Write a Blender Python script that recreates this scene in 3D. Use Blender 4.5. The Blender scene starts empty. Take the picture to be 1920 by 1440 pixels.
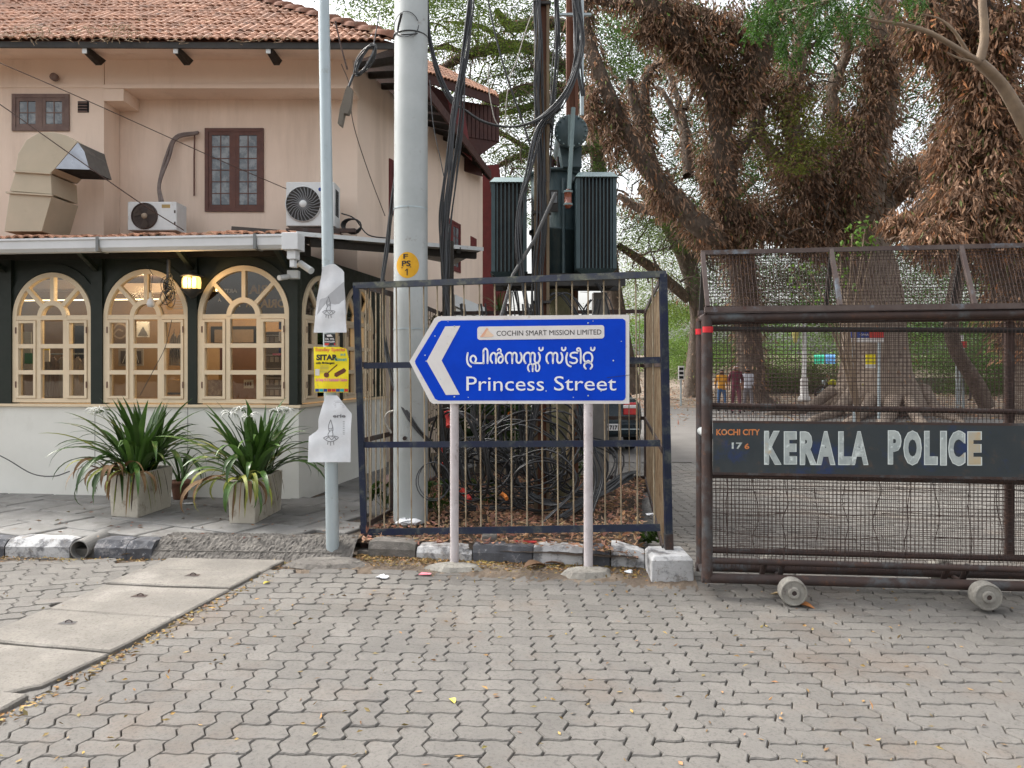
import bpy, math, random
import numpy as np
from mathutils import Vector, Matrix
R = math.radians
random.seed(7); rng = np.random.default_rng(7)
SC = bpy.context.scene
COL = SC.collection

# ------------------------------------------------------------ camera, sky, sun, exposure
F = 1386.0; HZ = 690.0; EYE = 1.55
cam_data = bpy.data.cameras.new('camera'); cam = bpy.data.objects.new('camera', cam_data); COL.objects.link(cam)
cam.location = (0, 0, EYE); cam.rotation_euler = (R(90), 0, 0)
cam_data.sensor_width = 36; cam_data.lens = 36 * F / 1920; cam_data.shift_y = (HZ - 720) / 1920
cam_data.clip_start = .05; cam_data.clip_end = 900
SC.camera = cam
SUN_EL, SUN_AZ = 52, 296          # hazy sun beyond the house, to the left
world = bpy.data.worlds.new("World"); SC.world = world; world.use_nodes = True
nt = world.node_tree; nt.nodes.clear()
sky = nt.nodes.new('ShaderNodeTexSky'); sky.sky_type = 'NISHITA'; sky.sun_disc = False
sky.sun_elevation = R(SUN_EL); sky.sun_rotation = R(SUN_AZ); sky.dust_density = 6; sky.air_density = 1.2; sky.ozone_density = 1
hsv = nt.nodes.new('ShaderNodeHueSaturation'); hsv.inputs['Saturation'].default_value = .22
bgd = nt.nodes.new('ShaderNodeBackground'); bgd.inputs['Strength'].default_value = .15
wout = nt.nodes.new('ShaderNodeOutputWorld')
nt.links.new(sky.outputs[0], hsv.inputs['Color']); nt.links.new(hsv.outputs[0], bgd.inputs['Color']); nt.links.new(bgd.outputs[0], wout.inputs[0])
sl = bpy.data.lights.new('sun', 'SUN'); sl.energy = 1.1; sl.angle = R(14); sl.color = (1, .95, .87)
sun = bpy.data.objects.new('sun', sl); COL.objects.link(sun)
az = R(SUN_AZ); el = R(SUN_EL)
sdir = Vector((math.sin(az) * math.cos(el), math.cos(az) * math.cos(el), math.sin(el)))
sun.rotation_euler = (-sdir).to_track_quat('-Z', 'Y').to_euler(); sun.location = (-6, -6, 12)
SC.view_settings.view_transform = 'Standard'; SC.view_settings.look = 'None'; SC.view_settings.exposure = 1.45; SC.view_settings.gamma = 1
SC.cycles.max_bounces = 6; SC.cycles.transparent_max_bounces = 24; SC.cycles.use_denoising = True

# ------------------------------------------------------------ measuring helpers
def W(px, py, Y): return Vector(((px - 960) * Y / F, Y, EYE - (py - HZ) * Y / F))
def G(px, py, z=0.):
    Y = (EYE - z) * F / (py - HZ); return Vector(((px - 960) * Y / F, Y, z))
class Wall:                                  # a vertical plane through two plan points, u along it, o towards the street
    def __init__(s, a, b):
        s.a = Vector((a[0], a[1], 0)); s.d = (Vector((b[0], b[1], 0)) - s.a); s.len = s.d.length; s.d.normalize()
        s.n = Vector((s.d.y, -s.d.x, 0))
    def u(s, px, o=0):
        k = (px - 960) / F; a = s.a + s.n * o
        return (k * a.y - a.x) / (s.d.x - k * s.d.y)
    def P(s, u, z, o=0):
        p = s.a + s.d * u + s.n * o; return Vector((p.x, p.y, z))
    def z(s, px, py, o=0):
        Y = s.P(s.u(px, o), 0, o).y; return EYE - (py - HZ) * Y / F
    def Q(s, px, py, o=0): return s.P(s.u(px, o), s.z(px, py, o), o)

# ------------------------------------------------------------ mesh helpers
def tag(o, label=None, cat=None, group=None, kind=None):
    if label: o['label'] = label
    if cat: o['category'] = cat
    if group: o['group'] = group
    if kind: o['kind'] = kind
    return o
def wloc(o):
    v = Vector((0, 0, 0))
    while o is not None: v += o.location; o = o.parent
    return v
def thing(name, label, cat, loc, group=None):
    o = bpy.data.objects.new(name, None); o.empty_display_size = .1; COL.objects.link(o); o.location = loc
    return tag(o, label, cat, group)
def link(name, me, mat, parent=None):
    o = bpy.data.objects.new(name, me); COL.objects.link(o)
    if mat is not None and len(me.materials) == 0: me.materials.append(mat)
    if parent is not None: o.parent = parent
    return o
def smooth_curve(pts, n=6):
    pts = [Vector(p) for p in pts]
    if len(pts) < 3: return [pts[0].lerp(pts[-1], i / n) for i in range(n + 1)]
    out = []
    P = [pts[0] * 2 - pts[1]] + pts + [pts[-1] * 2 - pts[-2]]
    for i in range(1, len(P) - 2):
        for k in range(n):
            t = k / n; a, b, c, d = P[i-1], P[i], P[i+1], P[i+2]
            out.append(.5 * ((2*b) + (c - a)*t + (2*a - 5*b + 4*c - d)*t*t + (3*b - a - 3*c + d)*t**3))
    out.append(pts[-1]); return out
class MB:
    def __init__(s): s.v = []; s.f = []; s.m = []; s.sm = []
    def add(s, vs, fs, m=0, sm=False):
        b = len(s.v); s.v += [tuple(v) for v in vs]
        for f in fs: s.f.append([b + i for i in f]); s.m.append(m); s.sm.append(sm)
        return s
    def hexa(s, p, m=0):      # 8 points: bottom 4 ccw, top 4 ccw
        return s.add(p, [(3,2,1,0),(4,5,6,7),(0,1,5,4),(1,2,6,5),(2,3,7,6),(3,0,4,7)], m)
    def box(s, a, b, m=0):
        x0,y0,z0 = a; x1,y1,z1 = b
        return s.hexa([(x0,y0,z0),(x1,y0,z0),(x1,y1,z0),(x0,y1,z0),(x0,y0,z1),(x1,y0,z1),(x1,y1,z1),(x0,y1,z1)], m)
    def wbox(s, w, u0, u1, z0, z1, o0, o1, m=0):   # box on a Wall frame
        return s.hexa([w.P(u0,z0,o1), w.P(u1,z0,o1), w.P(u1,z0,o0), w.P(u0,z0,o0), w.P(u0,z1,o1), w.P(u1,z1,o1), w.P(u1,z1,o0), w.P(u0,z1,o0)], m)
    def bar(s, a, b, w, h, up=(0,0,1), m=0):       # rectangular bar between two points
        a = Vector(a); b = Vector(b); d = (b - a).normalized(); up = Vector(up)
        if abs(d.dot(up)) > .95: up = Vector((0,1,0))
        x = d.cross(up).normalized() * w / 2; z = x.cross(d).normalized() * h / 2
        return s.hexa([a-x-z, a+x-z, b+x-z, b-x-z, a-x+z, a+x+z, b+x+z, b-x+z], m)
    def tube(s, pts, r, n=8, m=0, cap=True, sm=True):
        pts = [Vector(p) for p in pts]; N = len(pts)
        rr = r if hasattr(r, '__len__') else [r] * N
        vs = []; fs = []; ref = None
        for i, p in enumerate(pts):
            d = (pts[min(i+1, N-1)] - pts[max(i-1, 0)])
            d = d.normalized() if d.length > 1e-9 else Vector((0,0,1))
            if ref is None: ref = Vector((0,0,1)) if abs(d.z) < .9 else Vector((1,0,0))
            x = (ref - d * ref.dot(d)); x = x.normalized() if x.length > 1e-6 else d.orthogonal().normalized()
            ref = x; y = d.cross(x)
            for k in range(n):
                a = 2 * math.pi * k / n; vs.append(p + (x * math.cos(a) + y * math.sin(a)) * rr[i])
        for i in range(N - 1):
            for k in range(n):
                fs.append((i*n+k, i*n+(k+1)%n, (i+1)*n+(k+1)%n, (i+1)*n+k))
        s.add(vs, fs, m, sm)
        if cap: s.add(vs[:n], [tuple(range(n-1, -1, -1))], m); s.add(vs[-n:], [tuple(range(n))], m)
        return s
    def prism(s, poly, off, m=0):                   # polygon (3d points) extruded by a vector
        n = len(poly); off = Vector(off); a = [Vector(p) for p in poly]
        return s.add(a + [p + off for p in a], [tuple(range(n)), tuple(range(2*n-1, n-1, -1))] + [(i, n+i, n+(i+1)%n, (i+1)%n) for i in range(n)], m)
    def lathe(s, c, prof, n=16, axis='Z', m=0, sm=True):   # prof: (r, h)
        c = Vector(c); vs = []; fs = []
        for (r, h) in prof:
            for k in range(n):
                a = 2*math.pi*k/n; x, y = r*math.cos(a), r*math.sin(a)
                vs.append(c + (Vector((x, y, h)) if axis == 'Z' else Vector((x, h, y)) if axis == 'Y' else Vector((h, x, y))))
        for i in range(len(prof)-1):
            for k in range(n): fs.append((i*n+k, i*n+(k+1)%n, (i+1)*n+(k+1)%n, (i+1)*n+k))
        return s.add(vs, fs, m, sm)
    def build(s, name, mat, parent=None, loc=None, bevel=0):
        base = wloc(parent) if parent is not None else Vector(loc if loc is not None else (0,0,0))
        me = bpy.data.meshes.new(name)
        me.from_pydata([(v[0]-base.x, v[1]-base.y, v[2]-base.z) for v in s.v], [], s.f)
        mats = mat if isinstance(mat, (list, tuple)) else [mat]
        for q in mats: me.materials.append(q)
        me.polygons.foreach_set('material_index', s.m); me.polygons.foreach_set('use_smooth', s.sm)
        me.update()
        o = link(name, me, None, parent)
        if parent is None: o.location = base
        if bevel:
            b = o.modifiers.new('bevel', 'BEVEL'); b.width = bevel; b.segments = 2; b.limit_method = 'ANGLE'; b.angle_limit = R(40)
        return o
def np_mesh(name, V, Q, mat, parent=None, tint=None, kind=None, smooth=False):
    V = np.asarray(V, dtype=np.float32); Q = np.asarray(Q, dtype=np.int32); base = wloc(parent) if parent is not None else Vector((0,0,0))
    V = V - np.array(base, dtype=np.float32)
    me = bpy.data.meshes.new(name); n, k = Q.shape
    me.vertices.add(len(V)); me.vertices.foreach_set('co', V.ravel())
    me.loops.add(n*k); me.loops.foreach_set('vertex_index', Q.ravel())
    me.polygons.add(n); me.polygons.foreach_set('loop_start', np.arange(0, n*k, k, dtype=np.int32)); me.polygons.foreach_set('loop_total', np.full(n, k, dtype=np.int32))
    me.polygons.foreach_set('use_smooth', np.full(n, smooth))
    me.update(calc_edges=True)
    if tint is not None:
        a = me.color_attributes.new('tint', 'FLOAT_COLOR', 'POINT')
        t = np.ones((len(V), 4), dtype=np.float32); t[:, :3] = tint; a.data.foreach_set('color', t.ravel())
    o = link(name, me, mat, parent)
    if kind: o['kind'] = kind
    return o
def leaf_arrays(C, D, L, Wd, rs=rng):           # rhombic folded leaves: centres, directions, lengths, widths
    N = len(C); D = D / np.linalg.norm(D, axis=1, keepdims=True)
    A = rs.normal(size=(N, 3)); S = np.cross(D, A); S /= np.linalg.norm(S, axis=1, keepdims=True) + 1e-9
    Nn = np.cross(S, D); L = L.reshape(-1,1); Wd = Wd.reshape(-1,1)
    b = Nn * L * rs.uniform(-.12, .12, (N,1))
    V = np.stack([C, C + D*L*.42 + S*Wd*.5 + b, C + D*L - b, C + D*L*.42 - S*Wd*.5 + b], 1).reshape(-1, 3)
    return V, np.arange(4*N).reshape(-1, 4)
def copy_tree(o, parent=None):
    c = o.copy(); COL.objects.link(c); c.parent = parent
    for ch in list(o.children): copy_tree(ch, c)
    return c

# ------------------------------------------------------------ materials
class NT:
    def __init__(s, name):
        s.m = bpy.data.materials.new(name); s.m.use_nodes = True; s.t = s.m.node_tree; s.t.nodes.clear()
        s.out = s.n('ShaderNodeOutputMaterial'); s.geo = s.n('ShaderNodeNewGeometry')
    def n(s, k, **kw):
        x = s.t.nodes.new(k)
        for a, b in kw.items(): setattr(x, a, b)
        return x
    def l(s, a, b): s.t.links.new(a, b)
    def noise(s, scale, detail=5, rough=.6, vec=None, sx=None):
        x = s.n('ShaderNodeTexNoise'); x.inputs['Scale'].default_value = scale; x.inputs['Detail'].default_value = detail; x.inputs['Roughness'].default_value = rough
        src = vec or s.geo.outputs['Position']
        if sx:
            mp = s.n('ShaderNodeMapping'); mp.inputs['Scale'].default_value = sx; s.l(src, mp.inputs['Vector']); src = mp.outputs[0]
        s.l(src, x.inputs['Vector']); return x.outputs['Fac']
    def ramp(s, fac, lo, hi, a=0., b=1.):
        x = s.n('ShaderNodeMapRange'); x.clamp = True
        for k, v in zip((1,2,3,4), (lo, hi, a, b)): x.inputs[k].default_value = v
        s.l(fac, x.inputs[0]); return x.outputs[0]
    def mix(s, fac, a, b, mode='MIX'):
        x = s.n('ShaderNodeMix'); x.data_type = 'RGBA'; x.blend_type = mode
        for sock, v in ((x.inputs[0], fac), (x.inputs[6], a), (x.inputs[7], b)):
            if isinstance(v, (int, float)): sock.default_value = v
            elif isinstance(v, (tuple, list)): sock.default_value = (*v[:3], 1)
            else: s.l(v, sock)
        return x.outputs[2]
    def math(s, op, a, b=0.):
        x = s.n('ShaderNodeMath'); x.operation = op
        for i, v in enumerate((a, b)):
            if isinstance(v, (int, float)): x.inputs[i].default_value = v
            else: s.l(v, x.inputs[i])
        return x.outputs[0]
    def bump(s, h, strength, dist=.01, prev=None):
        x = s.n('ShaderNodeBump'); x.inputs['Strength'].default_value = strength; x.inputs['Distance'].default_value = dist
        s.l(h, x.inputs['Height'])
        if prev is not None: s.l(prev, x.inputs['Normal'])
        return x.outputs[0]
def mat(name, c1, c2=None, scale=4, rough=.75, bump=.25, bscale=80, bdist=.004, metal=0., rnd=0., spec=.35, stain=None, stain2=None, tint=False, emit=None, stretch=None, lo=.35, hi=.65, transl=0.):
    t = NT(name); c2 = c2 or tuple(x*.8 for x in c1)
    c = t.mix(t.ramp(t.noise(scale, 6, .65, sx=stretch), lo, hi), c1, c2)
    for st in (stain, stain2):
        if st: c = t.mix(t.ramp(t.noise(st[1], 8, .7, sx=st[4] if len(st) > 4 else None), st[2], st[3]), c, st[0])
    if tint:
        a = t.n('ShaderNodeAttribute'); a.attribute_name = 'tint'; c = t.mix(1., c, a.outputs['Color'], 'MULTIPLY')
    if rnd:
        oi = t.n('ShaderNodeObjectInfo'); v = t.ramp(oi.outputs['Random'], 0, 1, 1-rnd, 1+rnd)
        h = t.n('ShaderNodeHueSaturation'); t.l(v, h.inputs['Value']); t.l(c, h.inputs['Color']); c = h.outputs[0]
    p = t.n('ShaderNodeBsdfPrincipled'); t.l(c, p.inputs['Base Color'])
    p.inputs['Metallic'].default_value = metal; p.inputs['Specular IOR Level'].default_value = spec
    t.l(t.ramp(t.noise(scale*3.1, 4), .3, .7, max(0, rough-.1), min(1, rough+.1)), p.inputs['Roughness'])
    if bump: t.l(t.bump(t.noise(bscale, 6, .7), bump, bdist), p.inputs['Normal'])
    if emit: p.inputs['Emission Color'].default_value = (*emit[0], 1); p.inputs['Emission Strength'].default_value = emit[1]
    s = p.outputs[0]
    if transl:
        tr = t.n('ShaderNodeBsdfTranslucent'); t.l(c, tr.inputs[0]); mx = t.n('ShaderNodeMixShader'); mx.inputs[0].default_value = transl
        t.l(s, mx.inputs[1]); t.l(tr.outputs[0], mx.inputs[2]); s = mx.outputs[0]
    t.l(s, t.out.inputs[0]); return t.m
def glass_mat(name, col=(.9,.93,.92), refl=.1):
    t = NT(name); tr = t.n('ShaderNodeBsdfTransparent'); tr.inputs[0].default_value = (*col, 1)
    g = t.n('ShaderNodeBsdfGlossy'); g.inputs['Roughness'].default_value = .02; t.l(t.bump(t.noise(2.5, 2), .06, .02), g.inputs['Normal'])
    fr = t.n('ShaderNodeFresnel'); fr.inputs[0].default_value = 1.5; mx = t.n('ShaderNodeMixShader')
    t.l(t.math('ADD', fr.outputs[0], refl), mx.inputs[0]); t.l(tr.outputs[0], mx.inputs[1]); t.l(g.outputs[0], mx.inputs[2]); t.l(mx.outputs[0], t.out.inputs[0])
    return t.m
M = {}
M['paver'] = mat('paver', (.155,.145,.132), (.124,.117,.108), 2.4, .88, .9, 110, .004, rnd=.07, tint=True, stain=((.135,.105,.083), .8, .52, .75), stain2=((.058,.054,.05), 62, .50, .80))
M['joint'] = mat('joint_soil', (.075,.062,.05), (.11,.085,.062), 9, .95, .8, 160, .006, stain=((.24,.15,.08), 5, .58, .72))
M['street'] = mat('street_far', (.15,.14,.13), (.115,.108,.10), .8, .9, .6, 30, .01)
M['dirt'] = mat('dirt', (.17,.13,.095), (.10,.078,.06), 2.5, .95, .9, 60, .02, stain=((.30,.24,.18), 1.1, .5, .65))
M['slab'] = mat('concrete_slab', (.225,.208,.182), (.165,.152,.135), 3, .9, 1., 90, .006, rnd=.05, stain=((.30,.28,.25), 1.6, .54, .75), stain2=((.085,.078,.07), 55, .50, .78))
M['path'] = mat('footpath_slab', (.24,.235,.225), (.17,.165,.155), 3, .85, .7, 60, .006, rnd=.10, stain=((.11,.10,.09), 2.3, .55, .7), stain2=((.31,.30,.28), 5, .58, .72))
M['rough_concrete'] = mat('rough_concrete', (.20,.185,.165), (.12,.11,.10), 8, .92, 1., 45, .02, stain=((.10,.09,.08), 14, .55, .65))
M['kerb_white'] = mat('kerb_white_paint', (.52,.52,.52), (.38,.38,.38), 6, .85, .7, 50, .008, stain=((.14,.14,.145), 6, .5, .6), stain2=((.24,.22,.2), 20, .55, .65))
M['kerb_black'] = mat('kerb_black_paint', (.10,.105,.12), (.06,.06,.065), 6, .8, .7, 50, .008, stain=((.26,.25,.25), 9, .54, .66), stain2=((.36,.36,.37), 22, .62, .7))
M['kerb_raw'] = mat('kerb_raw', (.17,.155,.14), (.09,.085,.075), 8, .92, .9, 50, .012, stain=((.27,.25,.22), 10, .58, .7))
M['wall_pink'] = mat('peach_plaster', (.81,.66,.545), (.76,.615,.505), 1.2, .85, .12, 30, .004, stain=((.55,.43,.34), 1.6, .50, .85, (1,1,.12)), stain2=((.80,.66,.55), 2.5, .6, .8))
M['wall_cream'] = mat('cream_plaster', (.76,.75,.69), (.70,.69,.63), 1.5, .8, .15, 25, .004, stain=((.52,.50,.44), 1.3, .56, .85,(1,1,.4)), stain2=((.40,.38,.33), 5, .66, .85))
M['cream_wood'] = mat('cream_paint', (.78,.64,.45), (.72,.58,.40), 5, .5, .1, 60, .002, spec=.4, stain=((.48,.38,.28), 8, .66, .85))
M['green_wood'] = mat('dark_green_paint', (.012,.019,.013), (.017,.022,.016), 5, .5, .2, 40, .003)
M['dark_wood'] = mat('dark_soffit_wood', (.02,.018,.015), (.035,.028,.022), 5, .8, .3, 30, .003)
M['brown_wood'] = mat('brown_window_wood', (.13,.055,.04), (.09,.038,.03), 8, .5, .2, 60, .002, stain=((.20,.13,.11), 11, .62, .8))
M['grey_wood'] = mat('weathered_window_wood', (.20,.14,.12), (.14,.095,.085), 8, .7, .2, 60, .002)
M['red_wood'] = mat('dark_red_wood', (.14,.022,.022), (.10,.018,.018), 5, .6, .2, 40, .002)
M['maroon_board'] = mat('brown_boards', (.07,.028,.022), (.05,.02,.018), 6, .7, .3, 30, .003)
M['tile'] = mat('clay_tile', (.33,.165,.10), (.23,.115,.07), 6, .85, .5, 60, .005, rnd=.22, tint=True, stain=((.13,.08,.06), 5, .55, .68), stain2=((.44,.33,.20), 4, .62, .72))
M['tile_plain'] = mat('clay_plain', (.31,.155,.105), (.20,.10,.07), 6, .85, .5, 60, .005, rnd=.15, stain=((.13,.08,.06), 5, .55, .68), stain2=((.44,.33,.20), 4, .62, .72))
M['white_pvc'] = mat('white_gutter', (.70,.71,.72), (.64,.65,.66), 3, .45, .05, 40, .002, stain=((.38,.37,.34), 2.5, .62, .8, (3,1,1)))
M['pane_dark'] = mat('window_glass_curtained', (.10,.12,.135), (.22,.24,.25), 7, .12, 0, spec=.6, lo=.45, hi=.6)
M['glass'] = glass_mat('cafe_glass', (.88,.88,.85), .03)
M['car_glass'] = mat('car_glass', (.02,.03,.035), (.03,.045,.05), 2, .08, 0, spec=.7)
M['galv'] = mat('galvanised_pipe', (.44,.50,.52), (.35,.41,.43), 5, .4, .12, 90, .002, metal=.35, stain=((.28,.29,.27), 9, .6, .75), stretch=(1,1,.2))
M['ps_pole'] = mat('painted_steel_pole', (.44,.465,.46), (.37,.395,.39), 2.2, .5, .12, 60, .002, metal=.1, stain=((.23,.25,.25), 4, .6, .8, (1,1,.25)), stain2=((.20,.16,.13), 9, .61, .76))
M['navy'] = mat('navy_steel', (.012,.018,.052), (.022,.03,.045), 7, .5, .3, 80, .002, stain=((.10,.11,.10), 8, .52, .68), stain2=((.11,.06,.04), 16, .64, .74))
M['rail_paint'] = mat('worn_rail_paint', (.07,.08,.075), (.03,.035,.07), 6, .6, .3, 80, .002, stain=((.17,.175,.13), 10, .5, .66), stain2=((.12,.07,.04), 18, .63, .74))
M['rod'] = mat('cream_rod', (.36,.31,.22), (.22,.16,.10), 9, .6, .2, 120, .001, stain=((.20,.12,.07), 14, .58, .7))
M['rod_rust'] = mat('rusty_flat_bar', (.40,.31,.20), (.25,.16,.09), 5, .8, .3, 60, .002, stain=((.14,.08,.045), 6, .52, .7, (1,1,.3)))
M['rust'] = mat('rusty_brown_pipe', (.062,.038,.031), (.042,.031,.029), 6, .62, .45, 100, .003, spec=.3, stain=((.085,.095,.10), 5, .52, .70), stain2=((.10,.048,.03), 14, .57, .70))
M['barrier_top'] = mat('worn_barrier_angle', (.12,.095,.085), (.08,.055,.05), 7, .6, .3, 90, .002, stain=((.20,.25,.30), 4, .56, .7), stain2=((.09,.04,.03), 12, .6, .7))
M['wire'] = mat('rusty_wire', (.035,.021,.018), (.06,.034,.027), 12, .7, 0)
M['plate'] = mat('police_plate', (.022,.032,.038), (.032,.04,.044), 4, .42, .25, 60, .002, spec=.5, stain=((.012,.03,.10), 4.2, .53, .66), stain2=((.065,.05,.04), 8, .57, .70))
M['letter_white'] = mat('brushed_white_paint', (.42,.46,.44), (.30,.34,.34), 14, .6, .2, 90, .001, stain=((.52,.36,.17), 6, .62, .74), stain2=((.62,.68,.66), 18, .55, .65))
M['letter_tan'] = mat('yellowed_white_paint', (.46,.36,.20), (.40,.38,.32), 10, .6, .2, 90, .001, stain=((.55,.27,.08), 7, .55, .7))
M['letter_edge'] = mat('letter_edge_paint', (.66,.72,.70), (.55,.60,.58), 14, .6, 0)
M['letter_orange'] = mat('orange_stencil', (.62,.22,.07), (.45,.16,.06), 30, .7, 0, stain=((.60,.45,.28), 25, .55, .65))
M['red_tape'] = mat('red_tape', (.62,.03,.035), (.5,.02,.03), 9, .4, 0)
M['blue'] = mat('sign_blue', (.0,.058,.60), (.0,.045,.50), 3, .45, .04, 60, .001, spec=.15, stain=((.004,.09,.62), 5, .64, .85))
M['sign_white'] = mat('sign_white', (.74,.72,.70), (.68,.65,.63), 6, .4, .04, 60, .001, stain=((.50,.43,.38), 9, .6, .74), stain2=((.30,.25,.21), 60, .72, .76))
M['white_letter'] = mat('reflective_white', (.84,.86,.88), (.80,.82,.84), 6, .4, 0)
M['print_black'] = mat('black_print', (.02,.02,.022), (.03,.03,.03), 6, .5, 0)
M['logo_orange'] = mat('faded_orange_print', (.75,.34,.20), (.70,.45,.33), 30, .5, 0)
M['logo_pale'] = mat('pale_orange_print', (.78,.60,.42), (.74,.52,.40), 30, .5, 0)
M['white_post'] = mat('whitewashed_post', (.54,.50,.50), (.46,.41,.41), 7, .75, .3, 90, .002, stain=((.26,.20,.17), 13, .58, .7), stain2=((.28,.29,.17), 5, .64, .8, (1,1,.4)))
M['disc'] = mat('concrete_footing', (.31,.295,.26), (.22,.205,.18), 10, .95, .9, 60, .012, stain=((.12,.10,.09), 20, .6, .7))
M['yellow_disc'] = mat('yellow_paint', (.75,.40,.02), (.66,.34,.015), 9, .6, 0)
M['xf'] = mat('transformer_grey_green', (.052,.082,.09), (.036,.062,.07), 4, .45, .2, 60, .002, spec=.4, stain=((.10,.125,.12), 5, .56, .75, (1,1,.3)), stain2=((.07,.045,.03), 12, .64, .76))
M['xf_light'] = mat('transformer_light_cap', (.20,.27,.27), (.16,.22,.225), 5, .4, .1, 60, .002)
M['steel_dark'] = mat('dark_steel', (.035,.035,.035), (.05,.045,.04), 6, .6, .3, 60, .002)
M['rust_pole'] = mat('rust_red_pole', (.16,.062,.035), (.11,.05,.032), 4, .75, .3, 60, .003, stretch=(1,1,.3), stain=((.22,.17,.10), 5, .56, .7, (1,1,.2)))
M['tan_pole'] = mat('tan_rail_pole', (.20,.15,.095), (.13,.10,.07), 4, .8, .3, 60, .003, stretch=(1,1,.2), stain=((.30,.23,.11), 5, .58, .7, (1,1,.2)))
M['cable'] = mat('black_cable', (.018,.019,.021), (.028,.028,.03), 6, .35, 0, spec=.5)
M['cable_grey'] = mat('grey_cable', (.045,.05,.056), (.03,.033,.037), 6, .4, 0, spec=.5)
M['cable_pale'] = mat('pale_cable', (.40,.38,.34), (.32,.30,.27), 6, .5, 0)
M['cable_brown'] = mat('brown_wire', (.07,.04,.03), (.06,.035,.03), 6, .6, 0)
M['moss_concrete'] = mat('mossy_concrete', (.18,.165,.10), (.12,.115,.06), 5, .92, .6, 50, .01, stain=((.26,.235,.18), 6, .55, .7))
M['grey_concrete'] = mat('grey_concrete', (.23,.22,.205), (.17,.165,.155), 4, .9, .5, 50, .006)
M['copper'] = mat('breather_glass', (.28,.09,.05), (.20,.06,.035), 10, .25, 0, spec=.6)
M['bark'] = mat('bark', (.17,.135,.108), (.09,.068,.054), 2.2, .95, 1., 9, .08, stretch=(2.5,2.5,.7), stain=((.20,.17,.14), 3, .56, .68))
M['bark_pale'] = mat('pale_bark', (.33,.265,.21), (.19,.15,.12), 2.4, .95, 1., 8, .07, stretch=(2,2,.8), stain=((.09,.07,.06), 3, .56, .68))
M['bark_smooth'] = mat('smooth_tan_bark', (.27,.20,.135), (.19,.14,.10), 6, .8, .5, 40, .006)
M['dead_leaf'] = mat('dead_brown_leaf', (.33,.215,.145), (.20,.128,.088), 1.2, .7, 0, tint=True, transl=.3)
M['leaf_green'] = mat('green_leaflets', (.075,.125,.03), (.05,.09,.026), .6, .6, 0, tint=True, transl=.4)
M['leaf_bright'] = mat('bright_green_leaflets', (.06,.14,.018), (.03,.08,.012), 2.5, .5, 0, tint=True, transl=.4)
M['strap'] = mat('strap_leaf', (.06,.125,.022), (.035,.08,.016), 9, .35, .1, 60, .001, spec=.5, rnd=.3, transl=.15)
M['strap_yellow'] = mat('yellowing_strap_leaf', (.30,.30,.05), (.16,.20,.04), 7, .5, 0, rnd=.2, transl=.2)
M['strap_dead'] = mat('dry_strap_leaf', (.23,.14,.065), (.15,.085,.04), 7, .8, .3, 60, .002, rnd=.25)
M['petal'] = mat('white_petal', (.80,.80,.76), (.74,.75,.70), 7, .5, 0, transl=.3)
M['planter'] = mat('cream_planter', (.56,.52,.44), (.46,.42,.35), 6, .85, .5, 70, .004, stain=((.25,.20,.15), 9, .54, .7), stain2=((.14,.12,.09), 14, .64, .76))
M['soil'] = mat('soil', (.06,.042,.03), (.04,.03,.022), 20, 1, 1, 60, .02)
M['litter_yellow'] = mat('fallen_leaves', (.42,.29,.10), (.19,.11,.055), 3, .8, 0, tint=True)
M['ac_white'] = mat('ac_white', (.68,.70,.70), (.60,.62,.62), 5, .5, .05, 60, .001, stain=((.36,.34,.31), 7, .6, .75))
M['ac_grille'] = mat('ac_grille', (.26,.27,.28), (.20,.21,.22), 5, .5, 0)
M['ac_fan'] = mat('ac_dark_fan', (.055,.04,.035), (.08,.055,.045), 5, .5, 0)
M['black'] = mat('black_recess', (.008,.008,.008), (.012,.012,.012), 5, .8, 0)
M['duct'] = mat('cream_painted_duct', (.49,.42,.31), (.44,.38,.28), 3, .5, .1, 12, .004, spec=.4, stain=((.34,.28,.21), 4, .62, .8))
M['duct_metal'] = mat('bare_duct_metal', (.42,.45,.50), (.30,.32,.36), 4, .35, .1, 12, .004, metal=.6)
M['insul'] = mat('grey_pipe_wrap', (.22,.18,.165), (.16,.13,.12), 12, .8, .3, 60, .003)
M['paper'] = mat('crumpled_paper', (.74,.75,.77), (.66,.68,.70), 9, .8, .6, 22, .006, stain=((.45,.43,.42), 8, .62, .8))
M['poster'] = mat('yellow_poster', (.86,.70,.02), (.82,.66,.02), 9, .55, .2, 20, .003)
M['ink_blue'] = mat('ink_blue', (.02,.05,.25), (.03,.08,.3), 9, .6, 0)
M['ink_red'] = mat('ink_red', (.55,.05,.03), (.5,.04,.05), 9, .6, 0)
M['ink_orange'] = mat('ink_orange', (.75,.25,.05), (.6,.2,.05), 9, .6, 0)
M['ink_pink'] = mat('ink_pink', (.75,.20,.25), (.7,.25,.3), 9, .6, 0)
M['ink_teal'] = mat('ink_teal', (.03,.35,.40), (.05,.4,.4), 9, .6, 0)
M['ink_grey'] = mat('ink_grey', (.16,.16,.17), (.22,.22,.23), 40, .7, 0)
M['ink_brown'] = mat('ink_brown', (.16,.05,.02), (.10,.03,.02), 40, .7, 0)
M['gold'] = mat('gold_letter', (.55,.33,.05), (.42,.25,.04), 9, .4, 0)
M['lamp_glow'] = mat('lit_amber_glass', (.9,.75,.35), (.9,.7,.3), 12, .4, 0, emit=((1,.60,.16), .75))
M['strip_glow'] = mat('lit_strip', (.9,.8,.6), (.9,.8,.6), 12, .4, 0, emit=((1,.80,.50), 1.6))
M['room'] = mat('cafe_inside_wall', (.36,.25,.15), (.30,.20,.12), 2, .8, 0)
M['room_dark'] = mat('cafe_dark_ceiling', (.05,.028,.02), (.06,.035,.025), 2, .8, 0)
M['skin'] = mat('skin', (.22,.11,.065), (.20,.10,.06), 5, .6, 0)
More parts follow.
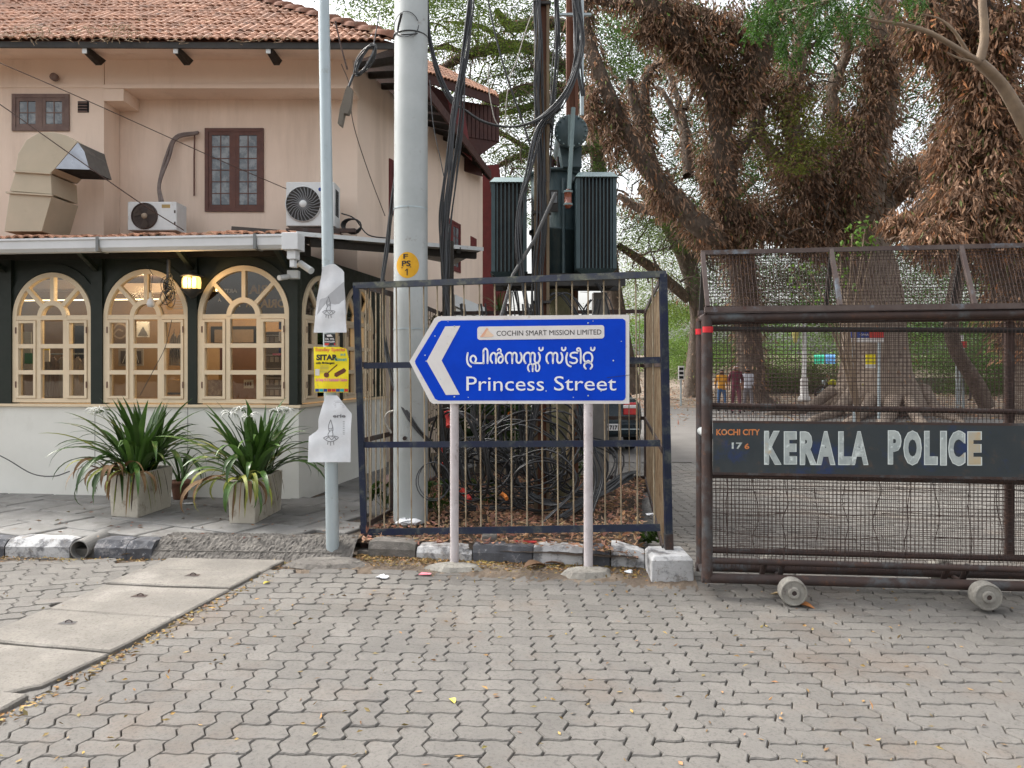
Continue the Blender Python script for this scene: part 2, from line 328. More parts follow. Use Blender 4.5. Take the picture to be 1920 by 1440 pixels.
M['hair'] = mat('hair', (.015,.012,.01), (.02,.015,.012), 5, .6, 0)
M['hair_grey'] = mat('pale_scarf', (.40,.32,.34), (.45,.35,.36), 5, .8, 0)
def plain(name, c, rough=.7, metal=0, rnd=0):
    if name not in M: M[name] = mat(name, c, tuple(x*.85 for x in c), 6, rough, .1, 60, .002, metal=metal, rnd=rnd)
    return M[name]

# ------------------------------------------------------------ writing
_fc = {}
def text_geo(s, bold=0.):
    if (s, bold) in _fc: return _fc[(s, bold)]
    cu = bpy.data.curves.new('t', 'FONT'); cu.body = s; cu.size = 1; cu.offset = bold; cu.resolution_u = 3; cu.extrude = 0; cu.fill_mode = 'FRONT'
    o = bpy.data.objects.new('t', cu); COL.objects.link(o); bpy.context.view_layer.update()
    me = bpy.data.meshes.new_from_object(o.evaluated_get(bpy.context.evaluated_depsgraph_get()))
    v = [tuple(x.co) for x in me.vertices]; f = [tuple(p.vertices) for p in me.polygons]
    bpy.data.objects.remove(o); bpy.data.curves.remove(cu); bpy.data.meshes.remove(me)
    _fc[(s, bold)] = (v, f); return v, f
def text(mb, s, fn, x0, x1, yb, yt, bold=0., mirror=False, m=0, thick=0.):
    """flat lettering: fn(px, py) gives the 3d point; x0..x1 left to right, yb the baseline, yt the cap top (pixels)"""
    v, f = text_geo(s, bold); xs = [p[0] for p in v]; a, b = min(xs), max(xs)
    cap = .729 + 2*bold
    for dx, dy in (((0,0),) if not thick else ((-thick,-thick*.5),(thick,thick*.5),(-thick,thick*.5),(thick,-thick*.5))):
        out = []
        for p in v:
            t = (p[0]-a)/(b-a); t = 1-t if mirror else t
            out.append(fn(x0 + (x1-x0)*t + dx, yb + (yt-yb)*(p[1]+bold)/cap + dy)+Vector((0,dx*.0002+dy*.0001,0)))
        mb.add(out, f, m)
    return mb
def stroke(mb, pts, fn, w, m=0, closed=False):     # a painted line of width w through 2-d points
    pts = [Vector((p[0], p[1])) for p in pts]
    if closed: pts.append(pts[0])
    L = []; Rr = []
    for i, p in enumerate(pts):
        d = pts[min(i+1, len(pts)-1)] - pts[max(i-1, 0)]; d = d.normalized() if d.length else Vector((1,0)); n = Vector((-d.y, d.x)) * w/2
        L.append(p+n); Rr.append(p-n)
    k = len(pts); mb.add([fn(*p) for p in L+Rr], [(i, i+1, k+i+1, k+i) for i in range(k-1)], m)
    for p in (pts[0], pts[-1]):
        mb.add([fn(p.x + w/2*math.cos(a*math.pi/4), p.y + w/2*math.sin(a*math.pi/4)) for a in range(8)], [tuple(range(8))], m)
def crv(pts, n=5): return [(p.x, p.y) for p in smooth_curve([(a, b, 0) for a, b in pts], n)]

# ============================================================ GROUND, ROAD, KERBS
tag(MB().add([(-300,-60,-.034),(300,-60,-.034),(300,600,-.034),(-300,600,-.034)], [(0,1,2,3)]).build('ground', M['joint']), kind='structure')
tag(MB().add([(-300,19.5,-.028),(300,19.5,-.028),(300,500,-.028),(-300,500,-.028)], [(0,1,2,3)]).build('earth_under_trees', M['dirt']), kind='structure')
road = tag(MB().add([(-9,-6,-.022),(14,-6,-.022),(14,20,-.022),(-9,20,-.022)], [(0,1,2,3)]).build('road', M['joint']), kind='structure')
tag(MB().add([(.6,12.2,-.006),(14,12.2,-.006),(16,22,-.006),(-.5,34,-.006),(-2.5,34,-.006),(-.9,12.2,-.006)], [(0,1,2,3,4,5)]).build('street', M['street']), kind='structure')
U = .118
def paver_outline(vert):
    a = .05*U; bz = .12*U
    h = [(0,0),(.28,a),(.72,-a)]; v = [(0,0),(.28,bz),(.72,-bz)]
    H = lambda i, j: [((i+t)*U, j*U+d) for t, d in h]
    V = lambda i, j: [(i*U+d, (j+t)*U) for t, d in v]
    w, l = (1, 2) if vert else (2, 1)
    P = []
    for i in range(w): P += H(i, 0)
    for j in range(l): P += V(w, j)
    def rev(fn, i, j, e): # reversed edge including its end point, excluding its start
        q = fn(i, j); return [e] + q[:0:-1]
    for i in range(w-1, -1, -1): P += rev(H, i, l, ((i+1)*U, l*U))
    for j in range(l-1, -1, -1): P += rev(V, 0, j, (0, (j+1)*U))
    return [Vector((x, y)) for x, y in P]
def offset_poly(P, d):
    out = []; n = len(P)
    for i in range(n):
        a = (P[i]-P[i-1]).normalized(); b = (P[(i+1)%n]-P[i]).normalized()
        na = Vector((-a.y, a.x)); nb = Vector((-b.y, b.x)); q = (na+nb).normalized(); q *= d/max(.5, q.dot(na)); out.append(P[i]+q)
    return out
def paver_geo(vert):
    P = paver_outline(vert); n = len(P); A = offset_poly(P, .0024); B = offset_poly(P, .0068)
    c = Vector((U/2, U)) if vert else Vector((U, U/2))
    v = [(p.x-c.x, p.y-c.y, -.03) for p in A] + [(p.x-c.x, p.y-c.y, -.006) for p in A] + [(p.x-c.x, p.y-c.y, 0) for p in B]
    f = [(i, (i+1)%n, n+(i+1)%n, n+i) for i in range(n)] + [(n+i, n+(i+1)%n, 2*n+(i+1)%n, 2*n+i) for i in range(n)] + [tuple(range(2*n, 3*n))]
    return v, f, c
PG = {k: paver_geo(k) for k in (False, True)}
PM = {}
for k in PG:
    me = bpy.data.meshes.new('paving_block'); me.from_pydata(PG[k][0], [], PG[k][1]); me.materials.append(M['paver'])
    ca = me.color_attributes.new('tint', 'FLOAT_COLOR', 'POINT'); ca.data.foreach_set('color', np.ones(4*len(me.vertices), dtype=np.float32)); PM[k] = me
def und(x, y): return .006*math.sin(x*1.3+y*.7)+.005*math.sin(y*2.1-x*.9)+.004*math.sin(x*3.7)
def drain_r(y): return -1.85 - (5.58-y)*.183 - .02
def drain_l(y): return -2.83 - (5.77-y)*.155 + .02
near = []
def field(x0, x1, y0, y1, ok, rot=0, org=(0,0)):
    ni0, ni1 = int(x0/U)-2, int(x1/U)+2; nj0, nj1 = int(y0/U)-2, int(y1/U)+2; ca, sa = math.cos(rot), math.sin(rot)
    for j in range(nj0, nj1):
        for i in range(ni0, ni1):
            c = (i-j) % 4
            if c not in (0, 3): continue
            vert = c == 3; cc = PG[vert][2]; x, y = i*U+cc.x, j*U+cc.y
            X = org[0]+ca*x-sa*y; Y = org[1]+sa*x+ca*y
            if ok(X, Y): near.append((Y*Y + .2*X*X, X, Y, vert, rot))
def infr(X, Y): return abs(X) < Y*.72+.25
field(-4, 9.5, 2.5, 12.4, lambda X, Y: infr(X,Y) and X > drain_r(Y)-.06 and Y > 2.6 and (Y < 5.62 or X > 1.05+.02*(Y-5.6)) and (Y < 12.2))
field(-6, 4, -4, 6, lambda X, Y: infr(X,Y) and X < drain_l(Y)+.04 and 3.6 < Y < 5.95, rot=R(21), org=(-3.5, 4.8))
near.sort()
VV = []; QQ = []; TT = []
for idx, (d, X, Y, vert, rot) in enumerate(near):
    z = und(X, Y) + random.uniform(-.002, .002); tx, ty = random.gauss(0, .009), random.gauss(0, .009)
    if idx < 300:
        o = bpy.data.objects.new('paving_block', PM[vert]); COL.objects.link(o); o.parent = road
        o.location = (X, Y, z); o.rotation_euler = (tx, ty, rot + random.gauss(0, .008))
    else:
        v, f, c = PG[vert]; ca, sa = math.cos(rot), math.sin(rot); b = len(VV); g = random.uniform(.88, 1.12)
        wob = .9+.16*math.sin(X*.9)*math.sin(Y*1.1)
        for p in v: VV.append((X+ca*p[0]-sa*p[1], Y+sa*p[0]+ca*p[1], z+p[2]+p[0]*ty+p[1]*tx)); TT.append((g, g*random.uniform(.995,1.005), g*.99))
        for q in f: QQ.append([b+i for i in q])
me = bpy.data.meshes.new('paving_blocks'); me.from_pydata(VV, [], QQ); me.materials.append(M['paver'])
ca_ = me.color_attributes.new('tint', 'FLOAT_COLOR', 'POINT'); ca_.data.foreach_set('color', np.array([(*t, 1) for t in TT], dtype=np.float32).ravel())
o = bpy.data.objects.new('paving_blocks', me); COL.objects.link(o); o.parent = road; o['kind'] = 'stuff'

def slab_piece(mb, poly, z0, z1, jag=.006, seg=4, seed=0):
    """stone slab: outline with slightly ragged edges, rounded arris"""
    rs = random.Random(seed); P = []
    n = len(poly)
    for i in range(n):
        a = Vector(poly[i]); b = Vector(poly[(i+1)%n])
        for k in range(seg): P.append(a.lerp(b, k/seg) + Vector((rs.uniform(-jag, jag), rs.uniform(-jag, jag))))
    c = sum(P, Vector((0,0)))/len(P); q = [p + (c-p).normalized()*.012 for p in P]; N = len(P)
    mb.add([(p.x,p.y,z0) for p in P]+[(p.x,p.y,z1-.008) for p in P]+[(p.x,p.y,z1+rs.uniform(-.001,.001)) for p in q],
           [(i,(i+1)%N,N+(i+1)%N,N+i) for i in range(N)]+[(N+i,N+(i+1)%N,2*N+(i+1)%N,2*N+i) for i in range(N)]+[tuple(range(2*N,3*N))]); return mb
# drain with its concrete cover slabs running towards the lower left
drain = tag(MB().add([(-2.95,6.05,-.018),(-1.8,6.05,-.018),(drain_r(2.5),2.5,-.018),(drain_l(2.5)-.05,2.5,-.018)], [(0,1,2,3)]).build('drain', M['joint']), kind='structure')
ys = [(5.98,5.90),(5.62,5.55),(5.24,5.13),(4.70,4.53),(4.17,3.99),(3.62,3.48),(3.05,2.95),(2.5,2.4)]
for i in range(len(ys)-1):
    (l1, r1), (l0, r0) = ys[i], ys[i+1]; g = .008
    zt = [.02,.028,.018,.022,.016,.022,.02][i]
    poly = [(drain_l(l0)+g, l0+g), (drain_r(r0)-g, r0+g), (drain_r(r1)-g, r1-g), (drain_l(l1)+g, l1-g)]
    if i == 4: poly = [(drain_l(l0)+g, l0+g), (drain_r(r0)-.16, r0+g), (drain_r(r0)-.03, r0+.10), (drain_r(r1)-g, r1-g), (drain_l(l1)+g, l1-g)]
    s = slab_piece(MB(), poly, -.03, zt, seed=i).build('concrete_slab', M['slab'], drain)
    if 0 < i < 6:
        cx = (drain_l(l0)+drain_r(r0))/2 + [0,.08,.02,-.05,-.12,0][i]; cy = (l0+l1)/2
        MB().tube([Vector((cx-.022,cy,zt-.004)), Vector((cx-.018,cy,zt+.010)), Vector((cx,cy+.004,zt+.016)), Vector((cx+.018,cy,zt+.010)), Vector((cx+.022,cy,zt-.004))], .004, 6).add([(cx-.055,cy-.03,zt+.0022),(cx+.05,cy-.035,zt+.0022),(cx+.045,cy+.02,zt+.0022),(cx-.04,cy+.03,zt+.0022)], [(0,1,2,3)]).build('lifting_hook', M['rust'], s)

# left kerb with drain pipe
KW = Wall(G(-60,1041), G(640,1052)); KO = KW.n
footpath = tag(MB().add([(-11,6.25,.098),(-1.6,6.2,.098),(-1.1,6.6,.098),(-.6,12.5,.098),(-3,13,.098),(-11,9,.098)], [(0,1,2,3,4,5)]).build('footpath', M['joint']), kind='structure')
kerb = tag(MB().wbox(KW, -5, KW.u(640), -.03, .06, -.14, -.03).build('kerb', M['kerb_raw']), kind='structure')
def kerb_stone(u0, u1, mt, top=.14, w=KW, dep=.16, seed=0, par=None, ch=.045, ztop=None):
    rs = random.Random(seed); n = 5; vs = []; N = n+1
    for i in range(N):
        u = u0+(u1-u0)*i/n; j = lambda a=.004: rs.uniform(-a, a); e = .012 if i in (0, n) else 0
        tp = top if ztop is None else ztop[0]+(ztop[1]-ztop[0])*i/n
        vs += [w.P(u, -.03, j()), w.P(u, tp*.55+j(), .0+j()), w.P(u, tp-.006-e+j(), -ch+j()), w.P(u, tp-e+j(), -ch-.025+j()), w.P(u, tp-e+j(), -dep), w.P(u, -.03, -dep)]
    fs = []
    for i in range(n):
        for k in range(5): fs.append((i*6+k, (i+1)*6+k, (i+1)*6+k+1, i*6+k+1))
    fs += [tuple(range(5,-1,-1)), tuple(n*6+k for k in range(6))]
    return MB().add(vs, fs).build('kerb_stone', mt, par or kerb)
k = 0
us = [KW.u(x) for x in (-260, -130, 8, 131)]
for a, b, m_ in ((us[0]-.8, us[0], 'kerb_black'), (us[0], us[1], 'kerb_white'), (us[1], us[2], 'kerb_black'), (us[2]+.004, us[3]-.002, 'kerb_white')): kerb_stone(a+.003, b-.003, M[m_], seed=(k := k+1))
kerb_stone(KW.u(176), KW.u(236), M['kerb_black'], seed=9); kerb_stone(KW.u(237), KW.u(284), M['kerb_black'], seed=10, top=.135)
# rough broken concrete edge to the right of the kerb stones
def rough_strip(w, u0, u1, o0, o1, zf, n, m, seed, name, mt, parent=None, amp=.02):
    rs = random.Random(seed); vs = []; fs = []
    for i in range(n+1):
        for j in range(m+1):
            t = j/m; u = u0+(u1-u0)*i/n; vs.append(w.P(u, zf(t)+rs.uniform(-amp, amp)*(.3 if j in (0,) else 1), o0+(o1-o0)*t+rs.uniform(-amp, amp)*.6))
    for i in range(n):
        for j in range(m): fs.append((i*(m+1)+j, (i+1)*(m+1)+j, (i+1)*(m+1)+j+1, i*(m+1)+j+1))
    return MB().add(vs, fs).build(name, mt, parent)
rough_strip(KW, KW.u(285), KW.u(660), .05, -.34, lambda t: -.03+.165*min(1, (t/.5))**.8, 130, 26, 5, 'broken_concrete_edge', M['rough_concrete'], kerb, .0075)
pp = thing('drain_pipe', 'grey open drain pipe end set between painted kerb stones at left', 'pipe', KW.P(KW.u(153), .06, 0))
c = KW.P(KW.u(153), .066, .03); ax = -KO*.9 - KW.d*.1
MB().add(*(lambda rr: ([c + (KW.d*math.cos(a)+Vector((0,0,1))*math.sin(a))*r + ax*h for (r, h) in rr for a in [2*math.pi*q/24 for q in range(24)]], [(i*24+q, i*24+(q+1)%24, (i+1)*24+(q+1)%24, (i+1)*24+q) for i in range(len(rr)-1) for q in range(24)]))([(.078,.5),(.078,0),(.07,-.002),(.07,.5)])).build('pipe_wall', M['grey_concrete'], pp)
MB().add([c + (KW.d*math.cos(a)+Vector((0,0,1))*math.sin(a))*.072 + ax*.3 for a in [2*math.pi*q/24 for q in range(24)]], [tuple(range(24))]).build('pipe_inside', M['black'], pp)
# footpath slabs
def inside(p, poly):
    r = False; n = len(poly)
    for i in range(n):
        a, b = poly[i], poly[(i+1)%n]
        if (a[1] > p[1]) != (b[1] > p[1]) and p[0] < (b[0]-a[0])*(p[1]-a[1])/(b[1]-a[1])+a[0]: r = not r
    return r
FP = [(-7,6.22),(-1.52,6.32),(-1.28,6.75),(-.7,12),(-2.2,12),(-2.2,8.2),(-7,8.8)]
rt = R(-24); S = .52
for i in range(-22, 22):
    for j in range(-22, 22):
        off = (j % 2)*.5*S*0.8
        q = [(i*S+off, j*S*.8), ((i+1)*S+off, j*S*.8), ((i+1)*S+off, (j+1)*S*.8), (i*S+off, (j+1)*S*.8)]
        q = [(-3+math.cos(rt)*x-math.sin(rt)*y, 8+math.sin(rt)*x+math.cos(rt)*y) for x, y in q]
        cc = (sum(x for x, y in q)/4, sum(y for x, y in q)/4)
        if inside(cc, FP) and abs(cc[0]) < cc[1]*.72+.4:
            q = [(cc[0]+(x-cc[0])*.975, max(6.26, cc[1]+(y-cc[1])*.97)) for x, y in q]
            slab_piece(MB(), q, .09, .13+random.uniform(-.006, .006), jag=.007, seg=3, seed=i*50+j).build('stone_slab', M['path'], footpath)

# ------------------------------------------------ raised bed behind the fence with its kerb
FA = Vector((-1.325, 6.35, 0)); FB = Vector((1.16, 5.62, 0))      # fence front corners in plan
FBL = Vector((-1.16, 7.15, 0)); FBR = Vector((1.68, 9.25, 0)); FCL = Vector((-.95, 9.6, 0))
bedp = [FA+Vector((.02,-.22,0)), FB+Vector((-.2,.0,0)), FBR+Vector((.05,.1,0)), FCL+Vector((-.05,.2,0)), FBL+Vector((-.08,0,0))]
def bed_z(x, y): return .13+.03*math.sin(3.1*x+1)*math.sin(2.3*y)+.02*math.sin(7*x+y*3)
NB = 36; vs = []; fs = []
for i in range(NB+1):
    for j in range(NB+1):
        u, v = i/NB, j/NB; a = bedp[0].lerp(bedp[1], u); b = FCL.lerp(FBR, u)+Vector((0,.15,0)); p = a.lerp(b, v); edge = min(1, v*8)
        vs.append((p.x, p.y, .10+(bed_z(p.x, p.y)-.10)*edge + random.uniform(-.006, .006)))
for i in range(NB):
    for j in range(NB): fs.append((i*(NB+1)+j, (i+1)*(NB+1)+j, (i+1)*(NB+1)+j+1, i*(NB+1)+j+1))
bed = tag(MB().add(vs, fs).build('soil_bed', M['soil']), kind='structure')
KB = Wall(G(672,1046), G(1215,1068))
k2 = tag(MB().wbox(KB, -.02, KB.u(1195), -.03, .05, -.13, -.03).build('bed_kerb', M['kerb_raw']), kind='structure')
for i, (a, b, m_, zt) in enumerate(((690,778,'kerb_raw',(.145,.14)),(781,884,'kerb_white',(.115,.11)),(886,998,'kerb_black',(.145,.145)),(1000,1092,'kerb_white',(.15,.15)),(1094,1143,'kerb_black',(.15,.155)),(1146,1208,'kerb_white',(.19,.13)))):
    kerb_stone(KB.u(a), KB.u(b), M[m_], w=KB, seed=30+i, par=k2, ztop=zt, ch=.02)
# dirt and rubble apron in front
def apron(name, mt, cx, cy, rx, ry, h, seed, lab, cat, n=26, kind=None):
    rs = random.Random(seed); vs = [(cx, cy, h)]; fs = []; K = 5
    ph = [rs.uniform(0, 6.28) for _ in range(4)]
    for k in range(1, K+1):
        for i in range(n):
            a = 2*math.pi*i/n; w = 1+.10*math.sin(2*a+ph[0])+.07*math.sin(5*a+ph[1])+.04*math.sin(9*a+ph[2]); t = k/K
            z = h*(1 if t < .75 else .8 if t < .95 else -.1) + rs.uniform(-.0035, .0035)
            vs.append((cx+rx*w*t*math.cos(a), cy+ry*w*t*math.sin(a), z))
    for i in range(n): fs.append((0, 1+i, 1+(i+1)%n))
    for k in range(K-1):
        for i in range(n): a = 1+k*n+i; b = 1+k*n+(i+1)%n; fs.append((a, a+n, b+n, b))
    o = MB().add([(x-0, y, z) for x, y, z in vs], fs).build(name, mt, None, (cx, cy, 0))
    tag(o, lab, cat, kind=kind); return o
rough_strip(Wall(G(560,1052), G(1300,1080)), 0, 3.1, .42, -.14, lambda t: -.024+.034*min(1,t*1.25), 110, 9, 8, 'dirt_strip', M['dirt'], None, .007)['kind'] = 'structure'
apron('concrete_footing', M['rough_concrete'], G(612,1060).x, G(612,1058).y, .30, .17, .035, 3, 'rough grey cement lump round the foot of the grey lamp pole', 'footing')

# fallen leaves
def litter(name, pts, L, mt, parent=None, flat=.35, tints=None):
    C = np.array(pts); N = len(C)
    D = rng.normal(size=(N,3)); D[:,2] *= flat*.5
    V, Q = leaf_arrays(C, D, rng.uniform(.6,1.3,N)*L, rng.uniform(.6,1.2,N)*L*.45)
    V[:,2] = np.maximum(V[:,2], np.repeat(C[:,2], 4)-.002)
    t = np.repeat(rng.uniform(.5, 1.2, (N,1))*(tints if tints is not None else np.array([1,1,1]))*rng.uniform(.85,1.15,(N,3)), 4, 0)
    o = np_mesh(name, V, Q, mt, parent, t, 'stuff'); return o
pts = []
for _ in range(2600):     # gutter line and bed
    u = random.random(); p = KB.P(u*KB.len, 0, abs(random.gauss(0,.11))-.03); pts.append((p.x, p.y, .004+random.uniform(0,.012)+und(p.x,p.y)*.5+.004))
for _ in range(330):
    Y = random.uniform(2.8, 5.5); X = random.uniform(-.7, .7)*Y; pts.append((X, Y, und(X,Y)+.006))
for _ in range(420):
    x = random.gauss(drain_r(4.4)+.06, .05); Y = random.uniform(3.0, 5.8); pts.append((drain_r(Y)+.05+random.gauss(0,.035), Y, .003))
for _ in range(500):
    p = KW.P(random.random()*KW.len, 0, abs(random.gauss(0,.05))+.03); pts.append((p.x, p.y, .0))
litter('fallen_yellow_leaves', pts, .034, M['litter_yellow'])
pts = []
for _ in range(5200):
    u, v = random.random(), random.random()**1.1; p = bedp[0].lerp(bedp[1], u).lerp(FCL.lerp(FBR, u), v); pts.append((p.x, p.y, bed_z(p.x,p.y)+random.uniform(0,.04)))
litter('dry_leaf_litter', pts, .07, M['dead_leaf'], flat=.9, tints=np.array([1.5,1.35,1.25]))
pts = []
for _ in range(9000):
    Y = random.uniform(19.5, 60); X = random.uniform(-.3, .75)*Y; pts.append((X, Y, -.02))
litter('leaf_litter_under_trees', pts, .16, M['dead_leaf'], flat=.4, tints=np.array([1.6,1.5,1.4]))
pts = []
for _ in range(120):
    p = KW.P(random.random()*KW.len, .135, -random.uniform(.1, 1.6)); pts.append((p.x, p.y, .137))
litter('footpath_litter', pts, .05, M['dead_leaf'], flat=.3)

# ============================================================ BLUE STREET SIGN
SW = Wall(Vector((-.46,5.80,0)) , Vector((.58,5.645,0)))
def sg(px, py, o=.05): return SW.Q(px, py, o)
sign = thing('street_sign', 'blue arrow shaped street sign with white lettering on two whitewashed posts', 'street sign', SW.P(SW.len/2, 0))
plate = [(822,593),(1180,590),(1180,757),(812,757),(806,752),(768,678),(815,597)]
MB().prism([sg(x,y,.035) for x,y in plate], SW.n*.006).build('sign_plate', M['sign_white'], sign)
def rrect(x0,y0,x1,y1,r,ya=0):
    pts = []
    for cx, cy, a0 in ((x1-r,y0+r,-90),(x1-r,y1-r,0),(x0+r,y1-r,90),(x0+r,y0+r,180)):
        for k in range(5): a = R(a0+22.5*k); pts.append((cx+r*math.cos(a), cy+r*math.sin(a)))
    return pts
bl = [(828,601),(1167,597.5),(1171,599.5),(1173,603),(1173,745),(1171,749),(1167,751),(822,751),(816,748),(779,682),(778,677),(781,671),(822,604)]
MB().prism([sg(x,y,.0425) for x,y in bl], SW.n*.0012).build('blue_field', M['blue'], sign)
MB().prism([sg(x,y,.0455) for x,y in [(835,612),(863,611),(828,676),(862,740),(836,740.5),(800,677)]], SW.n*.0012).build('chevron', M['sign_white'], sign)
lp = rrect(895,611,1133,636,5); lp = [(x, y-(x-1014)*.012) for x, y in lp]
MB().prism([sg(x,y,.0455) for x,y in lp], SW.n*.0012).build('name_panel', M['sign_white'], sign)
mb = MB(); text(mb, 'COCHIN SMART MISSION LIMITED', lambda x, y: sg(x, y-(x-1014)*.014, .0485), 931, 1127.5, 628.6, 618.6, 0); mb.build('lettering', M['print_black'], sign)
mb = MB()
for pl, m_ in (([(900,632),(913,614),(916,618),(906,632)],0),([(907,632),(914,618),(926,629),(922,632)],1),([(909,626),(915,626),(917,632),(907,632)],0)): mb.add([sg(x,y,.0485+.0004*m_) for x,y in pl], [tuple(range(len(pl)))], m_)
mb.build('logo', [M['logo_orange'], M['logo_pale']], sign)
mb = MB(); wl = lambda x, y: sg(x, y, .0485)
text(mb, 'Princess', wl, 874.5, 1020, 732.4, 704.3, .0); text(mb, 'Street', wl, 1039, 1155.5, 732, 703.8, .0); mb.build('lettering', M['white_letter'], sign)
ml = MB(); mf = lambda x, y: sg(860+x/6, 590+y/6, .0485)
def sa(dx, dy=0, s=1.):
    for pts in ([(548,545),(532,515),(530,470),(548,438),(578,427),(598,445),(602,480),(602,545)], [(602,480),(608,445),(628,428),(648,440),(652,475),(650,515),(665,541),(688,538),(706,508),(708,465),(694,430)]):
        q = [(545+(x-545)*s+dx, 545+(y-545)*s+dy) for x, y in pts]; stroke(ml, crv(q, 4), mf, 21*max(s,.85))
def cup(x, y): stroke(ml, crv([(x-20,y-16),(x-17,y+6),(x,y+15),(x+17,y+6),(x+21,y-18)],4), mf, 19)
stroke(ml, crv([(102,432),(94,490),(100,540),(116,568),(138,585)],4), mf, 21)
stroke(ml, crv([(152,540),(134,515),(136,482),(158,462),(182,470),(196,498),(188,528),(176,541)],4), mf, 21)
stroke(ml, [(172,545),(284,545)], mf, 19); stroke(ml, [(279,548),(279,430)], mf, 21)
stroke(ml, crv([(276,432),(282,398),(300,382),(318,396),(325,430),(325,545)],4), mf, 21)
stroke(ml, crv([(378,541),(358,505),(362,458),(386,430),(412,440),(420,478),(420,545)],4), mf, 21)
stroke(ml, crv([(420,478),(432,442),(456,428),(484,445),(498,490),(488,530),(464,542),(446,522),(452,488),(474,470),(494,482)],4), mf, 20)
stroke(ml, crv([(438,402),(452,385),(470,392),(474,414),(462,436)],4), mf, 17)
sa(0); sa(205); cup(926,388); sa(246,92,.72)
sa(458); cup(1181,388)
stroke(ml, crv([(1222,432),(1210,485),(1216,540),(1234,568),(1260,582)],4), mf, 21)
stroke(ml, crv([(1335,430),(1300,426),(1266,436),(1258,462),(1278,482),(1316,490),(1332,512),(1320,538),(1285,546),(1252,534)],4), mf, 20)
stroke(ml, crv([(1350,408),(1334,404),(1332,386),(1348,376),(1366,388),(1373,430),(1373,545)],4), mf, 19)
stroke(ml, crv([(1432,541),(1410,510),(1406,468),(1424,436),(1456,426),(1488,440),(1504,478),(1498,520),(1478,545)],4), mf, 21)
stroke(ml, crv([(1428,545),(1448,520),(1466,520),(1482,545)],4), mf, 17)
stroke(ml, crv([(1430,608),(1412,580),(1420,552),(1445,540)],4), mf, 20); stroke(ml, crv([(1484,608),(1502,580),(1492,552),(1466,540)],4), mf, 20)
cup(1508,388)
ml.build('lettering', M['white_letter'], sign)
mb = MB()
for (x, y, r) in ((815.5,630,1.3),(797,666,1.5),(799,677,1.2),(826,711,1.2),(1150,676,1.6),(1024,733,1.3),(940,733.5,1),(1127,733,1.3),(1165,640,1),(878,745,1),(1075,745,1.1),(905,658,.8),(1112,602,.9),(840,603,.8)): mb.add([sg(x+r*math.cos(a),y+r*math.sin(a),.0475) for a in (0,.9,1.9,2.8,3.9,5.1)], [tuple(range(6))])
mb.build('chipped_speck', plain('chip_pale',(.55,.62,.70)), sign)
mb = MB(); stroke(mb, [(1138,708),(1160,705.5),(1181,703)], lambda x,y: sg(x,y,.0492), .8); stroke(mb, [(1122,716),(1130,713),(1136,714)], lambda x,y: sg(x,y,.0492), .7); mb.build('scratch', M['print_black'], sign)
for (x, y) in ((852,612),(1103,606),(852,744),(1103,742)): MB().lathe(sg(x,y,.045), [(0,-.004),(.006,-.003),(.007,.001)], 10, 'Y').build('rivet', M['galv'], sign)
for (px, pb) in ((852,1060),(1103,1071)):
    b = G(px, pb); MB().tube([(b.x,b.y,.0),(b.x,b.y,1.9)], .034 if px < 900 else .035, 14).build('post', M['white_post'], sign)
    for zz in (1.42, 1.78): MB().box((b.x-.05,b.y-.0,zz-.015),(b.x+.05,b.y+.045,zz+.015)).build('clamp', M['steel_dark'], sign)
apron('concrete_footing', M['disc'], G(852,1066).x, G(852,1066).y, .24, .10, .035, 5, 'round cement footing under the left white sign post', 'footing')
apron('concrete_footing', M['disc'], G(1101,1077).x, G(1101,1077).y, .215, .105, .045, 6, 'round pale cement footing under the right white sign post', 'footing')

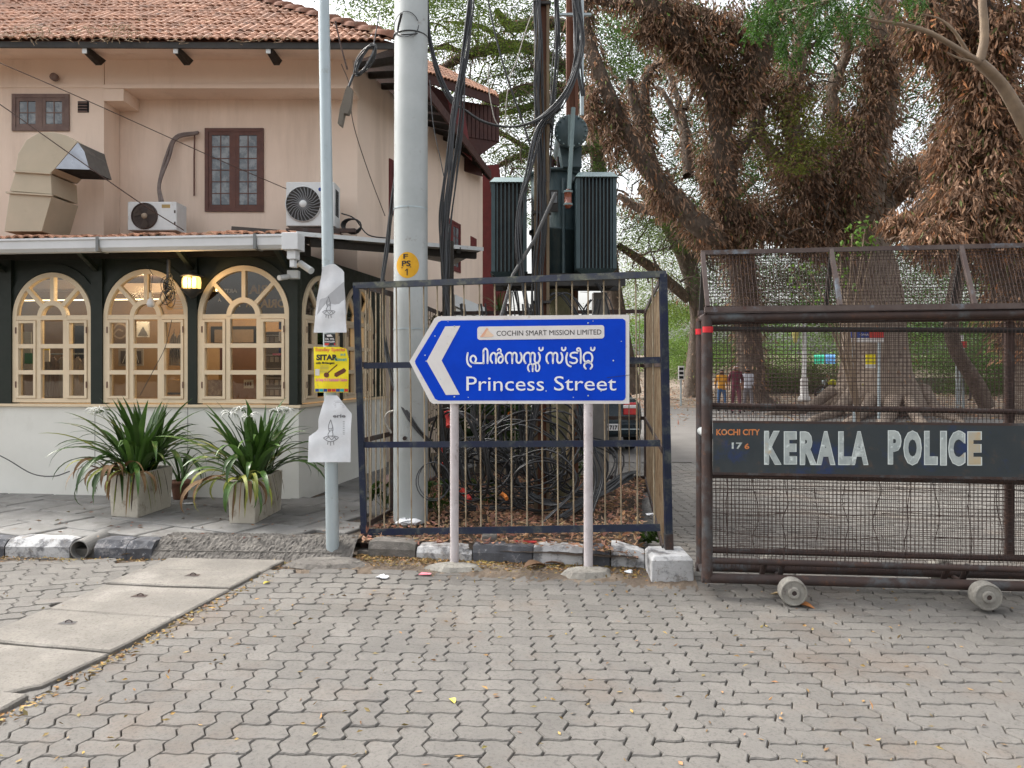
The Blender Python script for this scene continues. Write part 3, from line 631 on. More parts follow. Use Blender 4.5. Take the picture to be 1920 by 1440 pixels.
# ============================================================ POLES
lamp = thing('lamp_pole', 'slender galvanised street lamp pole left of the fence, papers taped to it', 'pole', G(624,1046))
b = G(624,1046); t_ = W(606, -60, 6.05)
MB().tube([b, b.lerp(t_, .25)], .0525, 18).build('pole_sleeve', M['galv'], lamp)
MB().tube([b.lerp(t_, .02), b.lerp(t_, .6), t_], [.051,.048,.044], 18).tube([t_, t_+Vector((-.02,0,2.2))], .043, 14).build('pole', M['galv'], lamp)
def lp_(px, py): # point on the front of lamp pole
    t = (1046-py)/1106; p = b.lerp(t_, t); return Vector((p.x+(px-(624-18*t))*6.0/F, p.y-.056, p.z))
PY = 5.962
def pp_(px, py, o=0): return W(px, py, PY-o)
def sheet(name, poly, mt, lab, cat, seed, curl=.012, group=None):
    """a paper wrapped round the pole: grid clipped by outline, bowed and crumpled"""
    rs = random.Random(seed); root = thing(name, lab, cat, pp_(sum(p[0] for p in poly)/len(poly), max(p[1] for p in poly)), group)
    x0, x1 = min(p[0] for p in poly), max(p[0] for p in poly); y0, y1 = min(p[1] for p in poly), max(p[1] for p in poly)
    def fn(x, y, o=0):
        cx = 624-18*(1046-y)/1106; d = max(0, abs(x-cx)-10)
        return pp_(x, y, o - d*d*.00006*0 - d*.0006 + .004*math.sin(y*.13+x*.05+seed) + .003*math.sin(x*.21+y*.06+seed*2))
    mb = MB(); rows = []
    ny = 26
    def span(y):
        xs = []
        n = len(poly)
        for i in range(n):
            (ax, ay), (bx, by) = poly[i], poly[(i+1)%n]
            if (ay-y)*(by-y) <= 0 and ay != by: xs.append(ax+(bx-ax)*(y-ay)/(by-ay))
        return (min(xs), max(xs)) if xs else (x0, x1)
    nx = 9; vs = []; fs = []
    for j in range(ny+1):
        y = y0+.4+(y1-y0-.8)*j/ny; a, c_ = span(y)
        for i in range(nx+1): vs.append(fn(a+(c_-a)*i/nx, y))
    K = len(vs); vs += [Vector(v)+Vector((0,.0015,0)) for v in vs]
    for j in range(ny):
        for i in range(nx):
            q = (j*(nx+1)+i, (j+1)*(nx+1)+i, (j+1)*(nx+1)+i+1, j*(nx+1)+i+1); fs += [q, tuple(K+z for z in q[::-1])]
    MB().add(vs, fs, 0, True).build('sheet', mt, root)
    return root, fn
p1, f1 = sheet('torn_paper', [(605,496),(628,495),(645,508),(646,560),(650,624),(588,624),(594,560),(602,520)], M['paper'], 'torn white paper with sketched figure, uppermost on the grey lamp pole', 'paper', 1)
def sketch(fn, root, cx, cy, s, word=None):
    mb = MB(); f = lambda x, y: fn(cx+x*s, cy+y*s, .002)
    for q in ([(0,-22),(-4,-12),(-5,-2),(-3,4),(-6,10),(-4,16)], [(0,-22),(3,-12),(5,-2),(4,4),(5,10),(3,16)], [(-5,-4),(0,-2),(5,-5)], [(-4,0),(-1,3),(2,0),(5,2)], [(-16,18),(-8,24),(0,26),(10,23),(17,17),(8,14),(-8,14),(-16,18)], [(-10,20),(-4,16),(2,22),(8,16),(12,21)], [(-6,26),(-7,32)], [(0,27),(0,34)], [(6,26),(7,33)]):
        stroke(mb, crv(q, 3), f, 1.4)
    mb.build('sketch', M['ink_grey'], root)
mb = MB(); mb.add([f1(x,y,.0016) for x,y in [(645,528),(622,548),(600,562),(594,590),(650,590)]], [(0,1,2,3,4)]).build('grey_print', plain('paper_grey_tone', (.46,.47,.49)), p1)
sketch(f1, p1, 616, 572, .72)
p2, f2 = sheet('torn_paper', [(611,741),(632,741),(645,758),(660,776),(658,800),(657,867),(577,867),(579,818),(597,806),(597,786),(604,762)], M['paper'], 'large torn white paper with printed word end and sketch, lowest on the grey lamp pole', 'paper', 2)
sketch(f2, p2, 620, 806, .85)
mb = MB(); text(mb, 'erie', lambda x, y: f2(x, y, .002), 624, 648, 783, 776, .03)
for k in range(5): stroke(mb, [(625+random.uniform(0,4), 752+k*2.8), (641+k*1.2, 752+k*2.8)], lambda x, y: f2(x, y, .002), .45)
for k in range(8): stroke(mb, [(643, 790+k*3.4), (646, 790+k*3.4)], lambda x, y: f2(x, y, .002), .8)
mb.build('lettering', M['ink_grey'], p2)
p3, f3 = sheet('event_poster', [(588,650),(634,650),(649,653),(654,672),(653,736),(590,736)], M['poster'], 'bright yellow music event poster taped to the grey lamp pole', 'poster', 3)
P3 = lambda x, y: f3(x, y, .002)
def pt_(s, x0, x1, yb, yt, m_, bold=.03): mb = MB(); text(mb, s, P3, x0, x1, yb, yt, bold); mb.build('lettering', M[m_], p3)
pt_('Sunday Special', 591, 647, 658.5, 651.5, 'ink_orange', .04); pt_('SITAR', 593, 633, 675.5, 664, 'print_black', .05); pt_('Concert', 628, 650, 677, 670, 'ink_teal')
pt_('Art &', 638, 648, 667, 662, 'ink_teal'); pt_('with Mridangam', 592, 627, 682.5, 678, 'print_black', .04); pt_('& Only 8 X Kathakali Centre', 592, 651, 715, 709, 'ink_pink', .05)
mb = MB()
for k in range(6): stroke(mb, [(600, 686+k*2.6), (616, 686+k*2.6)], P3, .55)
for k in range(3): stroke(mb, [(594+k, 720+k*3), (650-k, 720+k*3)], P3, .5)
mb.build('fine_print', M['ink_grey'], p3)
mb = MB(); mb.add([P3(612+5*math.cos(a), 703+5*math.sin(a)) for a in [k*.52 for k in range(12)]], [tuple(range(12))]); stroke(mb, [(615,699),(632,684)], P3, 2); mb.add([P3(*q) for q in [(627,700),(645,690),(649,694),(647,698),(631,707),(627,705)]], [tuple(range(6))]); mb.build('instrument_picture', M['ink_brown'], p3)
mb = MB(); mb.add([P3(*q) for q in [(591,692),(599,692),(599,704),(591,704)]], [(0,1,2,3)]); mb.build('notice_box', M['sign_white'], p3)
for k, m_ in enumerate(('ink_blue','ink_teal','ink_blue','ink_red','ink_red','ink_blue','ink_teal','ink_red')): MB().add([P3(591+k*7.8,729),P3(598+k*7.8,729),P3(598+k*7.8,734.5),P3(591+k*7.8,734.5)], [(0,1,2,3)]).build('picture_strip', M[m_], p3)
p4, f4 = sheet('sticker', [(608,626),(629,626),(629,648),(608,648)], M['print_black'], 'small black and red sticker between the paper and the yellow poster', 'sticker', 4)
mb = MB(); P4 = lambda x, y: f4(x, y, .002); text(mb, 'DIL WIL', P4, 610, 627, 637, 633.5, .03); text(mb, 'KNOLLER', P4, 609, 628, 642, 638.8, .03); mb.build('lettering', M['sign_white'], p4)
MB().add([P4(608.5,643.5),P4(628.5,643.5),P4(628.5,647.5),P4(608.5,647.5)], [(0,1,2,3)]).build('red_band', M['ink_red'], p4)
MB().add([P4(*q) for q in [(612,628),(620,627),(624,631),(614,631.5)]], [(0,1,2,3)]).build('emblem', M['sign_white'], p4)

PSX, PSY = (770-960)*6.8/F, 6.8
ps = thing('steel_pole', 'thick grey tubular steel pole bearing a yellow numbered disc inside the fence', 'pole', (PSX, PSY, .1))
MB().tube([(PSX,PSY,.05),(PSX,PSY,1.9),(PSX+.005,PSY,5.0),(PSX,PSY,5.03),(PSX,PSY,9.5)], [.158,.156,.152,.142,.13], 28).build('pole_shaft', M['ps_pole'], ps)
MB().tube([(PSX-.03,PSY-.19,.92),(PSX-.03,PSY-.12,.92)], .018, 8).build('bolt', M['rust'], ps)
for z, r in ((3.0,.1575),(1.9,.1595)): MB().tube([(PSX,PSY,z),(PSX,PSY,z+.013)], r, 28).build('weld_band', M['galv'], ps)
def cyl(px, py, o=.003):        # map pixels to the front of the round pole
    dx = (px-770)*6.65/F; a = math.asin(max(-.99, min(.99, dx/(.1535+o)))); rr = .1535+o
    return Vector((PSX+rr*math.sin(a), PSY-rr*math.cos(a), EYE-(py-HZ)*6.65/F))
MB().add([cyl(x,y,.002) for x,y in [(791,445),(798,444),(798,463),(791,464)]], [(3,2,1,0)]).build('worn_label', plain('label_grey',(.28,.27,.27)), ps)
mb = MB(); n = 28; vs = [cyl(768,497)]; fs = []
for k in range(1, 6):
    for i in range(n): a = 2*math.pi*i/n; vs.append(cyl(768+21.5*k/5*math.cos(a), 497+24.5*k/5*math.sin(a)))
for i in range(n): fs.append((0, 1+(i+1)%n, 1+i))
for k in range(4):
    for i in range(n): a = 1+k*n+i; c = 1+k*n+(i+1)%n; fs.append((a, c, c+n, a+n))
mb.add(vs, fs, 0, True).build('yellow_disc', M['yellow_disc'], ps)
mb = MB(); cf = lambda x, y: cyl(x, y, .0055)
text(mb, 'F', cf, 761, 769, 485, 476, 0, thick=.45); text(mb, 'PS', cf, 758, 774, 499, 488.5, 0, thick=.45); stroke(mb, [(757,502),(775,500.5)], cf, 1.5); stroke(mb, [(768,515.5),(768,504.8)], cf, 2.0); stroke(mb, [(764.5,507.5),(767.6,504.9)], cf, 1.6)
mb.build('lettering', M['print_black'], ps)

# ============================================================ METAL FENCE ENCLOSURE
FW = Wall(FA, FB)
fence = thing('metal_fence', 'navy steel fence enclosure with thin cream rods round the transformer', 'fence', FA)
fa = lambda py, x=670: W(x, py, FA.y)
def FP_(px, py, o=0): return FW.Q(px, py, o)
def railbar(pa, pb, mt, w=.012, h=.046): MB().bar(pa, pb, w, h).build('rail', mt, fence)
railbar(FP_(664,536), FP_(1249,514), M['rail_paint'], .05, .05)
for ya, yb, m_ in ((686,675,'navy'),(834,831,'navy'),(998,989,'navy')): railbar(FP_(682,ya,-.01), FP_(1238,yb,-.01), M[m_], .012, .05 if ya < 900 else .055)
zr = lambda px: FP_(px, 997-(px-670)*.016).z
MB().bar(FP_(668,536), W(684,1036,FA.y), .05, .05, (0,1,0)).build('corner_post', M['navy'], fence)
MB().bar(FP_(1243,514), W(1254,1030,FB.y), .055, .055, (0,1,0)).build('corner_post', M['navy'], fence)
MB().bar(W(683,1000,FA.y-.003), W(684.5,1037,FA.y-.003), .058, .058, (0,1,0)).build('post_foot', M['rust'], fence)
MB().bar(W(1253,1000,FB.y-.003), W(1254,1032,FB.y-.003), .062, .062, (0,1,0)).build('post_foot', M['rust'], fence)
for px in (692,719,745,770,796,822,847,872,900.5,929,958,987,1016,1045,1074.5,1104,1133.5,1163.5,1194,1225.5):
    w_ = random.uniform(-1.5, 1.5); MB().tube([FP_(px+w_*.4-2, 540-(px-670)*.037, -.02), FP_(px+random.uniform(-.8,.8), 760, -.02), FP_(px+1.5, 990-(px-670)*.012, -.02)], .0062, 6).build('rod', M['rod'], fence)
def side_panel(a, b, n, mt, flat, ztop=2.26, zbot=.17, mids=(1.58,.92), rail=M['rust']):
    w = Wall(a, b); L = w.len
    for z, h in ((ztop,.05),) + tuple((m_, .045) for m_ in mids) + ((zbot,.05),): MB().wbox(w, .02, L-.02, z-h/2, z+h/2, -.02, -.008).build('rail', rail, fence)
    for i in range(n):
        u = L*(i+.6)/(n+.2)
        if flat: MB().wbox(w, u-.012, u+.012, zbot, ztop-.02, -.004, .018).build('flat_bar', mt, fence)
        else: MB().tube([w.P(u, zbot, 0), w.P(u+random.uniform(-.01,.01), ztop-.02, 0)], .0062, 6).build('rod', mt, fence)
side_panel(FBL, FA, 7, M['rod'], False)
side_panel(FCL, FBL, 16, M['rod'], False)
side_panel(FB, FBR, 26, M['rod_rust'], True)
side_panel(FCL, FBR, 20, M['rod'], False)
for p in (FBL, FBR, FCL): MB().box((p.x-.025,p.y-.025,.0),(p.x+.025,p.y+.025,2.27)).build('back_post', M['rust'], fence)
# concrete block under right corner post
p0 = G(1222,1091); p1_ = G(1303,1090)
blk = MB(); x0, x1, y0, y1, h = p0.x, p1_.x, 5.38, 5.74, .175; v = []
for (z, e) in ((-.02, 0), (h-.03, .006), (h, .03)): v += [(x0+e,y0+e,z),(x1-e,y0+e+.01,z),(x1-e,y1-e,z),(x0+e+.01,y1-e,z)]
blk.add(v, [(3,2,1,0)] + [(r*4+i, r*4+(i+1)%4, r*4+4+(i+1)%4, r*4+4+i) for r in range(2) for i in range(4)] + [(8,9,10,11)])
tag(blk.build('concrete_block', M['kerb_white'], None, ((x0+x1)/2, y0, 0), bevel=.008), 'whitewashed chipped concrete block carrying the right fence post', 'block')

# ============================================================ POLICE BARRIER
BW = Wall((1.30, 5.02), (3.335, 4.80)); L = 2.95; BD = .29
bar_ = thing('police_barrier', 'rusty wheeled police barricade with wire mesh and painted name board', 'barrier', BW.P(L/2, 0))
u0 = BW.u(1326)
def bt(u, z, o=0): return BW.P(u, z, o)
def pipe(a, b, r, mt='rust', name='frame_pipe'): MB().tube([a, b], r, 14).build(name, M[mt], bar_)
U1 = u0+L
for o in (0, -BD):
    pipe(bt(u0, .10, o), bt(u0+(-.003), 1.905, o), .037 if o == 0 else .034); pipe(bt(U1, .10, o), bt(U1, 1.905, o), .036)
    pipe(bt(u0-.036, .125, o), bt(U1, .135, o), .034); pipe(bt(u0, 1.89, o), bt(U1, 1.91, o), .031)
    pipe(bt(u0, .245, o), bt(U1, .24, o), .022)
    pipe(bt(u0+2.09, .24, o-.03), bt(u0+2.09, 1.87, o-.03), .030)
for z in (1.06, 1.27, 1.83): pipe(bt(u0, z-.0, -BD), bt(U1, z-.03, -BD), .018, 'steel_dark')
pipe(bt(u0, 1.10-.28, -.02), bt(U1, .80, -.02), .019)
pipe(bt(u0, 1.33-.03, -.02), bt(U1, 1.245, -.02), .017)
for z in (.13, 1.10, 1.9): pipe(bt(u0, z, 0), bt(u0, z, -BD), .026 if z != 1.1 else .03, 'rust' if z != 1.1 else 'ps_pole', 'end_pipe')
for o, dz in ((.038, 0), (.0365-BD, .0)):
    for u in ((u0, U1) if 1 else ()):
        MB().tube([bt(u, 1.79+dz, o-.0375 if o > 0 else o-.036), bt(u, 1.83+dz, o-.0375 if o > 0 else o-.036)], .0395, 14).build('red_tape', M['red_tape'], bar_)
MB().tube([bt(u0+2.09,1.74,-.03), bt(u0+2.09,1.80,-.03)], .033, 12).build('red_tape', M['red_tape'], bar_)
# ridge frame on top
RZ0, RZ1 = 1.945, 2.355
def rail2(a, b, mt='barrier_top', w=.035, name='ridge_angle'): MB().bar(a, b, w, w).build(name, M[mt], bar_)
rail2(bt(u0-.02, RZ0, .02), bt(U1, RZ0+.01, .02)); rail2(bt(u0-.02, RZ0, -BD), bt(U1, RZ0+.01, -BD)); rail2(bt(u0-.02, RZ1, -BD/2), bt(U1, RZ1+.02, -BD/2), w=.03)
for k, u in enumerate((u0, u0+.86, u0+1.70, u0+2.5)):
    dz = .02*k/3; rail2(bt(u, RZ0+.02, .02), bt(u-.01+(.06 if k else 0)*0, RZ1+dz, -BD/2+.005), w=.027, name='ridge_rafter'); rail2(bt(u, RZ0+.02, -BD), bt(u, RZ1+dz, -BD/2-.005), 'steel_dark', .027, 'ridge_rafter')
# wire mesh
def wire_mesh(fn, A, B, s, r, name='wire_mesh', mt='wire'):
    V = []; Q = []
    def seg(p, q, n):
        d = (q-p).normalized(); a = d.cross(n).normalized()*r; b_ = n.normalized()*r; b = len(V)
        V.extend([p+a, p+b_, p-a, p-b_, q+a, q+b_, q-a, q-b_]); Q.extend([(b+i, b+(i+1)%4, b+4+(i+1)%4, b+4+i) for i in range(4)])
    nrm = (fn(1,0)-fn(0,0)).cross(fn(0,1)-fn(0,0)).normalized()
    for i in range(1, int(A/s)):
        K = 5; j = [random.uniform(-.0025,.0025) for _ in range(K+1)]
        for k in range(K): seg(fn((i*s+j[k])/A, k/K)+nrm*r, fn((i*s+j[k+1])/A, (k+1)/K)+nrm*r, nrm)
    for i in range(1, int(B/s)+1):
        K = 12; j = [random.uniform(-.0025,.0025) for _ in range(K+1)]
        for k in range(K): seg(fn(k/K, min(1,(i*s+j[k])/B))-nrm*r, fn((k+1)/K, min(1,(i*s+j[k+1])/B))-nrm*r, nrm)
    np_mesh(name, [tuple(v) for v in V], Q, M[mt], bar_, kind='stuff')
for o in (.012, -BD-.01):
    wire_mesh(lambda a, b, o=o: bt(u0+.03+(L-.05)*a, 1.19+(1.865-1.19)*b, o), L, .67, .0265, .0017)
    wire_mesh(lambda a, b, o=o: bt(u0+.03+(L-.05)*a, .205+(.865-.205)*b, o), L, .66, .0265, .0017)
wire_mesh(lambda a, b: bt(u0+L*a, RZ0+(RZ1-RZ0)*b, .02-(BD/2+.02)*b), L, .43, .024, .0019)
wire_mesh(lambda a, b: bt(u0+L*a, RZ0+(RZ1-RZ0)*b, -BD+(BD/2)*b), L, .43, .024, .0017)
# barbed wire strands inside
def barbed(pts):
    mb = MB(); pts = smooth_curve(pts, 5); mb.tube(pts, .0018, 4, cap=False)
    mb.tube([p+Vector((random.uniform(-.003,.003), .002, random.uniform(-.003,.003))) for p in pts], .0018, 4, cap=False)
    for p in pts[::3]:
        for _ in range(2): d = Vector((random.uniform(-1,1),random.uniform(-1,1),random.uniform(-1,1))).normalized()*.014; mb.tube([p-d, p+d], .0012, 3, cap=False)
    mb.build('barbed_wire', M['wire'], bar_)
for z in (.72, .55, .40, .30): barbed([bt(u0+.05+(L-.1)*k/9, z+random.uniform(-.02,.02), -BD/2+random.uniform(-.03,.03)) for k in range(10)])
for k in range(14): u = u0+.15+k*.2; barbed([bt(u+random.uniform(-.02,.02), .24+.62*j/5, -BD/2+random.uniform(-.04,.04)) for j in range(6)])
# name board
PZ0, PZ1 = EYE-(886-HZ)*5.0/F, EYE-(790-HZ)*5.0/F
def bp(px, py, o=.055): u = BW.u(px, o); return bt(u, EYE-(py-HZ)*BW.P(u,0,o).y/F, o)
mb = MB(); mb.hexa([bt(u0+.03,PZ0+.0,.052), bt(U1,PZ0-.005,.052), bt(U1,PZ0-.005,.046), bt(u0+.03,PZ0,.046), bt(u0+.03,PZ1,.052), bt(U1,PZ1-.005,.052), bt(U1,PZ1-.005,.046), bt(u0+.03,PZ1,.046)]); mb.build('name_board', M['plate'], bar_)
for z in (PZ0-.0, PZ1): MB().bar(bt(u0+.03, z, .045), bt(U1, z-.005, .045), .016, .016).build('board_edge', M['rust'], bar_)
def letters(s, x0, x1, yb, yt, bold, mt, o=.0545, name='lettering'): mb = MB(); text(mb, s, lambda x, y: bp(x, y, o), x0, x1, yb, yt, bold); mb.build(name, M[mt], bar_)
for (ch, x0, x1, yb, yt, m_) in (('K',1434,1464,870.5,805,0),('E',1471,1493,870,806,0),('R',1501,1530,871,806,0),('A',1532,1565,871,806,0),('L',1573,1596,871,806,0),('A',1595,1627,871,806,0),('P',1666,1689,870,804,0),('O',1695,1727,871,805,0),('L',1734,1757,871,805,0),('I',1764,1774,872,805,0),('C',1779,1809,872,805,0),('E',1815,1840,872,806,1)):
    letters(ch, x0-1.4, x1+1.4, yb+1, yt-1, .055, 'letter_edge', .0536, 'letter_outline'); letters(ch, x0+.6, x1-.6, yb-.6, yt+.6, .052, 'letter_white' if not m_ else 'letter_tan', .0546)
letters('KOCHI CITY', 1343, 1425, 816, 804, .03, 'letter_orange'); letters('17', 1372, 1392, 841.5, 829, .03, 'letter_white'); letters('6', 1396, 1405, 842, 831, .03, 'letter_orange')
# axles and concrete wheels
for (px, py) in ((1483,1109),(1842,1117)):
    u = BW.u(px, .12); yy = BW.P(u,0,.16).y; zc = EYE-(py-HZ)*yy/F; r_ = .088
    wt = MB(); c = BW.P(u, zc, .0)
    def ring(o, r): return [BW.P(u+r*math.cos(a), zc+r*math.sin(a), o) for a in [2*math.pi*k/24 for k in range(24)]]
    prof = [(.10,.0),(.10,.070),(.106,.082),(.118,.087),(.188,.087),(.197,.082),(.1985,.076),(.1985,.076),(.193,.072),(.193,.040),(.193,.040),(.206,.036),(.208,.030),(.208,.017),(.200,.015),(.2,.0)]
    vs = sum([ring(o, r) for o, r in prof], [])
    wheel = wt.add(vs, [(i*24+k, (i+1)*24+k, (i+1)*24+(k+1)%24, i*24+(k+1)%24) for i in range(len(prof)-1) for k in range(24)], 0, False).build('wheel', M['disc'], bar_)
    MB().tube([bt(u,zc,.203), bt(u,zc,-BD-.2)], .016, 10).build('axle', M['rust'], wheel)
    vs = sum([ring(-o-BD+.0, r) for o, r in prof], []); MB().add(vs, [(i*24+k, i*24+(k+1)%24, (i+1)*24+(k+1)%24, (i+1)*24+k) for i in range(len(prof)-1) for k in range(24)], 0, True).build('wheel', M['disc'], bar_)
    for d in (-.12, .0): MB().tube([bt(u+d, .245, -.06), bt(u+d-.02, zc+.02, -.10), bt(u+d*.6, zc, -.14)], .02, 8).build('axle_bracket', M['rust'], bar_)

# ============================================================ CAFE ANNEX
CW = Wall((-5.80-.0, 8.37), (-2.32, 8.03)); CW.a = Vector((-5.80, 8.37, 0))
cafe = thing('cafe_building', 'cream cafe annex with arched windows, dark green posts and white gutter', 'building', CW.P(CW.len/2, .1))
uE = CW.u(560); uS = -2.2
ZS = CW.z(300, 758); SW2 = Wall(CW.P(uE,0).to_2d(), (-1.98, 9.75))
MB().wbox(CW, uS, uE, .05, ZS-.03, -.16, 0).build('wall', M['wall_cream'], cafe)
MB().wbox(SW2, 0.0, SW2.len+.9, .05, ZS-.03, -.16, .0005).build('wall', M['wall_cream'], cafe)
MB().wbox(CW, uS, uE+.03, ZS-.03, ZS, -.18, .03).build('sill', M['cream_wood'], cafe)
MB().wbox(SW2, .03, SW2.len+.9, ZS-.03, ZS+.0, -.18, .03).build('sill', M['cream_wood'], cafe)
for px in (178, 352): MB().wbox(CW, CW.u(px)-.004, CW.u(px)+.004, .14, ZS-.035, 0, .0015).build('wall_joint', plain('joint_grey',(.30,.29,.26)), cafe)
ZT = CW.z(300, 484)
PX = 8.2/F
def sec(cx, cz, r0, r1, a0, a1, n=10):
    return [(cx+r1*math.cos(a0+(a1-a0)*k/n), cz+r1*math.sin(a0+(a1-a0)*k/n)) for k in range(n+1)] + [(cx+r0*math.cos(a1+(a0-a1)*k/n), cz+r0*math.sin(a1+(a0-a1)*k/n)) for k in range(n+1)]
def arch_window(w, cu, hw, name='arched_window'):
    """cream arched window: centre cu on wall w, half width hw"""
    zs = ZS+.015; zr = ZS+(758-594)*PX; sc = hw/.475; rx = hw; rz = hw*1.06
    t = .046*sc; m = .02; o1, o0 = .012, -.05
    fr = MB()
    def poly(pts, a=o1, b=o0): fr.prism([w.P(cu+x, z, a) for x, z in pts], w.n*(b-a))
    def ell(r0, r1, a0, a1, n=14):
        return [(r1*rx*math.cos(a0+(a1-a0)*k/n), zr+r1*rz*math.sin(a0+(a1-a0)*k/n)) for k in range(n+1)] + [(r0*rx*math.cos(a1+(a0-a1)*k/n), zr+r0*rz*math.sin(a1+(a0-a1)*k/n)) for k in range(n+1)]
    for k in range(4): poly(ell(.895, 1, math.pi*k/4, math.pi*(k+1)/4, 6))
    for k in range(4): poly(ell(.265, .37, math.pi*k/4, math.pi*(k+1)/4, 4), o1+.003)
    for sgn in (-1, 1): fr.wbox(w, *(sorted((cu+sgn*rx, cu+sgn*(rx-t)))), zs, zr, o0, o1)
    c1 = .335*rx
    for a in (90, 135, 45):
        dx, dz = math.cos(R(a))*rx, math.sin(R(a))*rz; nx, nz = -math.sin(R(a))*.021, math.cos(R(a))*.021
        p = [(dx*.36-nx, zr+dz*.36-nz), (dx*.9-nx, zr+dz*.9-nz), (dx*.9+nx, zr+dz*.9+nz), (dx*.36+nx, zr+dz*.36+nz)]
        poly(p[::1], o1-.002)
    fr.wbox(w, cu-rx+t, cu+rx-t, zr-.03, zr+.022, o0, o1-.003); fr.wbox(w, cu-rx+t, cu+rx-t, zs, zs+.045, o0, o1-.003)
    win = fr.build(name, M['cream_wood'], cafe)
    H = zr-.03-(zs+.045); rows = [zs+.045, zs+.045+H/3, zs+.045+2*H/3, zr-.03]
    xs = [-rx+t, -c1, c1, rx-t]
    for k in range(3):
        if k == 1:
            s = MB()
            for r in (1, 2): s.wbox(w, cu-c1+.025, cu+c1-.025, rows[r]-.024, rows[r]+.024, o0+.01, o1-.002)
            for sg_ in (-1, 1): s.wbox(w, *sorted((cu+sg_*c1-.0248, cu+sg_*c1+.0248)), rows[0], rows[3], o0+.005, o1)
            s.build('mullion', M['cream_wood'], win); a, b = -c1+.025, c1-.025
        else:
            a, b = (xs[0]+.006, -c1-.028) if k == 0 else (c1+.028, xs[3]-.006)
            s = MB(); q = .028
            s.wbox(w, cu+a, cu+a+q, rows[0]+.004, rows[3]-.006, o0+.01, o1+.012); s.wbox(w, cu+b-q, cu+b, rows[0]+.004, rows[3]-.006, o0+.01, o1+.012)
            for z0, z1 in ((rows[0]+.004, rows[0]+.03), (rows[1]-.024, rows[1]+.024), (rows[2]-.024, rows[2]+.024), (rows[3]-.034, rows[3]-.006)): s.wbox(w, cu+a+q, cu+b-q, z0, z1, o0+.01, o1+.0105)
            sh = s.build('casement', M['cream_wood'], win)
            e = a if k == 0 else b
            for zz in (rows[0]+.12, rows[3]-.15): MB().wbox(w, cu+e-.006, cu+e+.006, zz, zz+.07, o1+.012, o1+.018).build('hinge', M['brown_wood'], win)
            a += q; b -= q
        for r in range(3): MB().wbox(w, cu+a-.003, cu+b+.003, rows[r]+.012, rows[r+1]-.012, -.022, -.018).build('pane', M['glass'], win)
    for k, (a0, a1) in enumerate(((2,43),(47,88),(92,133),(137,178))):
        MB().prism([w.P(cu+x, z, -.018) for x, z in ell(.35, .92, R(a0), R(a1), 8)], w.n*-.004).build('pane', M['glass'], win)
    MB().prism([w.P(cu+x, z, -.018) for x, z in [(rx*.28*math.cos(R(a)), zr+rz*.28*math.sin(R(a))) for a in range(0, 181, 20)]], w.n*-.004).build('pane', M['glass'], win)
    return win, zr
wins = [(-80, .47), (98.5, .475), (274, .497), (457, .522)]
edges = []
for px, hw in wins:
    cu = CW.u(px); arch_window(CW, cu, hw); edges.append((cu-hw, cu+hw))
L2 = SW2.len
for cu in (.56, 1.66): arch_window(SW2, cu, .47)
# dark green boarding with arch holes: built as spandrel strips above and between windows
zr = ZS+(758-594)*PX
def boarding(w, ed, ua, ub, hwf=1.0):
    mb = MB(); pa = ua
    for a, b in ed + [(ub, ub)]:
        if a > pa: mb.wbox(w, pa, a, ZS, ZT+.05, -.10, -.015)
        if b > a:
            cu = (a+b)/2; rx = (b-a)/2; rz = rx*1.06; n = 16
            for k in range(n):
                a0 = math.pi*k/n; a1 = math.pi*(k+1)/n; x0, x1 = cu+rx*math.cos(a0), cu+rx*math.cos(a1); z0, z1 = zr+rz*math.sin(a0), zr+rz*math.sin(a1)
                mb.hexa([w.P(x1,z1,-.015), w.P(x0,z0,-.015), w.P(x0,z0,-.10), w.P(x1,z1,-.10), w.P(x1,ZT+.05,-.015), w.P(x0,ZT+.05,-.015), w.P(x0,ZT+.05,-.10), w.P(x1,ZT+.05,-.10)])
        pa = b
    return mb.build('boarding', M['green_wood'], cafe)
boarding(CW, edges, uS, uE); boarding(SW2, [(.09,1.03),(1.19,2.13)], .0, SW2.len+.9)
for i, (a, b) in enumerate([(edges[i][1], edges[i+1][0]) for i in range(3)] + [(edges[3][1], uE)]):
    MB().wbox(CW, a+.003, b-.002, ZS, ZT+.02, -.015, .03).build('post', M['green_wood'], cafe)
for a, b in edges:
    cu = (a+b)/2; rx = (b-a)/2+.015; rz = rx*1.06; mb = MB()
    P0 = [CW.P(cu+rx*math.cos(R(t)), zr+rz*math.sin(R(t)), .005) for t in range(0, 181, 12)]; P1 = [CW.P(cu+(rx+.085)*math.cos(R(t)), zr+(rz+.085)*math.sin(R(t)), .005) for t in range(0, 181, 12)]
    n_ = len(P0); vs = P0+P1+[p-CW.n*.03 for p in P0+P1]; mb.add(vs, [(i, i+1, n_+i+1, n_+i) for i in range(n_-1)] + [(i+1, i, 2*n_+i, 2*n_+i+1) for i in range(n_-1)] + [(n_+i, n_+i+1, 3*n_+i+1, 3*n_+i) for i in range(n_-1)], 0); mb.build('arch_trim', M['green_wood'], cafe)
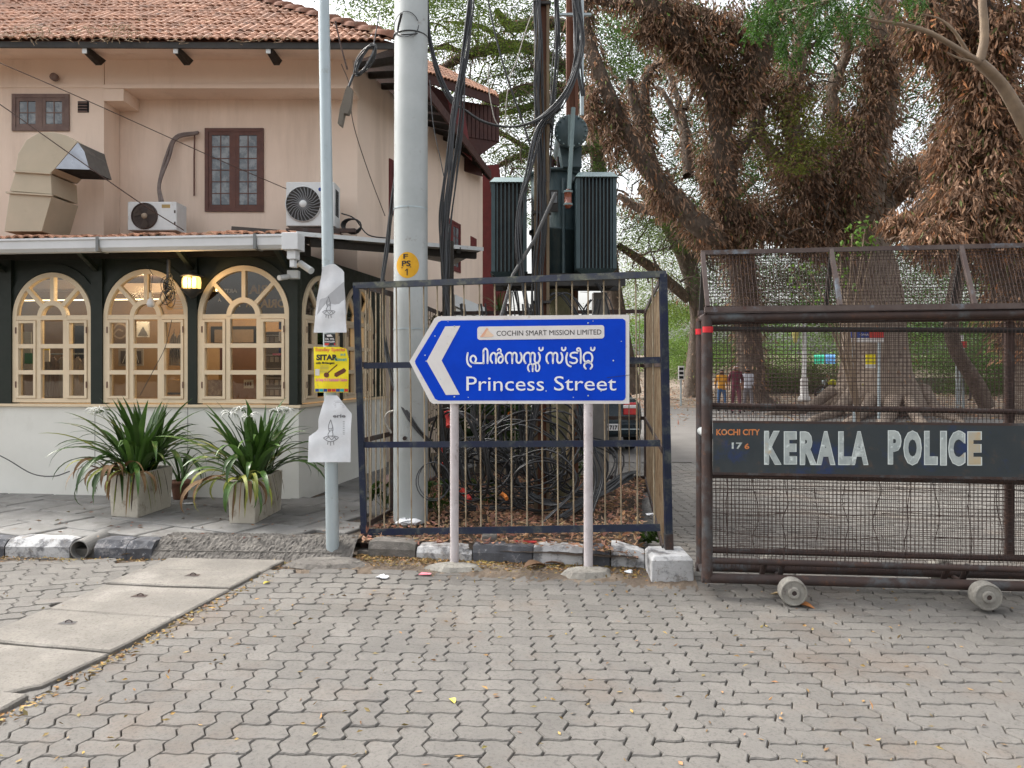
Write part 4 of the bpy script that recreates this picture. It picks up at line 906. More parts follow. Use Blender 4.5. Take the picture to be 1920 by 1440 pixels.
# beam, soffit, gutter
MB().wbox(CW, uS, uE+.1, ZT+.0, ZT+.12, -.1, .06).build('beam', M['dark_wood'], cafe)
for px in (12, 184, 363, 540): MB().bar(CW.P(CW.u(px), ZT-.12, .03), CW.P(CW.u(px), ZT+.05, .34), .05, .05).build('bracket', M['green_wood'], cafe)
MB().wbox(CW, uS, uE+.05, ZT+.10, ZT+.125, .0, .50).build('soffit', M['dark_wood'], cafe)
ZG0, ZG1 = 2.76, 2.90
gu1 = CW.u(566, .5); g = MB()
prof = [(.44,ZG0+.02),(.46,ZG0),(.54,ZG0),(.575,ZG0+.035),(.58,ZG1-.03),(.595,ZG1-.02),(.595,ZG1),(.575,ZG1),(.56,ZG1-.02),(.46,ZG1-.02),(.44,ZG1-.01)]
g.prism([CW.P(uS, z, o) for o, z in prof], CW.d*(gu1-uS-.13)); g.build('gutter', M['white_pvc'], cafe)
MB().wbox(CW, gu1-.17, gu1+.0, ZG0-.02, ZG1+.01, .42, .61).wbox(CW, gu1-.13, gu1-.04, ZG0-.11, ZG0-.02, .45, .57).wbox(CW, gu1-.11, gu1-.06, ZG0-.19, ZG0-.11, .47, .55).build('gutter_outlet', M['white_pvc'], cafe, bevel=.006)
for px in (-60, 183, 478): u = CW.u(px, .59); MB().wbox(CW, u-.014, u+.014, ZG0-.006, ZG1+.006, .43, .603).build('gutter_strap', plain('strap_grey',(.20,.21,.21)), cafe)
# annex roof: sagging edge of weathered tiles
def tile_geo(w=.215, l=.36):
    prof = [(0,0),(.12,.022),(.28,.026),(.42,.004),(.52,.0),(.62,.022),(.78,.026),(.92,.006),(1,.0)]
    n = len(prof); v = []
    for y, dz in ((0, .012), (l, 0)):
        v += [((x-.5)*w, y, z+dz) for x, z in prof]
    v += [((x-.5)*w, 0, z-.006) for x, z in prof]
    f = [(i, i+1, n+i+1, n+i) for i in range(n-1)] + [(2*n+i, 2*n+i+1, i+1, i) for i in range(n-1)]
    return v, f
TV, TF = tile_geo()
tile_me = bpy.data.meshes.new('roof_tile'); tile_me.from_pydata(TV, [], TF); tile_me.materials.append(M['tile'])
tile_me.color_attributes.new('tint', 'FLOAT_COLOR', 'POINT').data.foreach_set('color', np.ones(4*len(TV), dtype=np.float32))
def frame_mat(x, y, z, loc): m = Matrix((x, y, z)).transposed().to_4x4(); m.translation = loc; return m
def lay_tiles(parent, place, limit=300):
    """place: list of 4x4 matrices; nearest ones singly, the rest joined"""
    base = wloc(parent); place.sort(key=lambda m: m.translation.length)
    VV = []; QQ = []; TT = []
    for i, m in enumerate(place):
        if i < limit:
            o = bpy.data.objects.new('roof_tile', tile_me); COL.objects.link(o); o.parent = parent; mm = m.copy(); mm.translation = m.translation-base; o.matrix_local = mm
        else:
            b = len(VV); t = random.uniform(.7, 1.2)
            for p in TV: VV.append(tuple(m @ Vector(p) - base)); TT.append((t, t*random.uniform(.99,1.01), t, 1))
            for q in TF: QQ.append([b+k for k in q])
    if VV:
        me = bpy.data.meshes.new('roof_tiles'); me.from_pydata(VV, [], QQ); me.materials.append(M['tile'])
        me.color_attributes.new('tint', 'FLOAT_COLOR', 'POINT').data.foreach_set('color', np.array(TT, dtype=np.float32).ravel())
        o = bpy.data.objects.new('roof_tiles', me); COL.objects.link(o); o.parent = parent; o['kind'] = 'stuff'
pl = []
sl_ = R(9); Z_ = Vector((0,0,1)); gd = CW.d; bk = -CW.n
yd = (bk*math.cos(sl_)+Z_*math.sin(sl_)).normalized(); zd = gd.cross(yd).normalized()
MB().hexa([CW.P(uS, ZG1-.02,.44), CW.P(gu1-.1, ZG1-.02,.44), CW.P(gu1-.2, ZG1+.32,-1.9), CW.P(uS, ZG1+.32,-1.9), CW.P(uS, ZG1,.44), CW.P(gu1-.1, ZG1,.44), CW.P(gu1-.2, ZG1+.34,-1.9), CW.P(uS, ZG1+.34,-1.9)]).build('roof_deck', M['steel_dark'], cafe)
for r in range(8):
    for c in range(26):
        u = gu1-.30-c*.21; o = .50-r*.26
        if u < uS: continue
        p = CW.P(u+random.uniform(-.02,.02), ZG1+.012+(.44-o)*math.tan(sl_)+random.uniform(-.004,.022), o+random.uniform(-.03,.03))
        m = frame_mat(gd, yd, zd, p) @ Matrix.Rotation(random.uniform(-.12,.12), 4, 'Z') @ Matrix.Rotation(random.uniform(-.08,.08), 4, 'Y') @ Matrix.Rotation(random.uniform(-.05,.05), 4, 'X'); pl.append(m)
lay_tiles(cafe, pl, 100)
MB().bar(CW.P(CW.u(440,.3), ZG1+.10, .35), CW.P(CW.u(545,.3), ZG1+.045, .35), .05, .06).build('loose_batten', M['steel_dark'], cafe)
# side awning of tin sheet
aw = thing('tin_awning', 'thin grey tin awning jutting from the side of the cafe, dark beneath', 'awning', (-1.5, 9.2, 3.0))
A0, A1 = W(556,440,7.75), W(906,468,9.05); A2, A3 = Vector((-1.75, 10.6, 3.33)), Vector((-1.0, 12.6, 3.30))
MB().hexa([A0, A1, A3, A2, A0+Z_*.012, A1+Z_*.012, A3+Z_*.012, A2+Z_*.012]).build('tin_sheet', plain('tin_sheet',(.20,.19,.17),.6), aw)
MB().bar(A0+Z_*.012, A1+Z_*.006, .015, .045).build('white_edge', M['ac_white'], aw)
MB().bar(A0-Z_*.06+Vector((.1,.15,0)), A1-Z_*.06+Vector((-.1,.1,0)), .05, .08).build('beam', M['dark_wood'], aw)
for t in (.15, .5, .85): MB().bar(A0.lerp(A1, t)-Z_*.03, A2.lerp(A3, t)-Z_*.03, .05, .07).build('rafter', M['dark_wood'], aw)
MB().box((-1.05, 11.2, .1), (-.98, 11.27, 3.2)).build('post', M['dark_wood'], aw)
# inside of the cafe
rm = MB()
inn = thing('cafe_interior', 'warm brown room seen through the arched cafe windows', 'room', CW.P(1.5, .1, -1))
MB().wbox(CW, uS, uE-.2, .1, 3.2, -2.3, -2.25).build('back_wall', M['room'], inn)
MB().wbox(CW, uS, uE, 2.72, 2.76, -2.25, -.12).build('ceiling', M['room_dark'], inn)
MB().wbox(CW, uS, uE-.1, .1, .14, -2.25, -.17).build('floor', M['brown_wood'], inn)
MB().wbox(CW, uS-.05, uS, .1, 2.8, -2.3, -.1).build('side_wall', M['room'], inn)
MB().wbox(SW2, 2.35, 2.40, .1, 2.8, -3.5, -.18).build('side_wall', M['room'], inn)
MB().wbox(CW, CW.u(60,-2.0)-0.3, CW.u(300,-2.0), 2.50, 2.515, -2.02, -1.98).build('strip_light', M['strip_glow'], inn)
def it(name, lab, cat, px, py0, py1, o, parts, group=None):
    u = CW.u(px, o); t = thing(name, lab, cat, CW.P(u, CW.z(px, py1, o), o), group); return t, u
def ibox(t, nm, m_, pxa, pya, pxb, pyb, o, d=.02):
    MB().wbox(CW, CW.u(pxa,o), CW.u(pxb,o), CW.z(pxb,pyb,o), CW.z(pxa,pya,o), o-d, o).build(nm, m_, t)
pc = lambda n_, c: plain(n_, c)
t,_ = it('framed_picture','dark framed pale picture on the back wall, seen in the third arched window','picture',440,605,640,-2.2,0)
ibox(t,'frame',M['black'],395,612,482,642,-2.2); ibox(t,'canvas',pc('canvas_brown',(.20,.15,.11)),402,618,475,642,-2.17,.01)
t,_ = it('framed_picture','swirling pale sculpture picture in the second arched window','picture',225,600,640,-1.0,0)
ibox(t,'frame',pc('frame_tan',(.22,.15,.09)),203,598,243,645,-1.0); 
mb = MB(); f_ = lambda x,y: CW.Q(x,y,-.985); stroke(mb, crv([(212,618),(222,607),(236,612),(237,626),(226,634),(214,628),(221,618),(230,621)],5), f_, 3.2); mb.build('painting', pc('pale_ochre',(.45,.36,.26)), t)
t,_ = it('framed_picture','white mountain sketch card in the second arched window','picture',272,603,640,-1.0,0)
ibox(t,'frame',M['paper'],256,603,279,632,-1.0); mb = MB(); mb.add([CW.Q(*q,-.985) for q in [(258,630),(268,612),(274,622),(278,630)]],[(0,1,2,3)]); mb.build('painting', M['ink_grey'], t)
t,_ = it('framed_picture','line drawing in a pale frame low in the second arched window','picture',245,655,685,-1.0,0)
ibox(t,'frame',pc('pale_grey_frame',(.38,.36,.34)),222,654,268,686,-1.0); ibox(t,'canvas',pc('drawing_dark',(.09,.075,.07)),226,658,264,682,-.98,.01)
mb = MB(); stroke(mb, crv([(230,680),(238,662),(246,676),(254,662),(260,680)],5), lambda x,y: CW.Q(x,y,-.975), 1); mb.build('painting', M['paper'], t)
t,_ = it('green_lit_sign','small green lit sign by a bright gap in the first arched window','sign',50,655,700,-1.9,0)
ibox(t,'panel',plain('bright_gap',(.75,.78,.75)),33,622,58,700,-1.9); ibox(t,'green_panel',pc('green_print',(.03,.30,.08)),46,662,60,682,-1.87,.01); ibox(t,'white_panel',M['paper'],46,683,60,692,-1.86,.01)
t,_ = it('small_notice','yellow topped white notice hanging in the first arched window','notice',87,650,680,-.35,0)
ibox(t,'panel',M['paper'],83,655,92,678,-.35); ibox(t,'header',M['poster'],83,653,92,657,-.34,.006)
t,_ = it('door_frame','dark doorway with pale frame behind the first arched window','door',157,605,660,-2.2,0)
ibox(t,'frame',pc('frame_cream_dark',(.34,.30,.25)),130,600,180,756,-2.22); ibox(t,'door_leaf',M['black'],140,611,178,756,-2.19,.02)
gcol = [(.36,.33,.31),(.30,.24,.22),(.42,.39,.36),(.26,.20,.22),(.40,.34,.28),(.33,.27,.24)]
gl = ['grey garment with dark collar on the rail in the first arched window','brown garment beside the grey one on the rail','pale cream garment hanging in the middle of the rail','plum garment on the rail right of the cream one','sand coloured garment near the right end of the rail','dull brown garment at the right end of the rail']
rl = thing('clothes_rail','thin metal clothes rail behind the first arched window','clothes rail',CW.P(CW.u(110,-.6),.14,-.6))
MB().tube([CW.P(CW.u(78,-.6),1.72,-.6), CW.P(CW.u(172,-.6),1.72,-.6)], .01, 8).build('rail_bar', M['galv'], rl)
for px in (78,172): MB().tube([CW.P(CW.u(px,-.6),.14,-.6), CW.P(CW.u(px,-.6),1.72,-.6)], .01, 8).build('upright', M['galv'], rl)
def garment(px, o, z1, z0, w, c, lab, cat='garment'):
    u = CW.u(px, o); t = thing('garment', lab, cat, CW.P(u, z1, o), 'garments hanging in the cafe'); n = 10; vs = []
    for r, (z, ww) in enumerate(((z1,.3),(z1-.06,1),(z1-.3,.8),((z0+z1)/2,.85),(z0,1.05))):
        for k in range(n+1): s = k/n*2-1; vs.append(CW.P(u+s*w*ww/2, z-.03*abs(s)*(r<2), o+.025*math.sin(k*2.1+r*.4)))
    MB().add(vs, [(r*(n+1)+k, r*(n+1)+k+1, (r+1)*(n+1)+k+1, (r+1)*(n+1)+k) for r in range(4) for k in range(n)], 0, True).build('cloth', pc('cloth%.2f%.2f' % c[:2], c), t)
    MB().tube([CW.P(u,z1-.03,o), CW.P(u,z1+.03,o), CW.P(u+.01,z1+.05,o)], .003, 5).build('hanger_hook', M['steel_dark'], t)
for i in range(6): garment(86+i*15, -.6+random.uniform(-.05,.05), 1.69, .75+random.uniform(-.05,.15), .17, gcol[i], gl[i])
for i, px in enumerate((326, 338)): garment(px, -.9, 1.98, 1.58, .10, (.55,.53,.50) if i else (.48,.45,.42), ('left pale shirt','right pale shirt')[i]+' of two hanging high in the second arched window')
t,_ = it('yellow_cabinet','ochre cabinet glimpsed at the bottom of the second arched window','cabinet',332,715,756,-.8,0)
ibox(t,'carcass',pc('ochre_paint',(.42,.25,.05)),316,712,342,736,-.8,.3); ibox(t,'shelf_edge',M['black'],314,736,346,740,-.79,.3)
t,_ = it('floral_screen','pale floral patterned screen low in the third arched window','screen',402,712,756,-.5,0)
ibox(t,'panel',mat('floral', (.42,.38,.35), (.22,.17,.16), 26, .8, 0),378,712,420,752,-.5); ibox(t,'stand',pc('ochre_paint',(.42,.25,.05)),410,700,425,752,-.6)
t,_ = it('postcard_rack','white postcard rack in the right casement of the third arched window','rack',518,625,730,-.45,0)
ibox(t,'board',pc('rack_board',(.24,.21,.19)),492,622,536,745,-.55,.02)
for r, y in enumerate((628, 665, 690, 708, 727)):
    ibox(t,'shelf_edge',pc('pale_shelf',(.55,.53,.50)),495,y,534,y+1.6,-.5,.03)
    for c in range(4): ibox(t,'postcard',pc('postcard_'+'abc'[(r+c)%3],((.5,.46,.42),(.32,.28,.27),(.42,.40,.36))[(r+c)%3]),497+c*9.2,y+4,504+c*9.2,y+14,-.49,.008)
t,_ = it('number_card','small pale card with printed marks in the third arched window','card',466,712,728,-.2,0)
ibox(t,'card',pc('card_cream',(.50,.46,.38)),457,712,475,728,-.2,.004); mb = MB()
for k in range(3): mb.add([CW.Q(460+k*4.8+1.5*math.cos(a),720+4*math.sin(a),-.194) for a in [j*.785 for j in range(8)]], [tuple(range(8))])
mb.build('printed_mark', M['ink_brown'], t)
t,_ = it('wooden_door_panel','reddish brown wooden panel behind the third arched window','panel',425,652,756,-1.2,0)
ibox(t,'board',M['brown_wood'],412,650,424,756,-1.2); ibox(t,'board',pc('dark_brown_board',(.12,.06,.035)),436,650,482,756,-2.1)
ls = thing('reversed_window_letters','reversed gold and white window letters on an added dark board high behind third arched window','sign',CW.P(CW.u(470,-.6),2.2,-.6))
MB().wbox(CW, CW.u(376,-.66), CW.u(548,-.66), CW.z(450,592,-.66), CW.z(450,500,-.66), -.68, -.66).build('board', M['room_dark'], ls)  # added dark board, stands in for the far window glass behind the letters
lf = lambda x, y: CW.Q(x, y, -.655)
mb = MB(); text(mb,'RIA',lf,467,501,551,533,.04,True); text(mb,'ORIA',lf,488,536,577,560,.04,True); text(mb,'A',lf,461,470,576,562,.04,True); mb.build('gold_lettering', M['gold'], ls)
mb = MB(); text(mb,"ARTS",lf,418,445,549,541,.05,True); text(mb,'S',lf,383,391,567,558,.05,True); text(mb,'A',lf,408,415,566,558,.05,True); text(mb,'A',lf,441,451,575,566,.05,True); mb.build('white_lettering', M['sign_white'], ls)
lw = thing('letter_decal','small white lettering and lines in the arch of the second window','sign',CW.P(CW.u(325,-.1),2.3,-.1))
mb = MB(); lf2 = lambda x, y: CW.Q(x, y, -.1)
for k,(a,b) in enumerate(((332,346),(326,345),(329,347),(324,348))): stroke(mb,[(a,563+k*5),(b,563+k*5)],lf2,1.1)
mb.build('lettering', M['sign_white'], lw)
for i,(px,py,o) in enumerate(((575,551,-.9),(515,556,-1.2))):
    c = CW.Q(px,py,o); t = thing('pendant_lamp', ('glowing amber pendant lamp seen through the side window','glowing amber pendant lamp in the arch of the third window')[i], 'lamp', c)
    MB().lathe(c, [(.0,.07),(.03,.07),(.075,.0),(.07,-.05),(.03,-.08),(0,-.08)], 12).build('shade', M['lamp_glow'], t)
    MB().tube([c+Z_*.07, Vector((c.x,c.y,2.72))], .004, 5).build('cord', M['black'], t)
t = thing('blue_merchandise','blue and white packets seen through the side arched window','packets',SW2.P(.25,1.9,-.3))
for k in range(3): MB().wbox(SW2,.12,.40,1.72+k*.13,1.82+k*.13,-.3,-.28).build('packet', M[('ink_blue','sign_white','ink_blue')[k]], t)
MB().wbox(SW2,.02,.5,1.69,1.71,-.32,-.22).build('shelf', M['ink_pink'], t)
# bulb, lantern, cameras, hanging cable clump on the front
c = W(360,530,8.0)
lan = thing('wall_lantern','lit amber stained glass lantern on the green post between second and third arches','lantern',c)
for dx, w_ in ((-.055,.062),(.045,.058)):
    q = MB(); q.lathe(c+Vector((dx,0,0)), [(.0,-.07),(.05,-.07),(.056,-.0),(.05,.045),(.03,.075),(0,.085)], 10); q.build('lit_glass', M['lamp_glow'], lan)
    for k in range(6): a = k*math.pi/3; MB().tube([c+Vector((dx+.053*math.cos(a),.053*math.sin(a),-.07)), c+Vector((dx+.06*math.cos(a),.06*math.sin(a),0)), c+Vector((dx+.052*math.cos(a),.052*math.sin(a),.05))], .004, 4).build('lead_strip', M['black'], lan)
MB().lathe(c+Vector((0,0,.075)), [(0,.05),(.06,.025),(.12,.0),(.12,-.012),(0,-.012)], 14).build('cap', M['steel_dark'], lan)
MB().lathe(c+Vector((0,0,-.08)), [(.115,.01),(.115,0),(.05,-.06),(.015,-.09),(0,-.09)], 14).build('base', M['steel_dark'], lan)
pl_ = bpy.data.lights.new('lantern_light','POINT'); pl_.energy = 3; pl_.color = (1,.62,.25); pl_.shadow_soft_size = .05
lo = bpy.data.objects.new('lantern_light', pl_); COL.objects.link(lo); lo.parent = lan; lo.location = (0,-.14,0)
for i,(dx,dy) in enumerate(((-4.6,9.2),(-3.2,9.3))):
    q = bpy.data.lights.new('cafe_light','POINT'); q.energy = 20; q.color = (1,.72,.42); q.shadow_soft_size = .12
    lo = bpy.data.objects.new('cafe_light', q); COL.objects.link(lo); lo.parent = inn; lo.location = Vector((dx,dy,2.45))-wloc(inn)
c = W(283,567,8.02); t = thing('hanging_bulb','white bulb in a socket hanging before the second arched window','bulb',c)
MB().lathe(c, [(0,-.055),(.03,-.05),(.045,-.02),(.035,.02),(.018,.045)], 14).build('bulb', M['sign_white'], t); MB().lathe(c+Z_*.045, [(.02,0),(.022,.06),(0,.065)], 12).build('socket', M['cream_wood'], t)
MB().tube([c+Z_*.11, c+Vector((.02,0,.3)), W(275,497,8.0)], .003, 5).build('cord', M['cable'], t)
cam1 = thing('security_camera','white bullet camera with junction box under the gutter outlet','camera', W(553,515,7.9))
q0 = W(553,515,7.9); MB().box((q0.x-.075,7.86,q0.z-.045),(q0.x+.045,7.95,q0.z+.045)).build('junction_box', M['ac_white'], cam1, bevel=.008)
MB().tube([W(540,519,7.86), W(523,521,7.75)], .028, 10).build('left_camera', M['ac_white'], cam1)
MB().tube([W(555,500,7.9), W(566,492,7.85), W(574,499,7.8)], .02, 8).build('arm', M['cream_wood'], cam1); MB().tube([W(563,494,7.8), W(584,508,7.7)], .036, 12).build('right_camera', M['ac_white'], cam1)
mb = MB(); rs = random.Random(4)
for k in range(16):
    a0 = rs.uniform(0,6.28); cx, cy = 315+rs.uniform(-5,6), 545+rs.uniform(-18,14); rx, ry = rs.uniform(4,11), rs.uniform(8,20)
    mb.tube([W(cx+rx*math.cos(a0+t*.5), cy+ry*math.sin(a0+t*.5), 7.9+.04*math.sin(t)) for t in range(14)], .004, 5)
mb.tube([W(316,487,7.92), W(315,540,7.9)], .02, 8); tag(mb.build('cable_tangle', M['cable'], None, W(315,545,7.9)), 'dark tangled clump of wire hanging between the second arch and the lantern', 'cable')

# ============================================================ THE HOUSE BEHIND
house = thing('house', 'peach plastered two storey house with clay tiled hipped roof', 'building', (-5, 10.2, 0))
HW = Wall((-9.5, 10.2), (-2.134, 10.2)); LW = Wall((-9.5, 9.8), (-5.41, 9.8)); HS = Wall((-2.134, 10.2), (-.62, 15.6))
MB().wbox(HW, 3.9, HW.len, 2.6, 5.72, -.25, 0).build('wall', M['wall_pink'], house)
MB().wbox(LW, 0, LW.len, 2.6, 5.70, -.39, 0).build('wall', M['wall_pink'], house)
MB().wbox(HS, .0, HS.len, .0, 5.74, -.25, .0).build('wall', M['wall_pink'], house)
zb = W(0,160,9.8).z
MB().wbox(HW, 4.096, HW.len+.02, zb-.0, 5.66, .001, .393).build('upper_band', M['wall_pink'], house)
MB().wbox(HW, 4.1, HW.len+.03, zb-.05, zb+.0, .0, .43).build('band_ledge', M['wall_pink'], house)
u_ = LW.u(205); MB().wbox(LW, LW.len-.0+.003, LW.len+.27, W(0,190,9.8).z, zb-.053, -.395, .02).build('bracket', M['wall_pink'], house)
MB().wbox(LW, 0, LW.len+.004, zb-.035, zb+.02, .001, .012).build('band_ledge', M['wall_pink'], house)
def house_window(w, pxa, pya, pxb, pyb, rows, mt, lab=None):
    a, b = w.u(pxa), w.u(pxb); z0, z1 = w.z(pxa, pyb), w.z(pxa, pya); t = .05; fr = MB()
    fr.wbox(w, a, a+t, z0, z1, -.05, .025).wbox(w, b-t, b, z0, z1, -.05, .025).wbox(w, a+t, b-t, z1-t, z1, -.05, .023).wbox(w, a+t, b-t, z0, z0+t*.9, -.05, .023)
    mid = (a+b)/2; fr.wbox(w, mid-.022, mid+.022, z0+t*.9, z1-t, -.05, .02)
    win = fr.build('window', M[mt], house)
    MB().wbox(w, a+.01, b-.01, z0+.01, z1-.01, .0005, .003).build('backing', M['black'], win)
    for (x0, x1) in ((a+t, mid-.022), (mid+.022, b-t)):
        s = MB(); e = .045; y0, y1 = z0+t*.9, z1-t
        s.wbox(w, x0, x0+e, y0, y1, .003, .016).wbox(w, x1-e, x1, y0, y1, .003, .016).wbox(w, x0+e, x1-e, y0, y0+e, .003, .0155).wbox(w, x0+e, x1-e, y1-e, y1, .003, .0155)
        m_ = (x0+x1)/2; s.wbox(w, m_-.006, m_+.006, y0+e, y1-e, .003, .014)
        for r in range(1, rows): z = y0+e+(y1-y0-2*e)*r/rows; s.wbox(w, x0+e, x1-e, z-.006, z+.006, .003, .0135)
        s.build('sash', M[mt], win)
        for r in range(rows):
            za = y0+e+(y1-y0-2*e)*r/rows+.006; zb_ = y0+e+(y1-y0-2*e)*(r+1)/rows-.006
            for (c0, c1) in ((x0+e, m_-.006), (m_+.006, x1-e)): MB().wbox(w, c0, c1, za, zb_, .003, .008).build('pane', M['pane_dark'], win)
    return win
house_window(HW, 385, 241, 495, 397, 6, 'brown_wood'); house_window(LW, 24, 177, 131, 246, 2, 'grey_wood')
house_window(HS, 829, 403, 862, 500, 4, 'red_wood'); house_window(HS, 729, 297, 741, 400, 5, 'red_wood')
a, b = LW.u(146), LW.u(167); z0, z1 = LW.z(150,211), LW.z(150,190)
v_ = MB().wbox(LW, a, b, z0, z1, .0005, .004).build('vent', M['black'], house)
for k in range(4): z = z0+(z1-z0)*(k+.15)/4; MB().wbox(LW, a+.01, b-.02, z, z+.012, .004, .02).build('vent_louvre', M['grey_wood'], v_)
a, b = HS.u(882), HS.u(893); MB().wbox(HS, a, b, HS.z(887,480), HS.z(887,445), .0005, .01).build('vent', M['red_wood'], house)
c = W(104,146,9.75); MB().lathe(c, [(0,-.05),(.05,-.05),(.05,.0),(.035,.03),(0,.03)], 12, 'Y').build('light_fitting', M['grey_wood'], house)
# roof: front slope, tiles laid on a deck
EZ = 5.60; PITCH = R(34.5); EC = Vector((-1.48, 9.2, EZ))
up = Vector((0, math.cos(PITCH), math.sin(PITCH))); nr = Vector((0, -math.sin(PITCH), math.cos(PITCH)))
apex = EC + Vector((-4.2, 4.2, 4.2*math.tan(PITCH)))
lft = Vector((-9.6, 9.2, EZ+.03)); lfu = Vector((-9.6, 13.4, apex.z))
sd = Vector((.165,.986,0)).normalized(); farE = EC + sd*6.15
ridge2 = apex + sd*5
roof = MB().add([EC, lft, lfu, apex, EC-nr*.06, lft-nr*.06, lfu-nr*.06, apex-nr*.06], [(3,2,1,0),(4,5,6,7),(0,1,5,4)]).build('roof', M['tile_plain'], house)
sd_n = Vector((sd.y, -sd.x, 0))
MB().add([EC, farE, ridge2, apex, EC-Z_*.05, farE-Z_*.05, ridge2-Z_*.05, apex-Z_*.05], [(0,1,2,3),(7,6,5,4),(0,4,5,1)]).build('roof_side', M['maroon_board'], house)
pl = []
for r in range(22):
    s = r*.245
    for c in range(50):
        x = EC.x - .12 - c*.205 - (r%2)*.0
        y = EC.y + s*math.cos(PITCH)
        if x > EC.x - s*math.cos(PITCH) - .08 or x < -9.3 or abs(x) > y*.72+.5: continue
        p = Vector((x+random.uniform(-.008,.008), y-.05, EZ+s*math.sin(PITCH)+.012+random.uniform(-.006,.008)+.03*math.sin(x*.8)*.4))
        m = frame_mat(Vector((1,0,0)), up, nr, p) @ Matrix.Rotation(random.uniform(-.035,.035), 4, 'Z') @ Matrix.Rotation(random.uniform(-.05,.02), 4, 'X'); pl.append(m)
lay_tiles(house, pl, 300)
hd = (apex-EC).normalized()
for k in range(14):
    p = EC + hd*(.05+k*.36); q = p+hd*.40; vs = []
    for (pt, r, dz) in ((p, .12, .05), (q, .10, .02)):
        sx = hd.cross(Z_).normalized(); sz = sx.cross(hd)
        for a in range(0, 181, 30): vs.append(pt + sx*r*math.cos(R(a)) + sz*(r*.8*math.sin(R(a))+dz))
    MB().add(vs, [(i, i+1, 7+i+1, 7+i) for i in range(6)] + [tuple(range(6,-1,-1))], 0, True).build('ridge_tile', M['tile_plain'], house)
MB().bar(EC+Vector((0.02,-.0,-.045)), lft+Vector((0,0,-.045)), .03, .075).build('fascia', M['steel_dark'], house)
MB().bar(EC+Vector((0.02,0,-.06)), farE+Vector((0.02,0,-.06)), .03, .16).build('fascia', M['maroon_board'], house)
MB().add([EC+Vector((0,-.005,-.07)), lft+Vector((0,-.005,-.07)), Vector((-9.6,9.9,EZ+.06)), Vector((-2.1,9.9,EZ+.06))], [(0,1,2,3)]).build('soffit', M['wall_pink'], house)
for px in (166, 336, 509): 
    p = W(px, 97, 9.25); MB().hexa([(p.x-.05,9.22,5.48),(p.x+.02,9.22,5.48),(p.x+.02,9.5,5.44),(p.x-.05,9.5,5.44),(p.x-.05,9.22,5.55),(p.x+.02,9.22,5.55),(p.x+.02,9.62,5.55),(p.x-.05,9.62,5.55)]).build('rafter_end', M['dark_wood'], house)
    MB().box((p.x-.055,9.205,5.47),(p.x-.0,9.219,5.54)).build('rafter_cap', M['ac_white'], house)
for k in range(14):
    t = .25+k*.46; p = EC+sd*t; q = HS.P(min(HS.len, max(.01,t*.92-.3)), 5.72, 0); MB().bar(p-Z_*.11, q+Z_*.0, .05, .09).build('rafter', M['dark_wood'], house)
# cross wing roof beyond (front facing tiled slope) and its boarded gable box
wing = thing('gabled_wing', 'far wing with small tiled slope and dark red boarded gable box', 'building', W(880,250,14.5))
e0, e1 = W(780,130,12.4), W(935,183,14.4)
t0, t1 = W(760,98,13.6), W(932,176,15.3)
MB().add([e0, e1, t1, t0, e0-Z_*.06, e1-Z_*.06, t1-Z_*.06, t0-Z_*.06], [(0,1,2,3),(7,6,5,4),(0,4,5,1),(1,5,6,2)]).build('roof', M['tile_plain'], wing)
xd = (e1-e0).normalized(); Lx = (e1-e0).length; nx_ = int(Lx/.19); pl = []
for r in range(7):
    for c in range(nx_):
        u = (c+.5)/nx_; a_ = e0.lerp(e1, u); b_ = t0.lerp(t1, u); y_ = (b_-a_); 
        if r*.22 > y_.length-.1: continue
        yv = (y_-xd*y_.dot(xd)).normalized(); zv = xd.cross(yv).normalized(); zv = zv if zv.z > 0 else -zv
        pl.append(frame_mat(xd, yv, zv, a_+y_.normalized()*(r*.22-.05)+zv*.012) @ Matrix.Rotation(random.uniform(-.03,.03),4,'Z'))
lay_tiles(wing, pl, 150)
MB().bar(e0-Z_*.09, e1-Z_*.09, .03, .15).build('fascia', M['maroon_board'], wing)
bx = Wall((W(868,0,14.0).x, 14.0), (W(937,0,14.35).x, 14.35)); zt_ = W(0,192,14.1).z; zb_ = W(0,258,14.1).z
MB().prism([bx.P(0,zt_,-.02), bx.P(bx.len,zt_,-.02), bx.P(bx.len,zb_,-.02), bx.P(bx.len*.5,zb_-.30,-.02), bx.P(0,zb_-.26,-.02)], bx.n*-.9).build('gable_box', M['maroon_board'], wing)
for k in range(9): u = bx.len*(k+.1)/9; MB().wbox(bx, u, u+bx.len*.8/9, zb_+.0, zt_-.02, -.02, .0).build('board', M['maroon_board'], wing)
MB().prism([W(838,185,13.6), W(868,190,13.7), W(885,300,13.7), W(862,280,13.6)], Vector((0,.06,0))).build('red_board', M['red_wood'], wing)
MB().prism([W(790,150,14.2), W(868,190,14.2), W(905,330,14.6), W(800,300,14.2)], Vector((0,.06,0))).build('wall', M['maroon_board'], wing)
MB().prism([W(905,310,15.9), W(935,308,15.9), W(952,420,15.9), W(950,640,15.9), W(902,640,15.9)], Vector((0,.3,0))).build('red_wall', M['red_wood'], wing)
MB().prism([W(900,412,16.0), W(948,412,16.0), W(948,700,16.0), W(900,700,16.0)], Vector((0,.1,0))).build('red_door', M['red_wood'], wing)
fb = thing('white_parapet', 'white boxed ledge low beside the far corner of the house', 'ledge', W(880,580,12.3))
MB().hexa([W(853,573,12.0),W(911,600,12.6),W(911,600,12.6)+Vector((-.1,.2,0)),W(853,573,12)+Vector((-.1,.2,0)),W(853,552,12.0),W(911,577,12.6),W(911,577,12.6)+Vector((-.1,.2,0)),W(853,552,12)+Vector((-.1,.2,0))]).build('ledge_front', M['ac_white'], fb)
